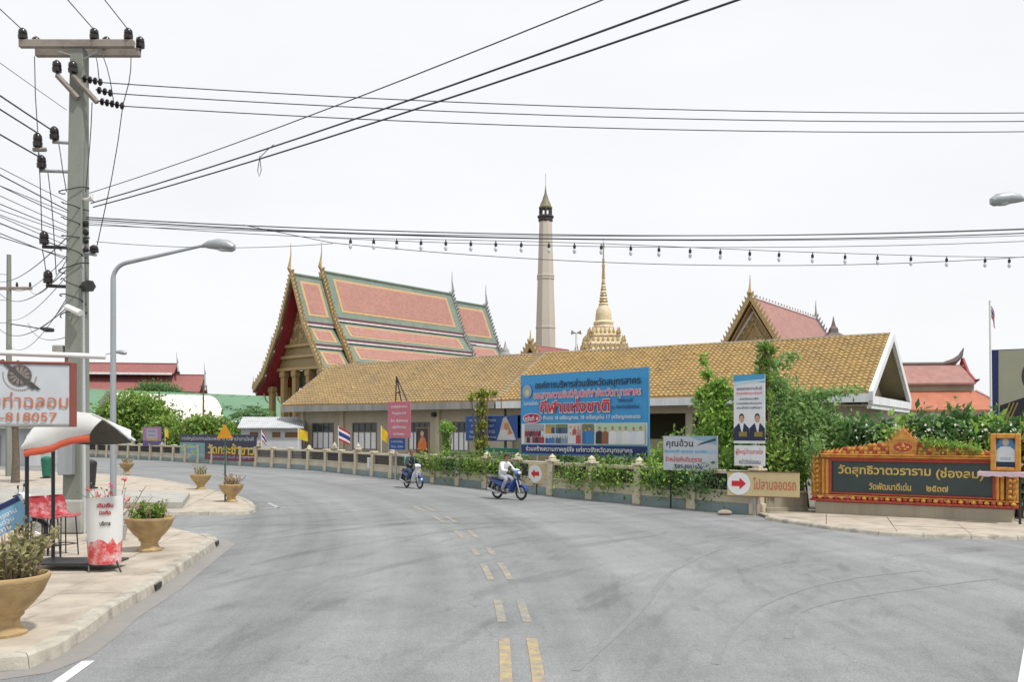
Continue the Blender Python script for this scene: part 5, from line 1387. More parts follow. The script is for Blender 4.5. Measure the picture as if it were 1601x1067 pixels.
crowd(p, .408 * g_, zp0 + .03, .51 * g_, zp1 - .03, pc('#d5c8c4'), ['#b8424a', '#d8d8dc', '#c99a9a'], 3, 6, 2)
crowd(p, .52 * g_, zp0 + .03, .61 * g_, zp1 - .03, pc('#6f8058'), ['#2f80c4', '#5a3a30', '#2b6ba8'], 2, 7)
crowd(p, .625 * g_, zp0 + .03, .985 * g_, zp1 - .03, pc('#b9cdae'), ['#dfe3e8', '#d6dbe6', '#8c5a38', '#dfe0e0', '#cfd6d4', '#20232e'], 7, 12, 1)
p.oval(.06 * w_, z0 + h_ * .80, .04 * w_, h_ * .085, pc('#b9a6c4'), 18); p.oval(.06 * w_, z0 + h_ * .80, .03 * w_, h_ * .066, pc('#8fb3a8'), 18); p.oval(.06 * w_, z0 + h_ * .785, .018 * w_, h_ * .04, pc('#d9cf9a'), 12)
p.oval(.105 * w_, z0 + h_ * .455, .083 * w_, h_ * .065, pc('#e6dfe6'), 20); p.oval(.105 * w_, z0 + h_ * .455, .077 * w_, h_ * .057, pc('#b3173c'), 20)
p.done('print', t); yy = p.y - .004
def tl(body, x0, x1, zc_, hh, mat, out=None, of=.014):
    if out: lettering(t, body, (x0 + x1) / 2 * w_, z0 + h_ * zc_, (x1 - x0) * w_ * 1.008, hh * h_ * 1.12, yy, out, offset=.05)
    lettering(t, body, (x0 + x1) / 2 * w_, z0 + h_ * zc_, (x1 - x0) * w_, hh * h_, yy - .003, mat, offset=of)
tl('องค์การบริหารส่วนจังหวัดสมุทรสาคร', .13, .955, .865, .13, 'p_black')
tl('ขอแสดงความยินดีกับนักกีฬาจังหวัดสมุทรสาคร', .12, .955, .735, .12, 'p_textpink', 'p_white')
tl('ในการแข่งขัน', .03, .16, .65, .055, 'p_white')
tl('กีฬาแห่งชาติ', .175, .735, .605, .17, 'p_red', 'p_white', .03)
tl('ครั้งที่ 41', .04, .17, .455, .07, 'p_white')
tl('"เชียงใหม่เกมส์"', .79, .90, .65, .05, 'p_navy'); tl('ณ จังหวัดเชียงใหม่', .75, .945, .575, .05, 'p_navy')
tl('จำนวน 18 เหรียญทอง, 18 เหรียญเงิน 17 เหรียญทองแดง', .20, .955, .455, .06, 'p_white')
tl('ร่วมสร้างความภาคภูมิใจ แก่ชาวจังหวัดสมุทรสาคร', .05, .90, .062, .082, 'p_white')
for x0, x1, a0, a1 in ((-.03, 0, z0 - .03, z1 + .03), (w_, w_ + .03, z0 - .03, z1 + .03), (0, w_, z1, z1 + .03), (0, w_, z0 - .03, z0)):
    m = MB(); m.cbox(x0, x1, -.01, .08, a0, a1, .006); m.build('frame', 'p_skyblue', t)

# dark blue board with cone shaped monument
t, w_, z0, z1 = sign('notice_board', 'dark blue notice board showing a figure in white on its end', 'sign', 728, 40.2, 808, 38.0, 651, 690, 'p_deepblue', ((.3, None), (.75, None)), post_mat='dark_metal')
h_ = z1 - z0; p = Pr(-.003); p.patch([(.62 * w_, z0 + .04), (.99 * w_, z0 + .04), (.95 * w_, z0 + .3 * h_), (.86 * w_, z0 + .7 * h_), (.80 * w_, z0 + .97 * h_), (.74 * w_, z0 + .9 * h_), (.68 * w_, z0 + .4 * h_)], pc('#c9b9ae'))
p.patch([(.64 * w_, z0 + .06 * h_), (.97 * w_, z0 + .06 * h_), (.9 * w_, z0 + .45 * h_), (.7 * w_, z0 + .45 * h_)], pc('#d9d6d8')); p.oval(.81 * w_, z0 + .58 * h_, .05 * w_, .15 * h_, pc('#c08a62')); p.patch([(.83 * w_, z0 + .25 * h_), (.92 * w_, z0 + .3 * h_), (.86 * w_, z0 + .55 * h_)], pc('#c97a3c')); p.done('print', t)
for k, b_ in enumerate(('ขอเชิญร่วมทำบุญ', 'หล่อพระพุทธรูป', 'พระประธานประจำวัด', 'วัดสุทธิวาตวราราม')): lettering(t, b_, .34 * w_, z0 + h_ * (.84 - .23 * k), w_ * (.52, .44, .5, .54)[k], h_ * .14, -.012, 'p_palegrey')
# small green board
t, w_, z0, z1 = sign('name_plate', 'small green sign board with white lettering hung under the dark blue board', 'sign', 757, 38.4, 811, 36.9, 701, 722, 'p_green', ((.5, None),), post_mat='dark_metal')
h_ = z1 - z0; lettering(t, 'โรงเรียนวัดช่องลม', .5 * w_, z0 + h_ * .62, w_ * .84, h_ * .42, -.006, 'p_palegrey'); lettering(t, 'พระปริยัติธรรม', .42 * w_, z0 + h_ * .2, w_ * .42, h_ * .22, -.006, 'p_palegrey')
m = MB(); m.bb(.78 * w_, .93 * w_, -.008, -.002, z0 + h_ * .1, z0 + h_ * .3); m.build('patch', 'p_white', t)
# pink vertical banner with truss gallows
a = wy(625, 0) - .6
t, w_, z0, z1 = sign('vertical_banner', 'tall pink banner with blue foot hung before the curtained windows', 'banner', 606, a + .6, 642, a - .3, 628, 685, 'p_pink', ((.3, None),), th=.03, post_mat='concrete', pr=.06)
h_ = z1 - z0
for k in range(5): lettering(t, ('ขอเชิญร่วมงาน', 'ทำบุญประจำปี', 'วัด ช่องลม', 'ปฏิบัติธรรม', 'ทุกวันพระ')[k], .5 * w_, z0 + h_ * (.86 - .19 * k), w_ * (.7, .6, .75, .6, .5)[k], h_ * .09, -.005, 'p_white')
m = MB(); m.cbox(.06 * w_, .76 * w_, .002, .03, z0 - .62, z0 - .02, .005); m.build('foot_panel', 'p_deepblue', t)
lettering(t, 'ณ ศาลาการเปรียญ', .41 * w_, z0 - .2, .5 * w_, .14, -.004, 'p_palegrey'); lettering(t, 'โทร. 034', .41 * w_, z0 - .45, .5 * w_, .12, -.004, 'p_palegrey')
zt_ = Z(588, a)
for q0, q1 in (((.3 * w_, .09, z1), (.34 * w_, .09, zt_)), ((.55 * w_, .09, z1), (.34 * w_, .09, zt_)), ((.8 * w_, .09, z1), (.34 * w_, .09, zt_)), ((.3 * w_, .09, z1 + .4), (.5 * w_, .09, z1 + .5))):
    m = MB(); m.tube([q0, q1], .035, 5); m.build('gallows_bar', 'grille', t)
# poster of a seated figure in orange robe on the hall front
a = wy(660, 1.2)
t, w_, z0, z1 = sign('robe_poster', 'narrow dark poster of a seated figure in orange robe', 'poster', 650, a, 670, a - .4, 669, 709, 'p_umber', ((.5, None),), post_mat='dark_metal')
h_ = z1 - z0; p = Pr(-.003); p.rect(.06 * w_, z0 + .05, .94 * w_, z1 - .05, pc('#20303c')); p.patch([(.12 * w_, z0 + .1 * h_), (.88 * w_, z0 + .1 * h_), (.84 * w_, z0 + .4 * h_), (.7 * w_, z0 + .62 * h_), (.35 * w_, z0 + .62 * h_), (.2 * w_, z0 + .4 * h_)], pc('#c86a2c'))
p.patch([(.3 * w_, z0 + .4 * h_), (.5 * w_, z0 + .4 * h_), (.62 * w_, z0 + .64 * h_), (.46 * w_, z0 + .66 * h_)], pc('#b98256')); p.oval(.5 * w_, z0 + .76 * h_, .14 * w_, .11 * h_, pc('#c29468')); p.rect(.12 * w_, z0 + .06 * h_, .88 * w_, z0 + .14 * h_, pc('#6f2c22')); p.done('print', t)
# small white notice on the wall grille
p0, d0 = wall_u(584, -.16)
t, w_, z0, z1 = sign('wall_notice', 'small white notice fixed to the grille of the wall', 'sign', 574, p0.y + .45, 594, p0.y - .45, 716, 733, 'p_white', (), th=.02)
for f, zz0 in ((.2, 0), (.8, 0)):
    m = MB(); m.tube([(w_ * f, .03, z0 + .2), (w_ * f, .17, z0 + .2)], .015, 5); m.build('bracket', 'galv', t)
for k in range(3): lettering(t, ('ห้ามจอดรถ', 'ตลอดแนว', 'กำแพงวัด')[k], .5 * w_, z0 + (z1 - z0) * (.78 - .27 * k), w_ * .7, (z1 - z0) * .17, -.005, ('p_crimson', 'p_purple', 'p_red')[k])
def arrow(t, cx, cz, r, y, right=True):
    m = MB(); m.poly(ell(cx, cz, r, r, y, 28)); m.build('disc', 'p_white', t, fix=False)
    m = MB(); s_ = r * .62; q = [(-1, -.38), (.1, -.38), (.1, -.85), (1, 0), (.1, .85), (.1, .38), (-1, .38)]
    m.poly([(cx + (1 if right else -1) * a_ * s_, y - .003, cz + b_ * s_) for a_, b_ in q]); m.build('arrow', 'p_red', t, fix=False)
# arrow sign pointing left
p0, d0 = wall_u(850, -.22)
t, w_, z0, z1 = sign('arrow_sign', 'tan direction board with red arrow in a white disc, under the big billboard', 'sign', 826, p0.y + .55, 884, p0.y - .75, 726, 758, 'p_tan', ((.2, None), (.85, None)), post_mat='dark_metal', th=.03, post_y=.03, pr=.022)
arrow(t, .19 * w_, (z0 + z1) / 2, (z1 - z0) * .44, -.005, False)
for k in range(3): lettering(t, ('ไปที่จอดรถ', 'หลังวัด', 'ช่องลม')[k], .67 * w_, z0 + (z1 - z0) * (.8 - .3 * k), w_ * .48, (z1 - z0) * .15, -.005, 'p_tanlight')
# white shop board with blue and red lines
p0, d0 = wall_u(1078, -.28)
t, w_, z0, z1 = sign('shop_board', 'white shop board with black, blue and red lines half hidden by leaves', 'sign', 1037, p0.y + .5, 1122, p0.y - .75, 682, 737, 'p_palegrey', ((.12, None), (.82, None)), post_mat='dark_metal', th=.04, post_y=.03, pr=.03)
h_ = z1 - z0; p = Pr(-.003); p.patch([(.0, z1 - .02), (.5 * w_, z1 - .02), (.62 * w_, z1 - .12), (.99 * w_, z1 - .3), (.99 * w_, z1), (0, z1)], pc('#8fb3bf')); p.patch([(.62 * w_, z0 + .72 * h_), (.97 * w_, z0 + .86 * h_), (.97 * w_, z0 + .95 * h_), (.7 * w_, z0 + .8 * h_)], pc('#39506e')); p.rect(.02, z0 + .5 * h_, w_ - .02, z0 + .6 * h_, pc('#a9c6d6')); p.done('print', t)
lettering(t, 'คุณอ้วน', .31 * w_, z0 + .77 * h_, .5 * w_, .28 * h_, p.y - .003, 'p_black'); lettering(t, 'รับถมที่ ขุดบ่อ รถตัก', .42 * w_, z0 + .55 * h_, .78 * w_, .10 * h_, p.y - .003, 'p_skyblue')
lettering(t, 'จำหน่ายหินดินทราย', .38 * w_, z0 + .34 * h_, .68 * w_, .16 * h_, p.y - .003, 'p_red'); lettering(t, '089-9003606', .48 * w_, z0 + .12 * h_, .5 * w_, .12 * h_, p.y - .003, 'p_navy')
# tall election-like poster with two dark-suited figures
p0, d0 = wall_u(1172, -.30)
t, w_, z0, z1 = sign('tall_poster', 'tall white poster of two figures in dark suits on a concrete post', 'poster', 1147, p0.y + .25, 1196, p0.y - .35, 586, 694, 'p_white', ((.62, None),), post_mat='concrete', th=.03, pr=.07, post_y=.09)
h_ = z1 - z0; p = Pr(-.003); p.rect(.0, z0 + .88 * h_, w_, z1, pc('#4fa3cf')); p.patch([(.0, z0 + .84 * h_), (w_, z0 + .90 * h_), (w_, z0 + .93 * h_), (0, z0 + .9 * h_)], pc('#c3dce8'))
for cx in (.26, .76):
    c_ = cx * w_; p.patch([(c_ - .26 * w_, z0 + .04 * h_), (c_ + .25 * w_, z0 + .04 * h_), (c_ + .24 * w_, z0 + .22 * h_), (c_ + .10 * w_, z0 + .29 * h_), (c_ - .10 * w_, z0 + .29 * h_), (c_ - .25 * w_, z0 + .22 * h_)], pc('#1d2a4a'))
    p.patch([(c_ - .07 * w_, z0 + .29 * h_), (c_ + .07 * w_, z0 + .29 * h_), (c_ + .02 * w_, z0 + .13 * h_)], pc('#e8eaee')); p.rect(c_ - .09 * w_, z0 + .10 * h_, c_ + .17 * w_, z0 + .17 * h_, pc('#8f8038'))
    p.oval(c_, z0 + .375 * h_, .085 * w_, .062 * h_, pc('#15110f')); p.oval(c_, z0 + .355 * h_, .075 * w_, .055 * h_, pc('#c99e7e'))
p.done('print', t); yy = p.y - .003
lettering(t, 'ขอแสดงความยินดี', .5 * w_, z0 + .80 * h_, .8 * w_, .05 * h_, yy, 'p_purple'); lettering(t, 'กับนักเรียนทุนเรียนดี', .5 * w_, z0 + .725 * h_, .82 * w_, .05 * h_, yy, 'p_textpink')
for k in range(3): lettering(t, ('รางวัลชนะเลิศ', 'การแข่งขันระดับประเทศ', 'ประจำปีการศึกษา')[k], .5 * w_, z0 + (.65 - .065 * k) * h_, (.6, .8, .8)[k] * w_, .035 * h_, yy, 'p_navy')
zz = Z(697, p0.y)
m = MB(); m.cbox(.02 * w_, 1.0 * w_, .0, .03, Z(729, p0.y), zz, .006); sp = m.build('lower_panel', 'p_white', t)
lettering(t, 'ผู้ใหญ่บ้านสวยใส', .5 * w_, zz - .2, .86 * w_, .2, -.004, 'p_red'); lettering(t, 'หน้าวัดช่องลม', .52 * w_, zz - .48, .68 * w_, .16, -.004, 'p_navy')
# right arrow sign
p0, d0 = wall_u(1180, -.5)
t, w_, z0, z1 = sign('parking_sign', 'tan board with red right-pointing arrow and orange lettering beside the name wall', 'sign', 1137, p0.y + .3, 1250, p0.y - .55, 739, 777, 'p_tan', ((.38, None),), post_mat='concrete', th=.04, post_y=.05, pr=.055)
arrow(t, .165 * w_, (z0 + z1) / 2 + .01, (z1 - z0) * .47, -.005, True)
lettering(t, 'ไปลานจอดรถ', .66 * w_, (z0 + z1) / 2 + .02, w_ * .59, (z1 - z0) * .5, -.005, 'p_orange', offset=.02)
for x0, x1, a0, a1 in ((0, w_, z1, z1 + .02), (0, w_, z0 - .02, z0)):
    m = MB(); m.bb(x0, x1, -.01, .05, a0, a1); m.build('edge_trim', 'p_umber', t)
# long banner on the wall
pL, _ = wall_u(281, -.22); pR, _ = wall_u(401, -.22)
t, w_, z0, z1 = sign('long_banner', 'long dark purple banner with yellow lettering tied along the far wall', 'banner', 281, pL.y, 401, pR.y, 680, 719.5, 'p_darkpurple', ((.02, None), (.35, None), (.7, None), (.98, None)), th=.03, post_mat='dark_metal', pr=.03, post_y=.02)
Yr = pR.y; h_ = z1 - z0; p = Pr(-.003); p.rect(.0, z0 + .02, .36 * w_, z0 + .66 * h_, pc('#7fa6a6'))
rs = random.Random(7)
for k in range(16): p.oval(rs.uniform(.04, .32) * w_, z0 + rs.uniform(.12, .56) * h_, .03 * w_, .08 * h_, pc(rs.choice(['#7f9fcf', '#b9c45a', '#6fbf8f', '#8f9fb0', '#c9c98f', '#5f8fbf'])), 9)
p.rect(.36 * w_, z0 + .02, w_, z0 + .27 * h_, pc('#7d2338')); p.done('print', t); yy = p.y - .004
lettering(t, 'ขอเชิญร่วมงานประเพณี ทอดผ้าป่าสามัคคี', .5 * w_, z0 + .84 * h_, .94 * w_, .2 * h_, yy, 'p_palegrey'); lettering(t, 'วัดกระซ้าขาว', .69 * w_, z0 + .45 * h_, .58 * w_, .42 * h_, yy, 'p_yellow', offset=.03)
lettering(t, 'สมุทรสาคร วันที่ 20-28 นี้', .68 * w_, z0 + .13 * h_, .5 * w_, .13 * h_, yy, 'p_lightblue')
# pink and purple notice
pL, _ = wall_u(224, -.3); pR, _ = wall_u(252, -.3)
t, w_, z0, z1 = sign('notice_board', 'pink and purple notice board on the wall under the leafy trees', 'sign', 223, pL.y, 252, pR.y, 668, 699, 'p_purple', ((.2, None), (.8, None)), post_mat='dark_metal')
h_ = z1 - z0; p = Pr(-.003); p.rect(.0, z0 + .3 * h_, w_, z1, pc('#b77aa6')); p.rect(.22 * w_, z0 + .42 * h_, .8 * w_, z0 + .9 * h_, pc('#b9b6c6')); p.rect(.25 * w_, z0 + .3 * h_, .8 * w_, z0 + .42 * h_, pc('#c9a84a')); p.done('print', t)
for k in range(2): lettering(t, ('เรียนเชิญ', 'ร่วมทำบุญ')[k], .5 * w_, z0 + (.78 - .2 * k) * h_, .4 * w_, .12 * h_, p.y - .003, 'p_purple')
# yellow triangular warning sign
YT = 29.3
t = thing('warning_sign', 'yellow triangular road sign on a dark green post beside the pots', 'sign', (X(352, YT), YT, .11))
m = MB(); m.tube([(0, 0, 0), (0, 0, Z(664, YT))], .03, 8); m.build('post', 'p_postgreen', t)
zc_ = Z(676, YT); s_ = 12.5 / F * YT * 1.02
m = MB(); m.prism([(-s_, zc_ - s_ * .80 - .11), (s_, zc_ - s_ * .80 - .11), (.03, zc_ + s_ * .88 - .11), (-.03, zc_ + s_ * .88 - .11)], 'y', -.05, -.035); m.build('plate', 'p_amber', t)

# portrait billboard at the right edge
YB = 30.5
t, w_, z0, z1 = sign('portrait_billboard', 'tall billboard with navy border showing a figure in dark dress beside the flagpole', 'billboard', 1548, YB, 1680, YB - 1.2, 545, 672, 'p_navy', ((.1, None), (.9, None)), th=.12, post_mat='galv')
h_ = z1 - z0; p = Pr(-.003); p.rect(.26, z0 + .03, w_ - .12, z1 - .03, pc('#a9ab94')); p.patch([(.26, z0 + .03), (w_ - .12, z0 + .03), (w_ - .12, z0 + .46 * h_), (.62 * w_, z0 + .36 * h_), (.42 * w_, z0 + .40 * h_), (.3, z0 + .30 * h_)], pc('#231f26'))
p.oval(.55 * w_, z0 + .66 * h_, .17 * w_, .21 * h_, pc('#4a3b30'), 22); p.oval(.56 * w_, z0 + .62 * h_, .14 * w_, .19 * h_, pc('#b3936f'), 22); p.patch([(.47 * w_, z0 + .40 * h_), (.65 * w_, z0 + .38 * h_), (.63 * w_, z0 + .52 * h_), (.49 * w_, z0 + .52 * h_)], pc('#a88a68'))
for k in range(3): p.patch([(.3 + .09 * k, z0 + .06), (.34 + .09 * k, z0 + .06), (.62 + .12 * k, z0 + .33 * h_), (.59 + .12 * k, z0 + .34 * h_)], pc('#a38b45'))
p.done('print', t)
# leaf canopy strip and flagpole with drooping flag
def flag_mesh(stripes, w_, h_, droop, seed, n=10):
    """hanging cloth: stripes run along its length, free edge falls"""
    mb = MB(); rnd = random.Random(seed); ph = rnd.uniform(0, 6); k = 0.0
    zs = [0]
    for c, f in stripes: zs.append(zs[-1] + f)
    tot = zs[-1]
    def pt(fx, fz):
        x = w_ * fx * (1 - .55 * droop); z = -h_ * fz * (1 - .2 * droop * fx) - droop * w_ * fx * .75
        return (x, .12 * w_ * math.sin(fx * 6 + ph + fz * 1.5) * fx, z)
    for (c, f), a0, a1 in zip(stripes, zs[:-1], zs[1:]):
        mb.cur = c
        for i in range(n):
            mb.add([pt(i / n, a0 / tot), pt((i + 1) / n, a0 / tot), pt((i + 1) / n, a1 / tot), pt(i / n, a1 / tot)], [(0, 1, 2, 3)])
    return mb
RW, WW, BW = pc('#b3283a'), pc('#e8e8ea'), pc('#2b3c86')
THAI = ((RW, 1), (WW, 1), (BW, 2), (WW, 1), (RW, 1)); YEL = ((pc('#dcb91c'), 1),)
def flag(label, u, Y, vtop, vbase_z, stripes, w_, h_, droop, seed, lean=0.0, group=None, thick=.018, cat='flag', emblem=False):
    t = thing('flag', label, cat, (X(u, Y), Y, vbase_z), 0, group)
    zt_ = Z(vtop, Y) - vbase_z
    m = MB(); m.tube([(0, 0, 0), (lean, 0, zt_)], thick, 6); m.build('staff', 'white_paint', t)
    m = flag_mesh(stripes, w_, h_, droop, seed); m.v = [(x + lean, y, z + zt_ - .02) for x, y, z in m.v]; c = m.build('cloth', 'print', t, fix=False)
    return t
t = flag('thai flag hanging limp on the tall white flagpole by the portrait billboard', 1551, 28.5, 470, 0, ((RW, 1), (WW, .5), (BW, 1.6), (WW, .3), (RW, 1.6)), .62, .45, 1.25, 4, -.07, thick=.035)
for u, vt_, st, w_, h_, dr, lb in ((409, 672, THAI, .75, .75, .95, 'thai flag hanging limp on the wall before the white outbuilding'), (466, 670, YEL, .8, .7, .35, 'square yellow flag on the wall between outbuilding and hall'),
                                  (529, 666, THAI, 1.05, .85, .55, 'thai flag fluttering between the two curtained hall windows'), (596, 666, YEL, .6, .7, .8, 'drooping yellow flag beside the pink banner'), (258, 668, YEL, .6, .75, .85, 'drooping pale yellow flag beside the pink and purple notice')):
    p0, _ = wall_u(u, .0); flag(lb, u, p0.y, vt_, 1.36, st, w_, h_, dr, u)

# ------------------------------------------------------------------ hanging shop sign at the left
YS = 12.0
sg = thing('hanging_sign', 'framed white sign board with round emblem and orange Thai lettering hung from a pipe', 'sign', (X(-110, 11.6), 11.6, .15), math.atan2(.55, X(118, 12.15) - X(-110, 11.6)))
sw = math.hypot(.55, X(118, 12.15) - X(-110, 11.6)); za, zb_ = Z(668, 12) - .15, Z(566, 12) - .15
m = MB(); m.cbox(.05, sw - .05, -.02, .10, za + .03, zb_ - .03, .01); m.build('panel', 'p_palegrey', sg)
for x0, x1, a0, a1, mt in ((0, .06, za, zb_, 'p_brown'), (sw - .07, sw, za, zb_, 'p_brown'), (.06, sw - .07, zb_ - .035, zb_, 'p_brown'), (.06, sw - .07, za, za + .03, 'fascia_old')):
    m = MB(); m.cbox(x0, x1, -.04, .13, a0, a1, .008); m.build('frame', mt, sg)
zp = Z(554, 12) - .15
m = MB(); m.tube([(-.45, .05, zp + .02), (sw * .5, .05, zp + .01), (sw + .38, .05, zp - .01)], .04, 10); m.build('pipe', 'white_paint', sg, True)
for x in (.3, sw - .12):
    m = MB(); m.tube([(x, .05, zb_ - .01), (x, .05, zp)], .02, 6); m.build('hanger', 'p_brown', sg)
m = MB(); m.tube([(-.45, .05, 0), (-.45, .05, zp + .25)], .06, 10); m.build('post', 'galv', sg)
def sx_(u): return sw * (u + 110) / 228.0
def sz_(v): return Z(v, 12) - .15
cx, cz = sx_(29), sz_(588)
p = Pr(-.021); 
for k in range(26):
    a_ = math.pi * (.95 + k / 26 * 1.05); p.oval(cx + .205 * math.cos(a_), cz + .205 * math.sin(a_), .011, .014, pc('#9a9390'), 6)
p.oval(cx, cz, .15, .15, pc('#6f6763'), 24); p.oval(cx, cz, .115, .115, pc('#8d8480'), 24)
for k in range(12):
    a_ = k * math.pi / 6; p.patch([(cx + .03 * math.cos(a_), cz + .03 * math.sin(a_)), (cx + .14 * math.cos(a_ - .1), cz + .14 * math.sin(a_ - .1)), (cx + .14 * math.cos(a_ + .1), cz + .14 * math.sin(a_ + .1))], pc('#57504d'))
p.patch([(cx - .25, cz + .20), (cx - .20, cz + .22), (cx + .20, cz - .16), (cx + .16, cz - .20)], pc('#55504e')); p.patch([(cx + .10, cz - .12), (cx + .22, cz - .20), (cx + .26, cz - .19), (cx + .14, cz - .08)], pc('#4b4643')); p.done('emblem', sg)
yy = p.y - .003
lettering(sg, 'ด้วยท่าฉลอม', (sx_(-52) + sx_(107)) / 2, sz_(626), sx_(107) - sx_(-52), .215, yy, 'p_orange', offset=.005)
lettering(sg, '034-818057', (sx_(-44) + sx_(89)) / 2, sz_(652.5), sx_(89) - sx_(-44), .125, yy, 'p_orange', offset=.005)

# ------------------------------------------------------------------ roadside kiosk
KX, KY = X(120, 14.6), 14.6
kk = thing('kiosk', 'small roadside kiosk with curved white fibreglass roof edged in orange', 'kiosk', (KX, KY, .15))
def kl(u, v, Y): p_ = P(u, v, Y); return Vector((p_.x - KX, p_.y - KY, p_.z - .15))
# roof shell: arch from left spring over crown to right spring, swept front to back
prof = [(38, 698), (45, 682), (58, 667), (78, 655), (100, 648), (122, 645), (145, 648), (165, 657), (185, 671), (204, 687)]
fr = [kl(u, v, 13.9) for u, v in prof]; bk = [kl(u, v, 15.2) for u, v in ((50, 700), (56, 692), (68, 688), (84, 687), (100, 688), (118, 690), (138, 692), (160, 692), (184, 691), (206, 689))]
def shell(front, back, th, mat, name, steps=6):
    m = MB(); rings = []
    for k in range(steps + 1):
        f = k / steps; row = [a.lerp(b, f) + Vector((0, 0, .16 * math.sin(math.pi * f))) for a, b in zip(front, back)]
        rings.append(row + [q - Vector((0, 0, th)) for q in row[::-1]])
    m.loft(rings); return m.build(name, mat, kk, True)
shell(fr, bk, .03, 'white_paint', 'roof')
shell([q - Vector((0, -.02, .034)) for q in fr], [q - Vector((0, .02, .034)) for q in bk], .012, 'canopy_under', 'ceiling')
# bulging front valance: white, with orange lower edge, ends in a slanted cut
top = [(38, 696), (45, 681), (58, 666), (78, 654.5), (100, 647.5), (122, 644.5), (145, 647), (163, 655.5)]
low = [(38, 704), (50, 702), (66, 700), (82, 696.5), (96, 690), (112, 685), (128, 682), (141, 680)]
bot = [(38.5, 715), (50, 713), (66, 711), (82, 707), (96, 700), (112, 695), (128, 692.5), (140, 692)]
def strip_mesh(a, b, mat, name, y0, bulge, th=.025):
    m = MB(); rings = []
    for (u0, v0), (u1, v1) in zip(a, b):
        ring = []
        for f in (0, .25, .5, .75, 1):
            q = kl(u0 + (u1 - u0) * f, v0 + (v1 - v0) * f, y0); q.y -= bulge * math.sin(math.pi * (.15 + .7 * f)); ring.append(q)
        rings.append(ring + [q + Vector((0, th, 0)) for q in ring[::-1]])
    m.loft(rings); return m.build(name, mat, kk, True)
strip_mesh(top, low, 'white_paint', 'valance', 13.92, .10)
strip_mesh(low, bot, 'orange_paint', 'edge_band', 13.88, .03)
m = MB(); m.tube([q + Vector((0, -.02, 0)) for q in fr[6:]], .018, 6); m.build('roof_edge', 'white_grey', kk)
m = MB(); a_, b_ = kl(183, 672, 13.9), kl(207, 690, 13.9); m.tube([a_ + Vector((0, .1, -.02)), b_ + Vector((0, .1, 0))], .03, 5); m.build('roof_edge', 'white_grey', kk)
for u, v0, Y in ((42, 705, 14.25), (83, 694, 15.2), (136, 694, 15.3), (150, 690, 14.4)):
    q = kl(u, v0, Y); 
    if u > 130: continue
    m = MB(); m.tube([(q.x, q.y, .0), (q.x, q.y, q.z + .22)], .032, 7); m.build('post', 'dark_metal', kk)
# frame rails, floor board, legs
q0, q1, q2 = kl(42, 700, 14.25), kl(83, 700, 15.2), kl(136, 700, 15.3)
for a_, b_, z in ((q0, q1, .55), (q0, q1, .12), (q1, Vector((q1.x + .5, .5, 0)), .12)):
    m = MB(); m.tube([(a_.x, a_.y, z), (b_.x, b_.y, z)], .02, 6); m.build('rail', 'dark_metal', kk)
c0 = kl(157, 890, 14.3)
m = MB(); m.cbox(q1.x - .05, c0.x + .1, -.15, .55, .10, .14, .01); m.build('floor_board', 'dark_metal', kk)
# curved front counter panel
r_ = .34; m = MB(); rings = []
zc0, zc1 = .13, Z(781, 14.4) - .15
cxn = kl(158, 800, 14.4).x; cyn = kl(158, 800, 14.4).y + .16
for z, rr in ((zc0, r_ * .80), (zc0 + .35, r_ * .86), (zc1 - .1, r_ * .90), (zc1, r_ * .90)):
    ring = []
    for k in range(13):
        a_ = math.pi * (1.02 + k / 12 * .96); ring.append((cxn + rr * math.cos(a_), cyn + rr * .85 * math.sin(a_), z + (.06 * (k / 12) if z == zc1 else 0)))
    rings.append(ring + [(cxn + rr * .94 * math.cos(math.pi * (1.02 + k / 12 * .96)), cyn + rr * .8 * math.sin(math.pi * (1.02 + k / 12 * .96)), z + (.06 * (k / 12) if z == zc1 else 0)) for k in range(12, -1, -1)])
m.loft(rings); pan = m.build('counter_panel', 'white_paint', kk, True)
m = MB(); rings = []
for z, rr in ((zc0 + .005, r_ * .81), (zc0 + .35, r_ * .872)):
    rings.append([(cxn + rr * math.cos(math.pi * (1.02 + k / 12 * .96)), cyn + rr * .85 * math.sin(math.pi * (1.02 + k / 12 * .96)) - .002, z + (rs.uniform(-.05, .1) if z > .3 else 0)) for k in range(13)])
m.loft(rings, cap=False, closed=False); m.build('painted_base', 'panel_red', pan)
for b_, z, w2_, h2_ in (('เติมเงิน', zc1 - .10, .26, .075), ('มือถือ', zc1 - .22, .18, .07), ('บริการ', zc1 - .40, .17, .07)):
    o = lettering(pan, b_, 0, 0, w2_, h2_, 0, 'p_crimson' if z > zc1 - .3 else 'p_black', offset=.03)
    aa = math.radians(291); me_ = o.data
    for v_ in me_.vertices:                                # bend the lettering round the panel
        th = aa + v_.co.x / (r_ * .9); rr = r_ * .915; v_.co = (cxn + rr * math.cos(th), cyn + rr * .86 * math.sin(th) - .004, z + v_.co.z)
for a_ in (205, 335):
    x_, y_ = cxn + r_ * .75 * math.cos(R(a_)), cyn + r_ * .7 * math.sin(R(a_)); m = MB(); m.tube([(x_, y_, zc0 + .05), (x_ + .12 * (1 if a_ > 270 else .4), y_ - .10, .0)], .018, 6); m.build('leg', 'dark_metal', kk)
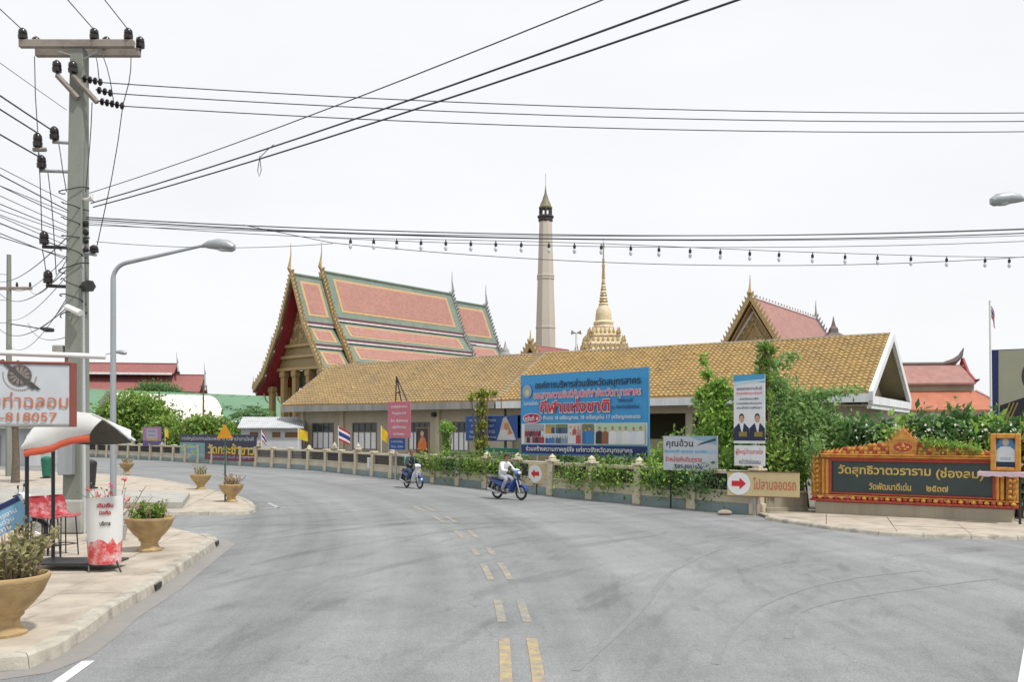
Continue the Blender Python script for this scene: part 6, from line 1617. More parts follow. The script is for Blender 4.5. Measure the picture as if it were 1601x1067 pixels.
# two red bucket seats on a shared frame
def seat(u, v, Y, label, nm='bucket_seat'):
    q = P(u, v, Y); t = thing('bar_chair', label, 'chair', (q.x, q.y, .15), R(-28), 'red kiosk chairs')
    hz = .76; m = MB(); rings = []
    pr = [(.24, hz - .01), (.20, hz + .012), (.05, hz - .01), (-.12, hz + .0), (-.2, hz + .05), (-.245, hz + .16), (-.27, hz + .28), (-.30, hz + .38)]
    for i, (x, z) in enumerate(pr):
        row = []
        wd = (.19, .215, .22, .22, .215, .21, .20, .16)[i]
        for k in range(9):
            f = -1 + 2 * k / 8; row.append((x + (.035 * f * f if i > 4 else 0), f * wd, z + (.03 * f * f if i < 5 else 0)))
        rings.append(row + [(a_[0] - .006, a_[1], a_[2] - .018) for a_ in row[::-1]])
    m.loft(rings); m.build('shell', 'red_plastic', t, True)
    for a_, b_ in ((.15, .15), (.15, -.15), (-.15, .15), (-.15, -.15)):
        m = MB(); m.tube([(a_, b_, hz - .015), (a_ * 1.25, b_ * 1.2, 0)], .013, 6); m.build('leg', 'dark_metal', t)
    m = MB(); m.tube([(.17, .165, .22), (.17, -.165, .22), (-.17, -.165, .22), (-.17, .165, .22), (.17, .165, .22)], .010, 5); m.build('footrest', 'dark_metal', t)
seat(70, 860, 16.0, 'scuffed red bucket chair on tall legs, farther from the counter panel'); seat(99, 860, 16.35, 'scuffed red bucket chair on tall legs, next to the counter panel')
# leaning blue and white notice and a parked motorbike behind it come later
ls = thing('leaning_notice', 'blue and white notice board leaning beside the kiosk post', 'sign', (X(-40, 15.2), 15.2, .15), R(8))
lw_ = X(36, 15.2) - X(-40, 15.2); mm = Matrix.Rotation(R(-27), 3, 'Y')
m = MB(); m.box((lw_ * .5, 0, .78), (lw_ * 1.08, .03, .5), mm); m.build('panel', 'p_lightblue', ls)
m = MB(); m.box((lw_ * .5 - .09, -.02, .96), (lw_ * 1.05, .012, .09), mm); m.build('stripe', 'p_navy', ls)
for k in range(3):
    o = lettering(ls, ('รับสมัครงาน', 'บริการด่วน', 'โทรถาม')[k], 0, 0, .66 - .1 * k, .09, 0, 'p_white', offset=.02)
    for v_ in o.data.vertices: v_.co = mm @ v_.co + Vector((lw_ * .5 - .03, -.0175, .82 - k * .12))
for x in (.08, lw_ - .08):
    m = MB(); m.tube([(x, .04, 0), (x, .04, .78 + (x - lw_ / 2) * .5)], .02, 5); m.build('leg', 'dark_metal', ls)

# ------------------------------------------------------------------ planters
bowl = MB(); bowl.lathe([(.20, 0), (.235, .0), (.24, .035), (.19, .07), (.165, .12), (.165, .18), (.20, .215), (.21, .235), (.205, .25), (.30, .34), (.40, .47), (.455, .60), (.465, .62), (.475, .64), (.47, .675), (.445, .68), (.425, .66), (.41, .60), (.0, .58)], 32)
bowl = bowl.mesh('bowl', 'terracotta', True)
soilm = MB(); soilm.lathe([(.0, .60), (.2, .625), (.40, .605)], 20, cap=False); soilm = soilm.mesh('soil', 'soil')
def bush_plant(t, seed, h, spread, nst, leaf, mat, density, z0=.6, stem='green_stem', fl=None, petal=None):
    rnd = random.Random(seed); m = MB(); pos = []; dr = []; tips = []
    for k in range(nst):
        a_ = rnd.uniform(0, 6.28); r = rnd.uniform(0, .28); b = Vector((r * math.cos(a_), r * math.sin(a_), z0)); d = Vector((math.cos(a_) * rnd.uniform(.1, spread), math.sin(a_) * rnd.uniform(.1, spread), 1)).normalized()
        L = h * rnd.uniform(.55, 1.1); pts = [b]; nseg = 6
        for i in range(nseg):
            d = (d + Vector((rnd.uniform(-.22, .22), rnd.uniform(-.22, .22), .02))).normalized(); pts.append(pts[-1] + d * L / nseg)
        m.tube(pts, [.011 * (1 - i / (nseg + 1)) + .003 for i in range(nseg + 1)], 4)
        for i in range(1, nseg + 1):
            for _ in range(int(density * (1 if i > 2 else .5)) + (rnd.random() < density % 1)):
                pos.append((pts[i] + Vector((rnd.uniform(-.03, .03), rnd.uniform(-.03, .03), rnd.uniform(-.03, .03))))[:]); dr.append((rnd.uniform(-1, 1), rnd.uniform(-1, 1), rnd.uniform(-.2, .9)))
        tips.append(pts[-1])
    m.build('stems', stem, t)
    if pos: obj('leaves', leaf_mesh('leaves', pos, leaf, mat, seed, elong=2.2, dirs=dr), t)
    if fl:
        tp = []
        for q in rnd.sample(tips, min(fl, len(tips))):
            for _ in range(14): tp.append((q + Vector((rnd.uniform(-.05, .05), rnd.uniform(-.05, .05), rnd.uniform(-.03, .05))))[:])
        tag(obj('flowers', leaf_mesh('flowers', tp, .05, petal or 'petal_red', seed, elong=1.2), t), kind='stuff')
def planter(label, x, y, z, s, rz, plant):
    t = thing('planter', label, 'planter', (x, y, z), rz, 'terracotta bowl planters'); t.scale = (s, s, s)
    o = inst(bowl, 'bowl', t); inst(soilm, 'soil', t)
    plant(t); return t
planter('near tan bowl planter with dry olive shrub beside the rounded kerb corner', -5.86, 9.95, .15, 1.03, 0, lambda t: (bush_plant(t, 41, .68, .85, 54, .075, 'leaf_olive', 5.0, stem='dry_leaf'), bush_plant(t, 47, .66, .8, 18, .06, 'dry_leaf', 3.0, stem='dry_leaf')))
pp = G(227, 864, .15); planter('tan bowl planter with short green shrub beside the kiosk counter panel', pp.x, pp.y + .2, .15, .98, 1, lambda t: (bush_plant(t, 42, .34, .5, 40, .075, 'leaf_mango', 5.0), bush_plant(t, 43, .42, .7, 14, .06, 'leaf_olive', 2.5, stem='dry_leaf')))
pp = G(358.5, 785.5, .11); planter('tan bowl planter with pale dry plant next to the triangle sign post', pp.x, pp.y + .2, .11, .88, 2, lambda t: bush_plant(t, 44, .46, .6, 40, .07, 'dry_leaf', 4.0, stem='dry_leaf'))
pp = G(311, 766, .11); planter('tan bowl planter with thin dry plant farther along the kerb than the triangle sign', pp.x, pp.y + .2, .11, .9, 3, lambda t: bush_plant(t, 45, .5, .4, 26, .07, 'leaf_olive', 3.0, stem='dry_leaf'))
pp = G(190, 740.5, .11); planter('small far tan bowl planter seen past the street lamp post', pp.x + .2, pp.y + .2, .11, .85, 4, lambda t: bush_plant(t, 46, .55, .5, 22, .08, 'leaf_olive', 3.0, stem='dry_leaf'))
# red flowering shrub behind the kiosk
t = thing('flowering_shrub', 'sparse shrub with bare twigs and red blossoms behind the white counter panel', 'shrub', (X(178, 18.6), 18.6, .15))
m = MB(); m.lathe([(.22, 0), (.26, .2), (.28, .34), (.25, .35), (.02, .33)], 14); m.build('pot', 'concrete', t)
bush_plant(t, 51, .95, 1.3, 22, .06, 'leaf_olive', 1.2, z0=.33, stem='bark', fl=12)

# ------------------------------------------------------------------ vegetation along the wall
def foliage(name, label, cat, loc, ells, n, leaf, mat, seed, stem_h=None, extra=None, **kw):
    t = thing(name, label, cat, loc)
    sub = {k: kw.pop(k) for k in list(kw) if k in ('sub', 'shell', 'spread')}
    pts, cents = clump_points(ells, n, seed, **sub); m = MB(); rnd = random.Random(seed)
    for c in cents[:14]:
        b = Vector((c[0] * .3 + rnd.uniform(-.15, .15), c[1] * .3, 0)); m.tube([b, b.lerp(Vector(c), .6) + Vector((0, 0, .2)), c], [.035, .022, .008], 5)
    m.build('stems', 'bark', t)
    obj('foliage', leaf_mesh('foliage', pts, leaf, mat, seed, **kw), t)
    if extra: extra(t)
    return t
def wl(u, back): return wall_u(u, back)[0]
# feathery bush with leaning sprays behind the white shop board
q = wl(1075, 1.6); k_ = q.y / F
foliage('feathery_tree', 'tall bright bush with slanting feathery sprays between billboard and tall poster', 'tree', q,
        [(.1, 0, 2.0, 1.0, .6, 1.3), (.7, .1, 2.6, .7, .5, .9), (-.2, .2, 3.3, .5, .4, .7), (.0, .2, 3.9, .42, .3, .35), (.5, .2, 3.75, .5, .3, .25), (-.32, .2, 4.3, .18, .15, .3), (-.48, .2, 4.75, .12, .12, .3), (-.62, .2, 3.6, .14, .14, .3), (1.0, .2, 1.9, .6, .5, 1.0)], 8200, .17, 'leaf_bright', 61, sub=72, spread=.36, elong=2.6)
q = wl(1262, 2.6)
foliage('feathery_tree', 'big pale green feathery tree between the tall poster and the name wall', 'tree', q,
        [(-.9, 0, 2.3, 1.1, .7, 1.3), (.2, .2, 2.5, 1.0, .7, 1.0), (-.8, .2, 3.5, .7, .5, .7), (.1, .3, 3.45, .75, .4, .35), (.9, .2, 3.7, .6, .3, .16), (1.5, .2, 3.85, .4, .2, .1), (.9, -.2, 1.8, 1.0, .7, 1.0), (-1.3, 0, 4.1, .45, .3, .45), (-.9, 0, 4.6, .35, .2, .25), (-.45, 0, 4.85, .3, .15, .14), (1.4, 0, 2.7, .5, .3, .2)], 11500, .17, 'leaf_feather', 62, sub=90, spread=.36, elong=3.0)
# clipped green column above the tall poster
q = wl(1171, .7); zt_ = Z(535, q.y)
foliage('topiary_column', 'clipped vine column rising above the tall poster', 'topiary', q, [(0, -.2, zt_ - .28, .27, .26, .26), (.0, -.2, zt_ - .70, .22, .2, .32), (-.02, -.2, zt_ - 1.15, .27, .24, .34), (0, -.1, zt_ - 1.9, .3, .3, .5), (0, 0, zt_ - 2.7, .35, .3, .6), (0, 0, zt_ - 3.6, .4, .35, .7)], 8500, .085, 'leaf_mango', 63, sub=90, spread=.3, shell=.45)
# plumeria hedge behind the name wall
hl = ((1345, 2.0, 650, 'leaf_deep'), (1392, 2.2, 652, 'leaf_bright'), (1440, 2.0, 645, 'leaf_deep'), (1488, 2.3, 640, 'leaf_deep'), (1532, 2.0, 650, 'leaf_bright'), (1578, 1.8, 655, 'leaf_deep'), (1625, 1.9, 640, 'leaf_bright'))
def fl_(t):
    rnd = random.Random(5); obj('blossoms', leaf_mesh('blossoms', [(rnd.uniform(-.9, .9), rnd.uniform(-1, -.5), rnd.uniform(1.6, 2.8)) for _ in range(60)], .09, 'petal_white', 3, elong=1.3), t)
names = ('next to the feathery tree', 'before the white hall gable', 'behind the emblem gable crest', 'before the orange skirt roof', 'at the foot of the flagpole', 'behind the framed portrait', 'before the portrait billboard')
for k, (u, wd, vt_, mt) in enumerate(hl):
    xx = nx(u); b = NA + nd / NL * xx; nrm = Vector((-nd.y, nd.x, 0)) / NL; b = b + nrm * 1.7; zt_ = Z(vt_, b.y)
    foliage('plumeria_bush', 'glossy leafy bush with pale blossoms ' + names[k], 'bush', (b.x, b.y, 0), [(0, 0, zt_ * .72, .62, .6, zt_ * .28), (-.35, -.2, zt_ * .6, .5, .5, zt_ * .28), (.35, -.1, zt_ * .62, .5, .5, zt_ * .3), (0, 0, zt_ * .3, .6, .5, zt_ * .3)], 2600, .24, mt, 70 + k, sub=34, spread=.36, elong=2.4, extra=fl_)
# drape of vine over the name wall's crest
t = thing('crest_vine', 'green vine draped over the slope of the name wall crest', 'vine', nw.location.copy(), nw.rotation_euler.z)
rnd = random.Random(8); pos = []
for _ in range(1100):
    f = rnd.random(); x = xm + .42 + f * 1.5; z = (crest_z(x) + .10) * .87 - f * .05 + rnd.gauss(0, .06 + .05 * (1 - f)) - (1 - f) ** 2 * .1; pos.append((x, rnd.uniform(-.12, .25), z))
obj('leaves', leaf_mesh('leaves', pos, .08, 'leaf_bright', 9), t)
m = MB(); m.tube([(xm + .4, .12, 2.05), (xm + 1.2, .1, 1.98), (xm + 2.0, .12, 1.85)], .012, 5); m.build('stem', 'green_stem', t)
t = thing('crest_vine', 'green creeper hanging over the carved scrolls beside the feathery tree', 'vine', nw.location.copy(), nw.rotation_euler.z)
obj('leaves', leaf_mesh('leaves', [(rnd.gauss(.12, .16), rnd.uniform(-.1, .5), 1.75 + rnd.gauss(.1, .22)) for _ in range(700)], .09, 'leaf_feather', 10), t)
m = MB(); m.tube([(.1, .4, 0), (.1, .3, 1.6), (.2, .1, 2.0)], .015, 5); m.build('stem', 'green_stem', t)
# creepers along the wall: one per bay
for k, (u, hh, n_, mt) in enumerate(((664, 1.45, 700, 'leaf_mango'), (690, 1.5, 900, 'leaf_mango'), (716, 1.4, 800, 'leaf_deep'), (745, 1.55, 1000, 'leaf_mango'), (778, 1.5, 900, 'leaf_mango'), (806, 1.4, 700, 'leaf_deep'), (905, 1.3, 800, 'leaf_mango'), (958, 1.4, 1000, 'leaf_mango'), (1040, 1.55, 1400, 'leaf_bright'), (1060, 1.3, 800, 'leaf_deep'), (1104, 1.4, 900, 'leaf_deep'))):
    p0, d0 = wall_u(u, .0); t = thing('creeper', 'leafy creeper tangled in the wall grille ' + ('beside the orange robe poster', 'under the round topiary', 'below the last curtained window', 'under the vine pillar', 'under the small green sign board', 'behind the rider in white', 'beside the left-pointing arrow sign', 'under the middle of the big billboard', 'at the edge of the white shop board', 'below the white shop board', 'between shop board and tall poster', 'behind the parking board')[k], 'creeper', (p0.x, p0.y, 0), math.atan2(d0.y, d0.x))
    rnd = random.Random(80 + k); pos = []; m = MB()
    for j in range(7):
        x = rnd.uniform(-1.05, 1.05); pts = [(x, .2, .1), (x + rnd.uniform(-.2, .2), .12, .7), (x + rnd.uniform(-.3, .3), .18, 1.15), (x + rnd.uniform(-.4, .4), -.16, 1.36), (x + rnd.uniform(-.4, .4), -.2, rnd.uniform(.75, 1.1))]
        for s_ in (1, -1): pass
        m.tube([(a_, -b_, c_) for a_, b_, c_ in pts], .009, 4)
    for _ in range(n_):
        x = rnd.gauss(0, .6); z = min(hh + .15, max(.25, rnd.gauss(hh * .66, .26))); yb = rnd.uniform(-.3, .3); yb += .12 if yb > 0 else -.12; pos.append((x, -yb if z < 1.32 else rnd.uniform(-.25, .25), z))
    m.build('stems', 'bark', t); obj('leaves', leaf_mesh('leaves', pos, .13, mt, 80 + k, elong=1.8), t)
# shrubs inside the wall
for k, (u, hh, mt) in enumerate(((905, 1.55, 'leaf_deep'), (950, 1.7, 'leaf_deep'), (996, 1.6, 'leaf_mango'), (1030, 2.3, 'leaf_bright'), (1135, 2.2, 'leaf_bright'), (1210, 2.1, 'leaf_deep'), (1235, 2.4, 'leaf_mango'), (700, 1.5, 'leaf_deep'), (770, 1.6, 'leaf_deep'), (850, 1.5, 'leaf_deep'))):
    q = wl(u, .95); foliage('shrub', 'green shrub inside the wall ' + ('beside the arrow sign', 'below the photo strip of the billboard', 'at the navy corner of the billboard', 'between billboard and shop board', 'with yellow-green leaves beside the tall poster', 'dark, right behind the parking board', 'over the plain wall end', 'below the curtained window', 'behind the small green board', 'behind the left-pointing arrow')[k], 'shrub', q, [(0, 0, hh * .6, .8, .5, hh * .42), (.4, .1, hh * .5, .6, .45, hh * .4), (-.4, 0, hh * .45, .6, .45, hh * .38)], 1800, .15, mt, 100 + k, sub=26, spread=.36)
# topiary on poles
q = wl(683, .5); zt_ = Z(659, q.y)
foliage('topiary', 'round-headed vine topiary on a stalk before the hall wall', 'topiary', q, [(0, 0, zt_ - .38, .36, .34, .36), (0, 0, zt_ - 1.0, .2, .2, .4), (0, 0, zt_ - 1.7, .22, .2, .5), (0, 0, .9, .3, .25, .5)], 2600, .12, 'leaf_bright', 120, sub=34, spread=.3)
q = wl(737, .5); zt_ = Z(611, q.y)
foliage('vine_pillar', 'tall vine pillar with yellow-green tuft rising over the dark blue board', 'topiary', q, [(-.1, 0, zt_ - .3, .42, .3, .3), (.45, 0, zt_ - .15, .4, .2, .12), (0, 0, zt_ - .9, .24, .22, .45), (0, 0, zt_ - 1.6, .22, .2, .4), (0, 0, zt_ - 2.5, .28, .22, .6), (0, 0, zt_ - 3.3, .3, .25, .5)], 3200, .12, 'leaf_yellow', 121, sub=40, spread=.3)
t = thing('roof_antenna', 'rusty bent pipe frame beside the yellow-green vine tuft', 'pipe', (wl(755, .6).x, wl(755, .6).y, 0)); zz = Z(621, t.location.y)
m = MB(); m.tube([(-.3, 0, 0), (-.3, 0, zz - .1), (-.1, 0, zz), (.3, 0, zz), (.32, 0, zz - .5)], .025, 6); m.build('pipe', 'p_brown', t)
# street tree with thin crown behind the kiosk
tree('street_tree', 'small street tree with mottled bare trunk behind the kiosk and hanging sign', 'tree', (X(24, 40), 40, .11), 3.4, .16, [(0, 0, 4.3, 1.6, 1.3, 1.0), (-1.2, 0, 4.0, 1.0, .9, .8), (1.0, 0, 3.9, .9, .8, .6)], 2600, .2, 'leaf_deep', 130, sub=30)
# wheelie bin and clutter seen beneath the kiosk roof
for k, (u, Y, lb) in enumerate(((140, 33, 'dark green bin with pedestal foot standing behind the utility pole cabinet'), (73, 44, 'green bin on the far pavement seen between the kiosk posts'))):
    t = thing('bin', lb, 'bin', (X(u, Y), Y, .31 if k == 0 else .11)); m = MB(); m.lathe([(.2, .1), (.26, .9), (.27, .95), (.24, 1.05), (.1, 1.12)], 12); m.build('body', 'p_green' if k else 'dark_metal', t, True); m = MB(); m.lathe([(.3, 0), (.3, .05), (.1, .1)], 12); m.build('foot', 'dark_metal', t)
# stone at the kerb by the wall
m = MB(); m.sphere((0, 0, .07), .17, 9, 6, (1.3, .9, .55)); o = m.build('loose_stone', 'plinth', None, True); o.location = G(1133, 806); tag(o, 'brownish loose stone lying at the foot of the wall', 'stone')

# ------------------------------------------------------------------ motorbikes and riders
def motorbike(label, loc, heading, paint, paint2, spokes=True):
    t = thing('motorbike', label, 'motorbike', loc, heading)
    WB, WR = 1.20, .28
    for x in (0.0, WB):
        w = MB(); w.add(*torus(x, WR, WR - .045, .045, .95)); wo = w.build('tyre', 'rubber', t, True)
        r = MB(); r.add(*torus(x, WR, WR - .085, .014, 1.2)); ro = r.build('rim', 'steel', wo, True)
        h = MB(); h.tube([(x, -.06, WR), (x, .06, WR)], .045, 10); h.build('hub', 'steel', wo)
        s = MB()
        for k in range(10):
            a = k * math.pi / 5; s.tube([(x + .03 * math.cos(a), .02 * (1 if k % 2 else -1), WR + .03 * math.sin(a)), (x + (WR - .085) * math.cos(a), 0, WR + (WR - .085) * math.sin(a))], .005, 4)
        o = s.build('spokes', 'steel', wo); o['kind'] = 'stuff'
    # front fork, fender, steering
    for y in (-.085, .085):
        m = MB(); m.tube([(WB, y, WR), (WB - .17, y * .9, .72)], [.028, .024], 8); m.build('fork', 'steel', t)
    m = MB(); rings = []
    for k in range(9):
        a = R(15 + k * 17); rr = WR + .035; rings.append([(WB + rr * math.cos(a), y, WR + rr * math.sin(a) - abs(y) * .35) for y in (-.075, -.04, 0, .04, .075)] + [(WB + (rr - .012) * math.cos(a), y, WR + (rr - .012) * math.sin(a) - abs(y) * .35) for y in (.075, .04, 0, -.04, -.075)])
    m.loft(rings); m.build('front_fender', paint, t, True)
    # leg shield and front cowl
    m = MB(); m.loft([[(WB - .12, y * .5, .92 - abs(y) * .1) for y in (-.2, -.1, 0, .1, .2)] + [(WB - .15, y * .5, .90 - abs(y) * .1) for y in (.2, .1, 0, -.1, -.2)],
                      [(WB - .14 - abs(y) * .3, y * 1.0, .72) for y in (-.2, -.1, 0, .1, .2)] + [(WB - .18 - abs(y) * .3, y, .72) for y in (.2, .1, 0, -.1, -.2)],
                      [(WB - .25 - abs(y) * .45, y * 1.05, .50) for y in (-.2, -.1, 0, .1, .2)] + [(WB - .29 - abs(y) * .45, y * 1.0, .50) for y in (.2, .1, 0, -.1, -.2)],
                      [(WB - .36 - abs(y) * .4, y * .8, .30) for y in (-.2, -.1, 0, .1, .2)] + [(WB - .40 - abs(y) * .4, y * .8, .30) for y in (.2, .1, 0, -.1, -.2)]]); m.build('leg_shield', paint, t, True)
    m = MB(); m.loft([[(x0 + dx, y * w, z) for y, dx in ((-1, -.06), (-.6, .01), (0, .04), (.6, .01), (1, -.06), (0, -.16))] for x0, w, z in ((WB - .16, .07, .88), (WB - .10, .14, .96), (WB - .12, .15, 1.03), (WB - .2, .09, 1.08))]); cw = m.build('headlight_cowl', paint2, t, True)
    m = MB(); m.sphere((WB - .075, 0, .985), .075, 12, 8, (.55, 1.25, .8)); m.build('headlight', 'headlight', cw, True)
    for y in (-.13, .13):
        m = MB(); m.sphere((WB - .14, y, .80), .035, 8, 6, (1, 1, .8)); m.build('indicator', 'p_amber', t, True)
    m = MB(); m.tube([(WB - .30, -.36, 1.02), (WB - .24, -.22, 1.04), (WB - .2, -.05, 1.04), (WB - .2, .05, 1.04), (WB - .24, .22, 1.04), (WB - .30, .36, 1.02)], .013, 7); hb_ = m.build('handlebar', 'dark_metal', t)
    for s_ in (-1, 1):
        m = MB(); m.tube([(WB - .30, s_ * .36, 1.02), (WB - .265, s_ * .26, 1.034)], .02, 8); m.build('grip', 'rubber', hb_)
        m = MB(); m.tube([(WB - .24, s_ * .24, 1.04), (WB - .22, s_ * .30, 1.18)], .007, 5); mr = m.build('mirror_stem', 'dark_metal', t)
        m = MB(); m.sphere((WB - .225, s_ * .33, 1.21), .055, 10, 6, (.3, 1.2, .8)); m.build('mirror', 'black_plastic', mr, True)
    # body, seat, tail
    m = MB(); m.loft([[(x, y * w, z0 + (z1 - z0) * f) for y, f in ((-1, .15), (-.9, .75), (-.4, 1), (.4, 1), (.9, .75), (1, .15), (.5, 0), (-.5, 0))] for x, w, z0, z1 in ((WB - .34, .06, .36, .50), (WB - .52, .09, .38, .56), (.42, .12, .42, .70), (.15, .13, .48, .74), (-.15, .12, .58, .78), (-.38, .06, .68, .80))]); m.build('body', paint, t, True)
    m = MB(); m.loft([[(x, y * w, z + dz) for y, dz in ((-1, -.03), (-.8, .03), (0, .05), (.8, .03), (1, -.03), (0, -.06))] for x, w, z in ((.52, .06, .70), (.40, .11, .73), (.15, .135, .745), (-.1, .13, .775), (-.32, .10, .80), (-.36, .05, .79))]); m.build('seat', 'seat_black', t, True)
    m = MB(); m.tube([(-.18, -.12, .80), (-.42, -.11, .86), (-.46, 0, .865), (-.42, .11, .86), (-.18, .12, .80)], .012, 6); m.build('grab_rail', 'steel', t)
    m = MB(); m.sphere((-.40, 0, .72), .05, 8, 6, (.6, 1.4, .8)); m.build('tail_light', 'lens_red', t, True)
    m = MB(); m.loft([[(x, y, z) for y in (-.06, .06)] + [(x - .01, y, z + .012) for y in (.06, -.06)] for x, z in ((-.30, .62), (-.38, .48), (-.42, .34))]); m.build('rear_fender', 'black_plastic', t)
    # engine, exhaust, footrests, chain case, shocks, stand
    m = MB(); m.cbox(.30, .62, -.11, .11, .22, .42, .03); m.tube([(.6, 0, .34), (.78, 0, .38)], [.085, .075], 10); m.build('engine', 'steel', t)
    m = MB(); m.tube([(.72, -.08, .30), (.55, -.13, .20), (.25, -.15, .22), (.15, -.155, .24)], .018, 7); m.tube([(.18, -.155, .235), (.1, -.16, .25), (-.32, -.165, .36), (-.36, -.165, .37)], [.022, .05, .055, .03], 10); m.build('exhaust', 'steel', t, True)
    m = MB(); m.tube([(.0, .09, .28), (.35, .09, .30)], [.04, .05], 8); m.build('chain_case', 'black_plastic', t)
    for y in (-.10, .10):
        m = MB(); m.tube([(0, y, .30), (-.05, y, .62)], .028, 8); m.build('shock', 'dark_metal', t)
        m = MB(); m.tube([(.42, y, .23), (.42, y * 2.3, .235)], .013, 6); m.build('footrest', 'rubber', t)
    m = MB(); m.tube([(WB - .3, 0, .55), (WB - .19, 0, .86)], .03, 8); m.build('steering_column', 'dark_metal', t)
    m = MB(); m.cbox(-.435, -.425, -.10, .10, .40, .52, .003); m.build('number_plate', 'p_white', t)
    return t
def torus(cx, cz, R_, r_, wy_=1.0, n=22, k=8):
    vs = []; fs = []
    for i in range(n):
        a = 2 * math.pi * i / n
        for j in range(k):
            b = 2 * math.pi * j / k; rr = R_ + r_ * math.cos(b); vs.append((cx + rr * math.cos(a), r_ * wy_ * math.sin(b), cz + rr * math.sin(a)))
    for i in range(n):
        for j in range(k):
            fs.append((i * k + j, ((i + 1) % n) * k + j, ((i + 1) % n) * k + (j + 1) % k, i * k + (j + 1) % k))
    return vs, fs
def skinned(name, verts, edges, radii, mat, parent, root=0, sub=1):
    """one continuous skin grown along a joint graph"""
    me = bpy.data.meshes.new(name); me.from_pydata([tuple(v) for v in verts], edges, []); o = bpy.data.objects.new(name, me); COL.objects.link(o)
    md = o.modifiers.new('skin', 'SKIN'); md.use_smooth_shade = True
    for i, r in enumerate(radii):
        sv = me.skin_vertices[0].data[i]; sv.radius = (r, r) if not hasattr(r, '__len__') else r; sv.use_root = (i == root)
    ms = o.modifiers.new('sub', 'SUBSURF'); ms.levels = sub; ms.render_levels = sub
    dg = bpy.context.evaluated_depsgraph_get(); nm = bpy.data.meshes.new_from_object(o.evaluated_get(dg)); bpy.data.objects.remove(o)
    nm.materials.clear(); nm.materials.append(M[mat]); nm.name = name
    for p_ in nm.polygons: p_.use_smooth = True
    return obj(name, nm, parent)
def rider(label, bike, shirt, trouser, hairm, sleeve_long=True, lean=.12, hood=None):
    """seated astride, hands on the grips, feet on the rests (bike frame: x forward)"""
    t = thing('person', label, 'person', bike.location.copy(), bike.rotation_euler.z)
    hip = Vector((.22, 0, .86)); ch = Vector((.26 + lean, 0, 1.22)); nk = Vector((.29 + lean * 1.25, 0, 1.40)); hd = Vector((.34 + lean * 1.35, 0, 1.56))
    V = [hip, Vector((.23 + lean * .4, 0, 1.02)), ch, nk, hd - Vector((0, 0, .07)), hd, hd + Vector((.0, 0, .075))]
    E = [(0, 1), (1, 2), (2, 3), (3, 4), (4, 5), (5, 6)]; Rr = [(.10, .08), (.09, .07), (.105, .075), .05, .06, (.082, .098), .062]
    S = {}
    for s_ in (-1, 1):
        sh_ = ch + Vector((.01, s_ * .175, .09)); el = Vector((.56, s_ * .30, 1.06)); wr = Vector((.84, s_ * .315, 1.06)); pm = Vector((.895, s_ * .31, 1.06))
        kn = Vector((.62, s_ * .15, .77)); hp = hip + Vector((.03, s_ * .10, -.03)); an = Vector((.40, s_ * .19, .34)); to = Vector((.57, s_ * .21, .265)); he = Vector((.36, s_ * .19, .27))
        b = len(V); V += [sh_, el, wr, pm]; Rr += [.05, .04, .029, (.034, .02)]; E += [(2, b), (b, b + 1), (b + 1, b + 2), (b + 2, b + 3)]
        for f in range(4):                                  # fingers closed round the grip
            yy = s_ * (.285 + f * .017); c = len(V); V += [Vector((.925, yy, 1.05)), Vector((.935, yy, 1.015)), Vector((.91, yy, .998))]; Rr += [.009, .0085, .0075]; E += [(b + 3, c), (c, c + 1), (c + 1, c + 2)]
        c = len(V); V += [Vector((.875, s_ * .275, 1.045)), Vector((.90, s_ * .262, 1.01))]; Rr += [.011, .009]; E += [(b + 3, c), (c, c + 1)]
        d = len(V); V += [hp, kn, an, to]; Rr += [.075, .055, .034, (.02, .018)]; E += [(0, d), (d, d + 1), (d + 1, d + 2), (d + 2, d + 3)]
        S[s_] = (sh_, el, wr, hp, kn, an, to, he)
    skinned('body', V, E, Rr, 'skin', t)
    # clothes: shirt with sleeves, trousers, shoes
    V2 = [V[0] - Vector((.0, 0, .05)), V[1], V[2], V[2].lerp(V[3], .85)]; E2 = [(0, 1), (1, 2), (2, 3)]; R2 = [(.17, .15), (.165, .14), (.18, .14), .075]
    for s_ in (-1, 1):
        sh_, el, wr = S[s_][:3]; b = len(V2); end = wr if sleeve_long else sh_.lerp(el, .75)
        V2 += [sh_, el if sleeve_long else sh_.lerp(el, .5), end]; R2 += [.088, .068, .052 if sleeve_long else .068]; E2 += [(2, b), (b, b + 1), (b + 1, b + 2)]
    skinned('shirt', V2, E2, R2, shirt, t)
    V3 = [hip + Vector((0, 0, .06)), hip]; E3 = [(0, 1)]; R3 = [(.15, .125), (.165, .135)]
    for s_ in (-1, 1):
        hp, kn, an = S[s_][3:6]; b = len(V3); V3 += [hp, kn, an + Vector((.0, 0, .0))]; R3 += [.12, .09, .065]; E3 += [(1, b), (b, b + 1), (b + 1, b + 2)]
    skinned('trousers', V3, E3, R3, trouser, t)
    for s_ in (-1, 1):
        an, to, he = S[s_][5:8]; skinned('shoe', [he, he.lerp(to, .5), to + Vector((.05, 0, 0))], [(0, 1), (1, 2)], [(.06, .06), (.06, .055), (.05, .042)], 'seat_black', t)
    # face and hair
    hf = hd + Vector((.098, 0, .0))
    m = MB(); m.loft([[hf + Vector((-.012, -.012, .02)), hf + Vector((.0, 0, .025)), hf + Vector((-.012, .012, .02))], [hf + Vector((-.012, -.018, -.022)), hf + Vector((.018, 0, -.02)), hf + Vector((-.012, .018, -.022))]]); m.build('nose', 'skin', t, True)
    for s_ in (-1, 1):
        m = MB(); m.sphere(hf + Vector((-.018, s_ * .034, .022)), .012, 8, 6); m.build('eye', 'hair', t, True)
        m = MB(); m.sphere(hd + Vector((.0, s_ * .083, -.005)), .026, 8, 6, (.8, .4, 1.2)); m.build('ear', 'skin', t, True)
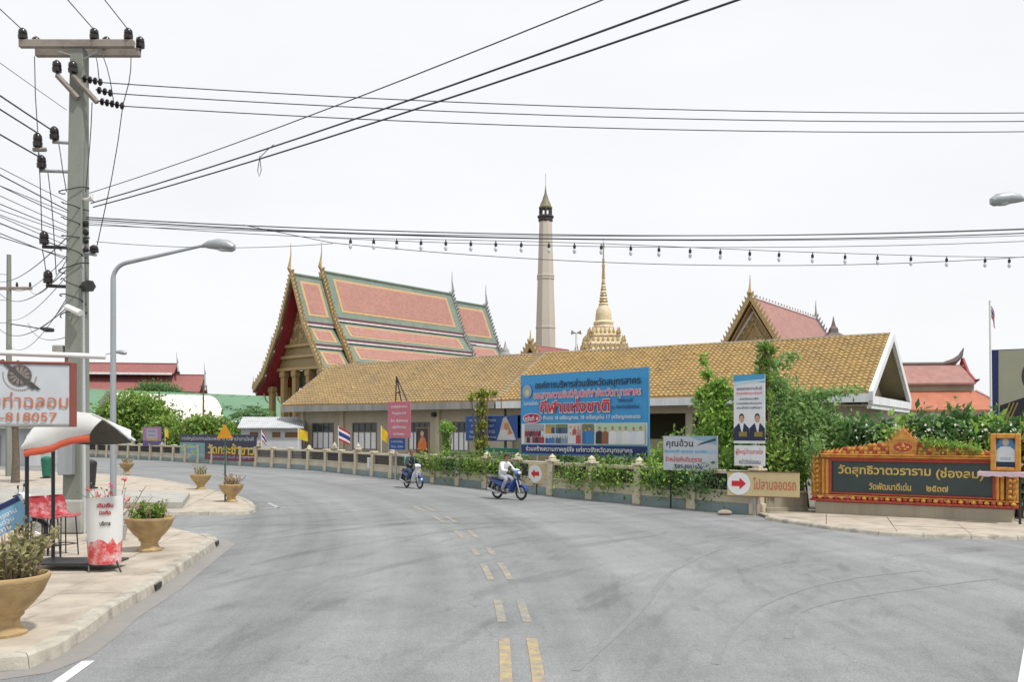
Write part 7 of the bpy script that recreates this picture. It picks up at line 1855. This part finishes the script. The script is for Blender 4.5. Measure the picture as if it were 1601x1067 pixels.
    m = MB(); m.box(hf + Vector((-.012, 0, -.052)), (.012, .045, .009)); m.build('mouth', 'lens_red', t)
    m = MB(); rings = []
    for k in range(8):
        ph = math.pi * .5 * k / 7 * 1.0; z = .105 * math.sin(ph); r = math.cos(ph)
        rings.append([hd + Vector((-.012 + .108 * r * math.cos(a) * (1 if math.cos(a) < 0 else .90), .094 * r * math.sin(a), .03 + z - (.10 if math.cos(a) < -.1 and k == 0 else 0))) for a in [2 * math.pi * j / 16 for j in range(16)]])
    m.loft(rings); m.build('hair', hairm, t, True)
    return t
hd_ = math.atan2(-.80, .60)
def bike_at(u, v, back): 
    g = G(u, v); return Vector((g.x, g.y, 0.0))
# rider in white: wheels seen from column 775 to 819
c = G(796, 781.5); b2 = motorbike('blue motorbike ridden by the person in a white shirt', (c.x - .6 * math.cos(R(-43)), c.y - .6 * math.sin(R(-43)), .002), R(-43), 'bike_blue', 'bike_light_blue')
rider('person in white shirt and grey trousers riding the blue motorbike', b2, 'shirt_white', 'trouser_grey', 'hair')
c = G(646, 764); b1 = motorbike('white-fronted blue motorbike ridden by the person in dark clothes', (c.x - .6 * math.cos(R(-55)), c.y - .6 * math.sin(R(-55)), .002), R(-55), 'bike_blue', 'bike_white')
for o in b1.children:
    if o.name.startswith('leg_shield'):
        o.data = o.data.copy(); o.data.materials.clear(); o.data.materials.append(M['bike_white'])
r1 = rider('person in dark jacket and navy trousers with reddish hair riding the white-fronted motorbike', b1, 'shirt_dark', 'trouser_navy', 'hair_red')
bp = thing('backpack', 'teal green backpack on the back of the rider in dark clothes', 'backpack', b1.location.copy(), b1.rotation_euler.z)
m = MB(); m.cbox(.02, .20, -.17, .17, .98, 1.40, .06); m.build('bag', 'teal_fabric', bp, True)
m = MB(); m.cbox(-.05, .03, -.12, .12, 1.02, 1.22, .03); m.build('pocket', 'teal_fabric', bp, True)
for s_ in (-1, 1):
    m = MB(); m.tube([(.16, s_ * .11, 1.36), (.34, s_ * .125, 1.40), (.50, s_ * .13, 1.28), (.42, s_ * .15, 1.08), (.18, s_ * .14, 1.02)], .018, 6); m.build('strap', 'teal_fabric', bp)
# parked motorbike at the edge behind the leaning notice
b3 = motorbike('parked silver and dark motorbike behind the leaning blue notice', (X(-52, 17.6), 17.6, .152), R(20), 'black_plastic', 'bike_white')
m = MB(); m.tube([(.35, .1, .3), (.30, .32, .0)], .012, 5); m.build('side_stand', 'dark_metal', b3)
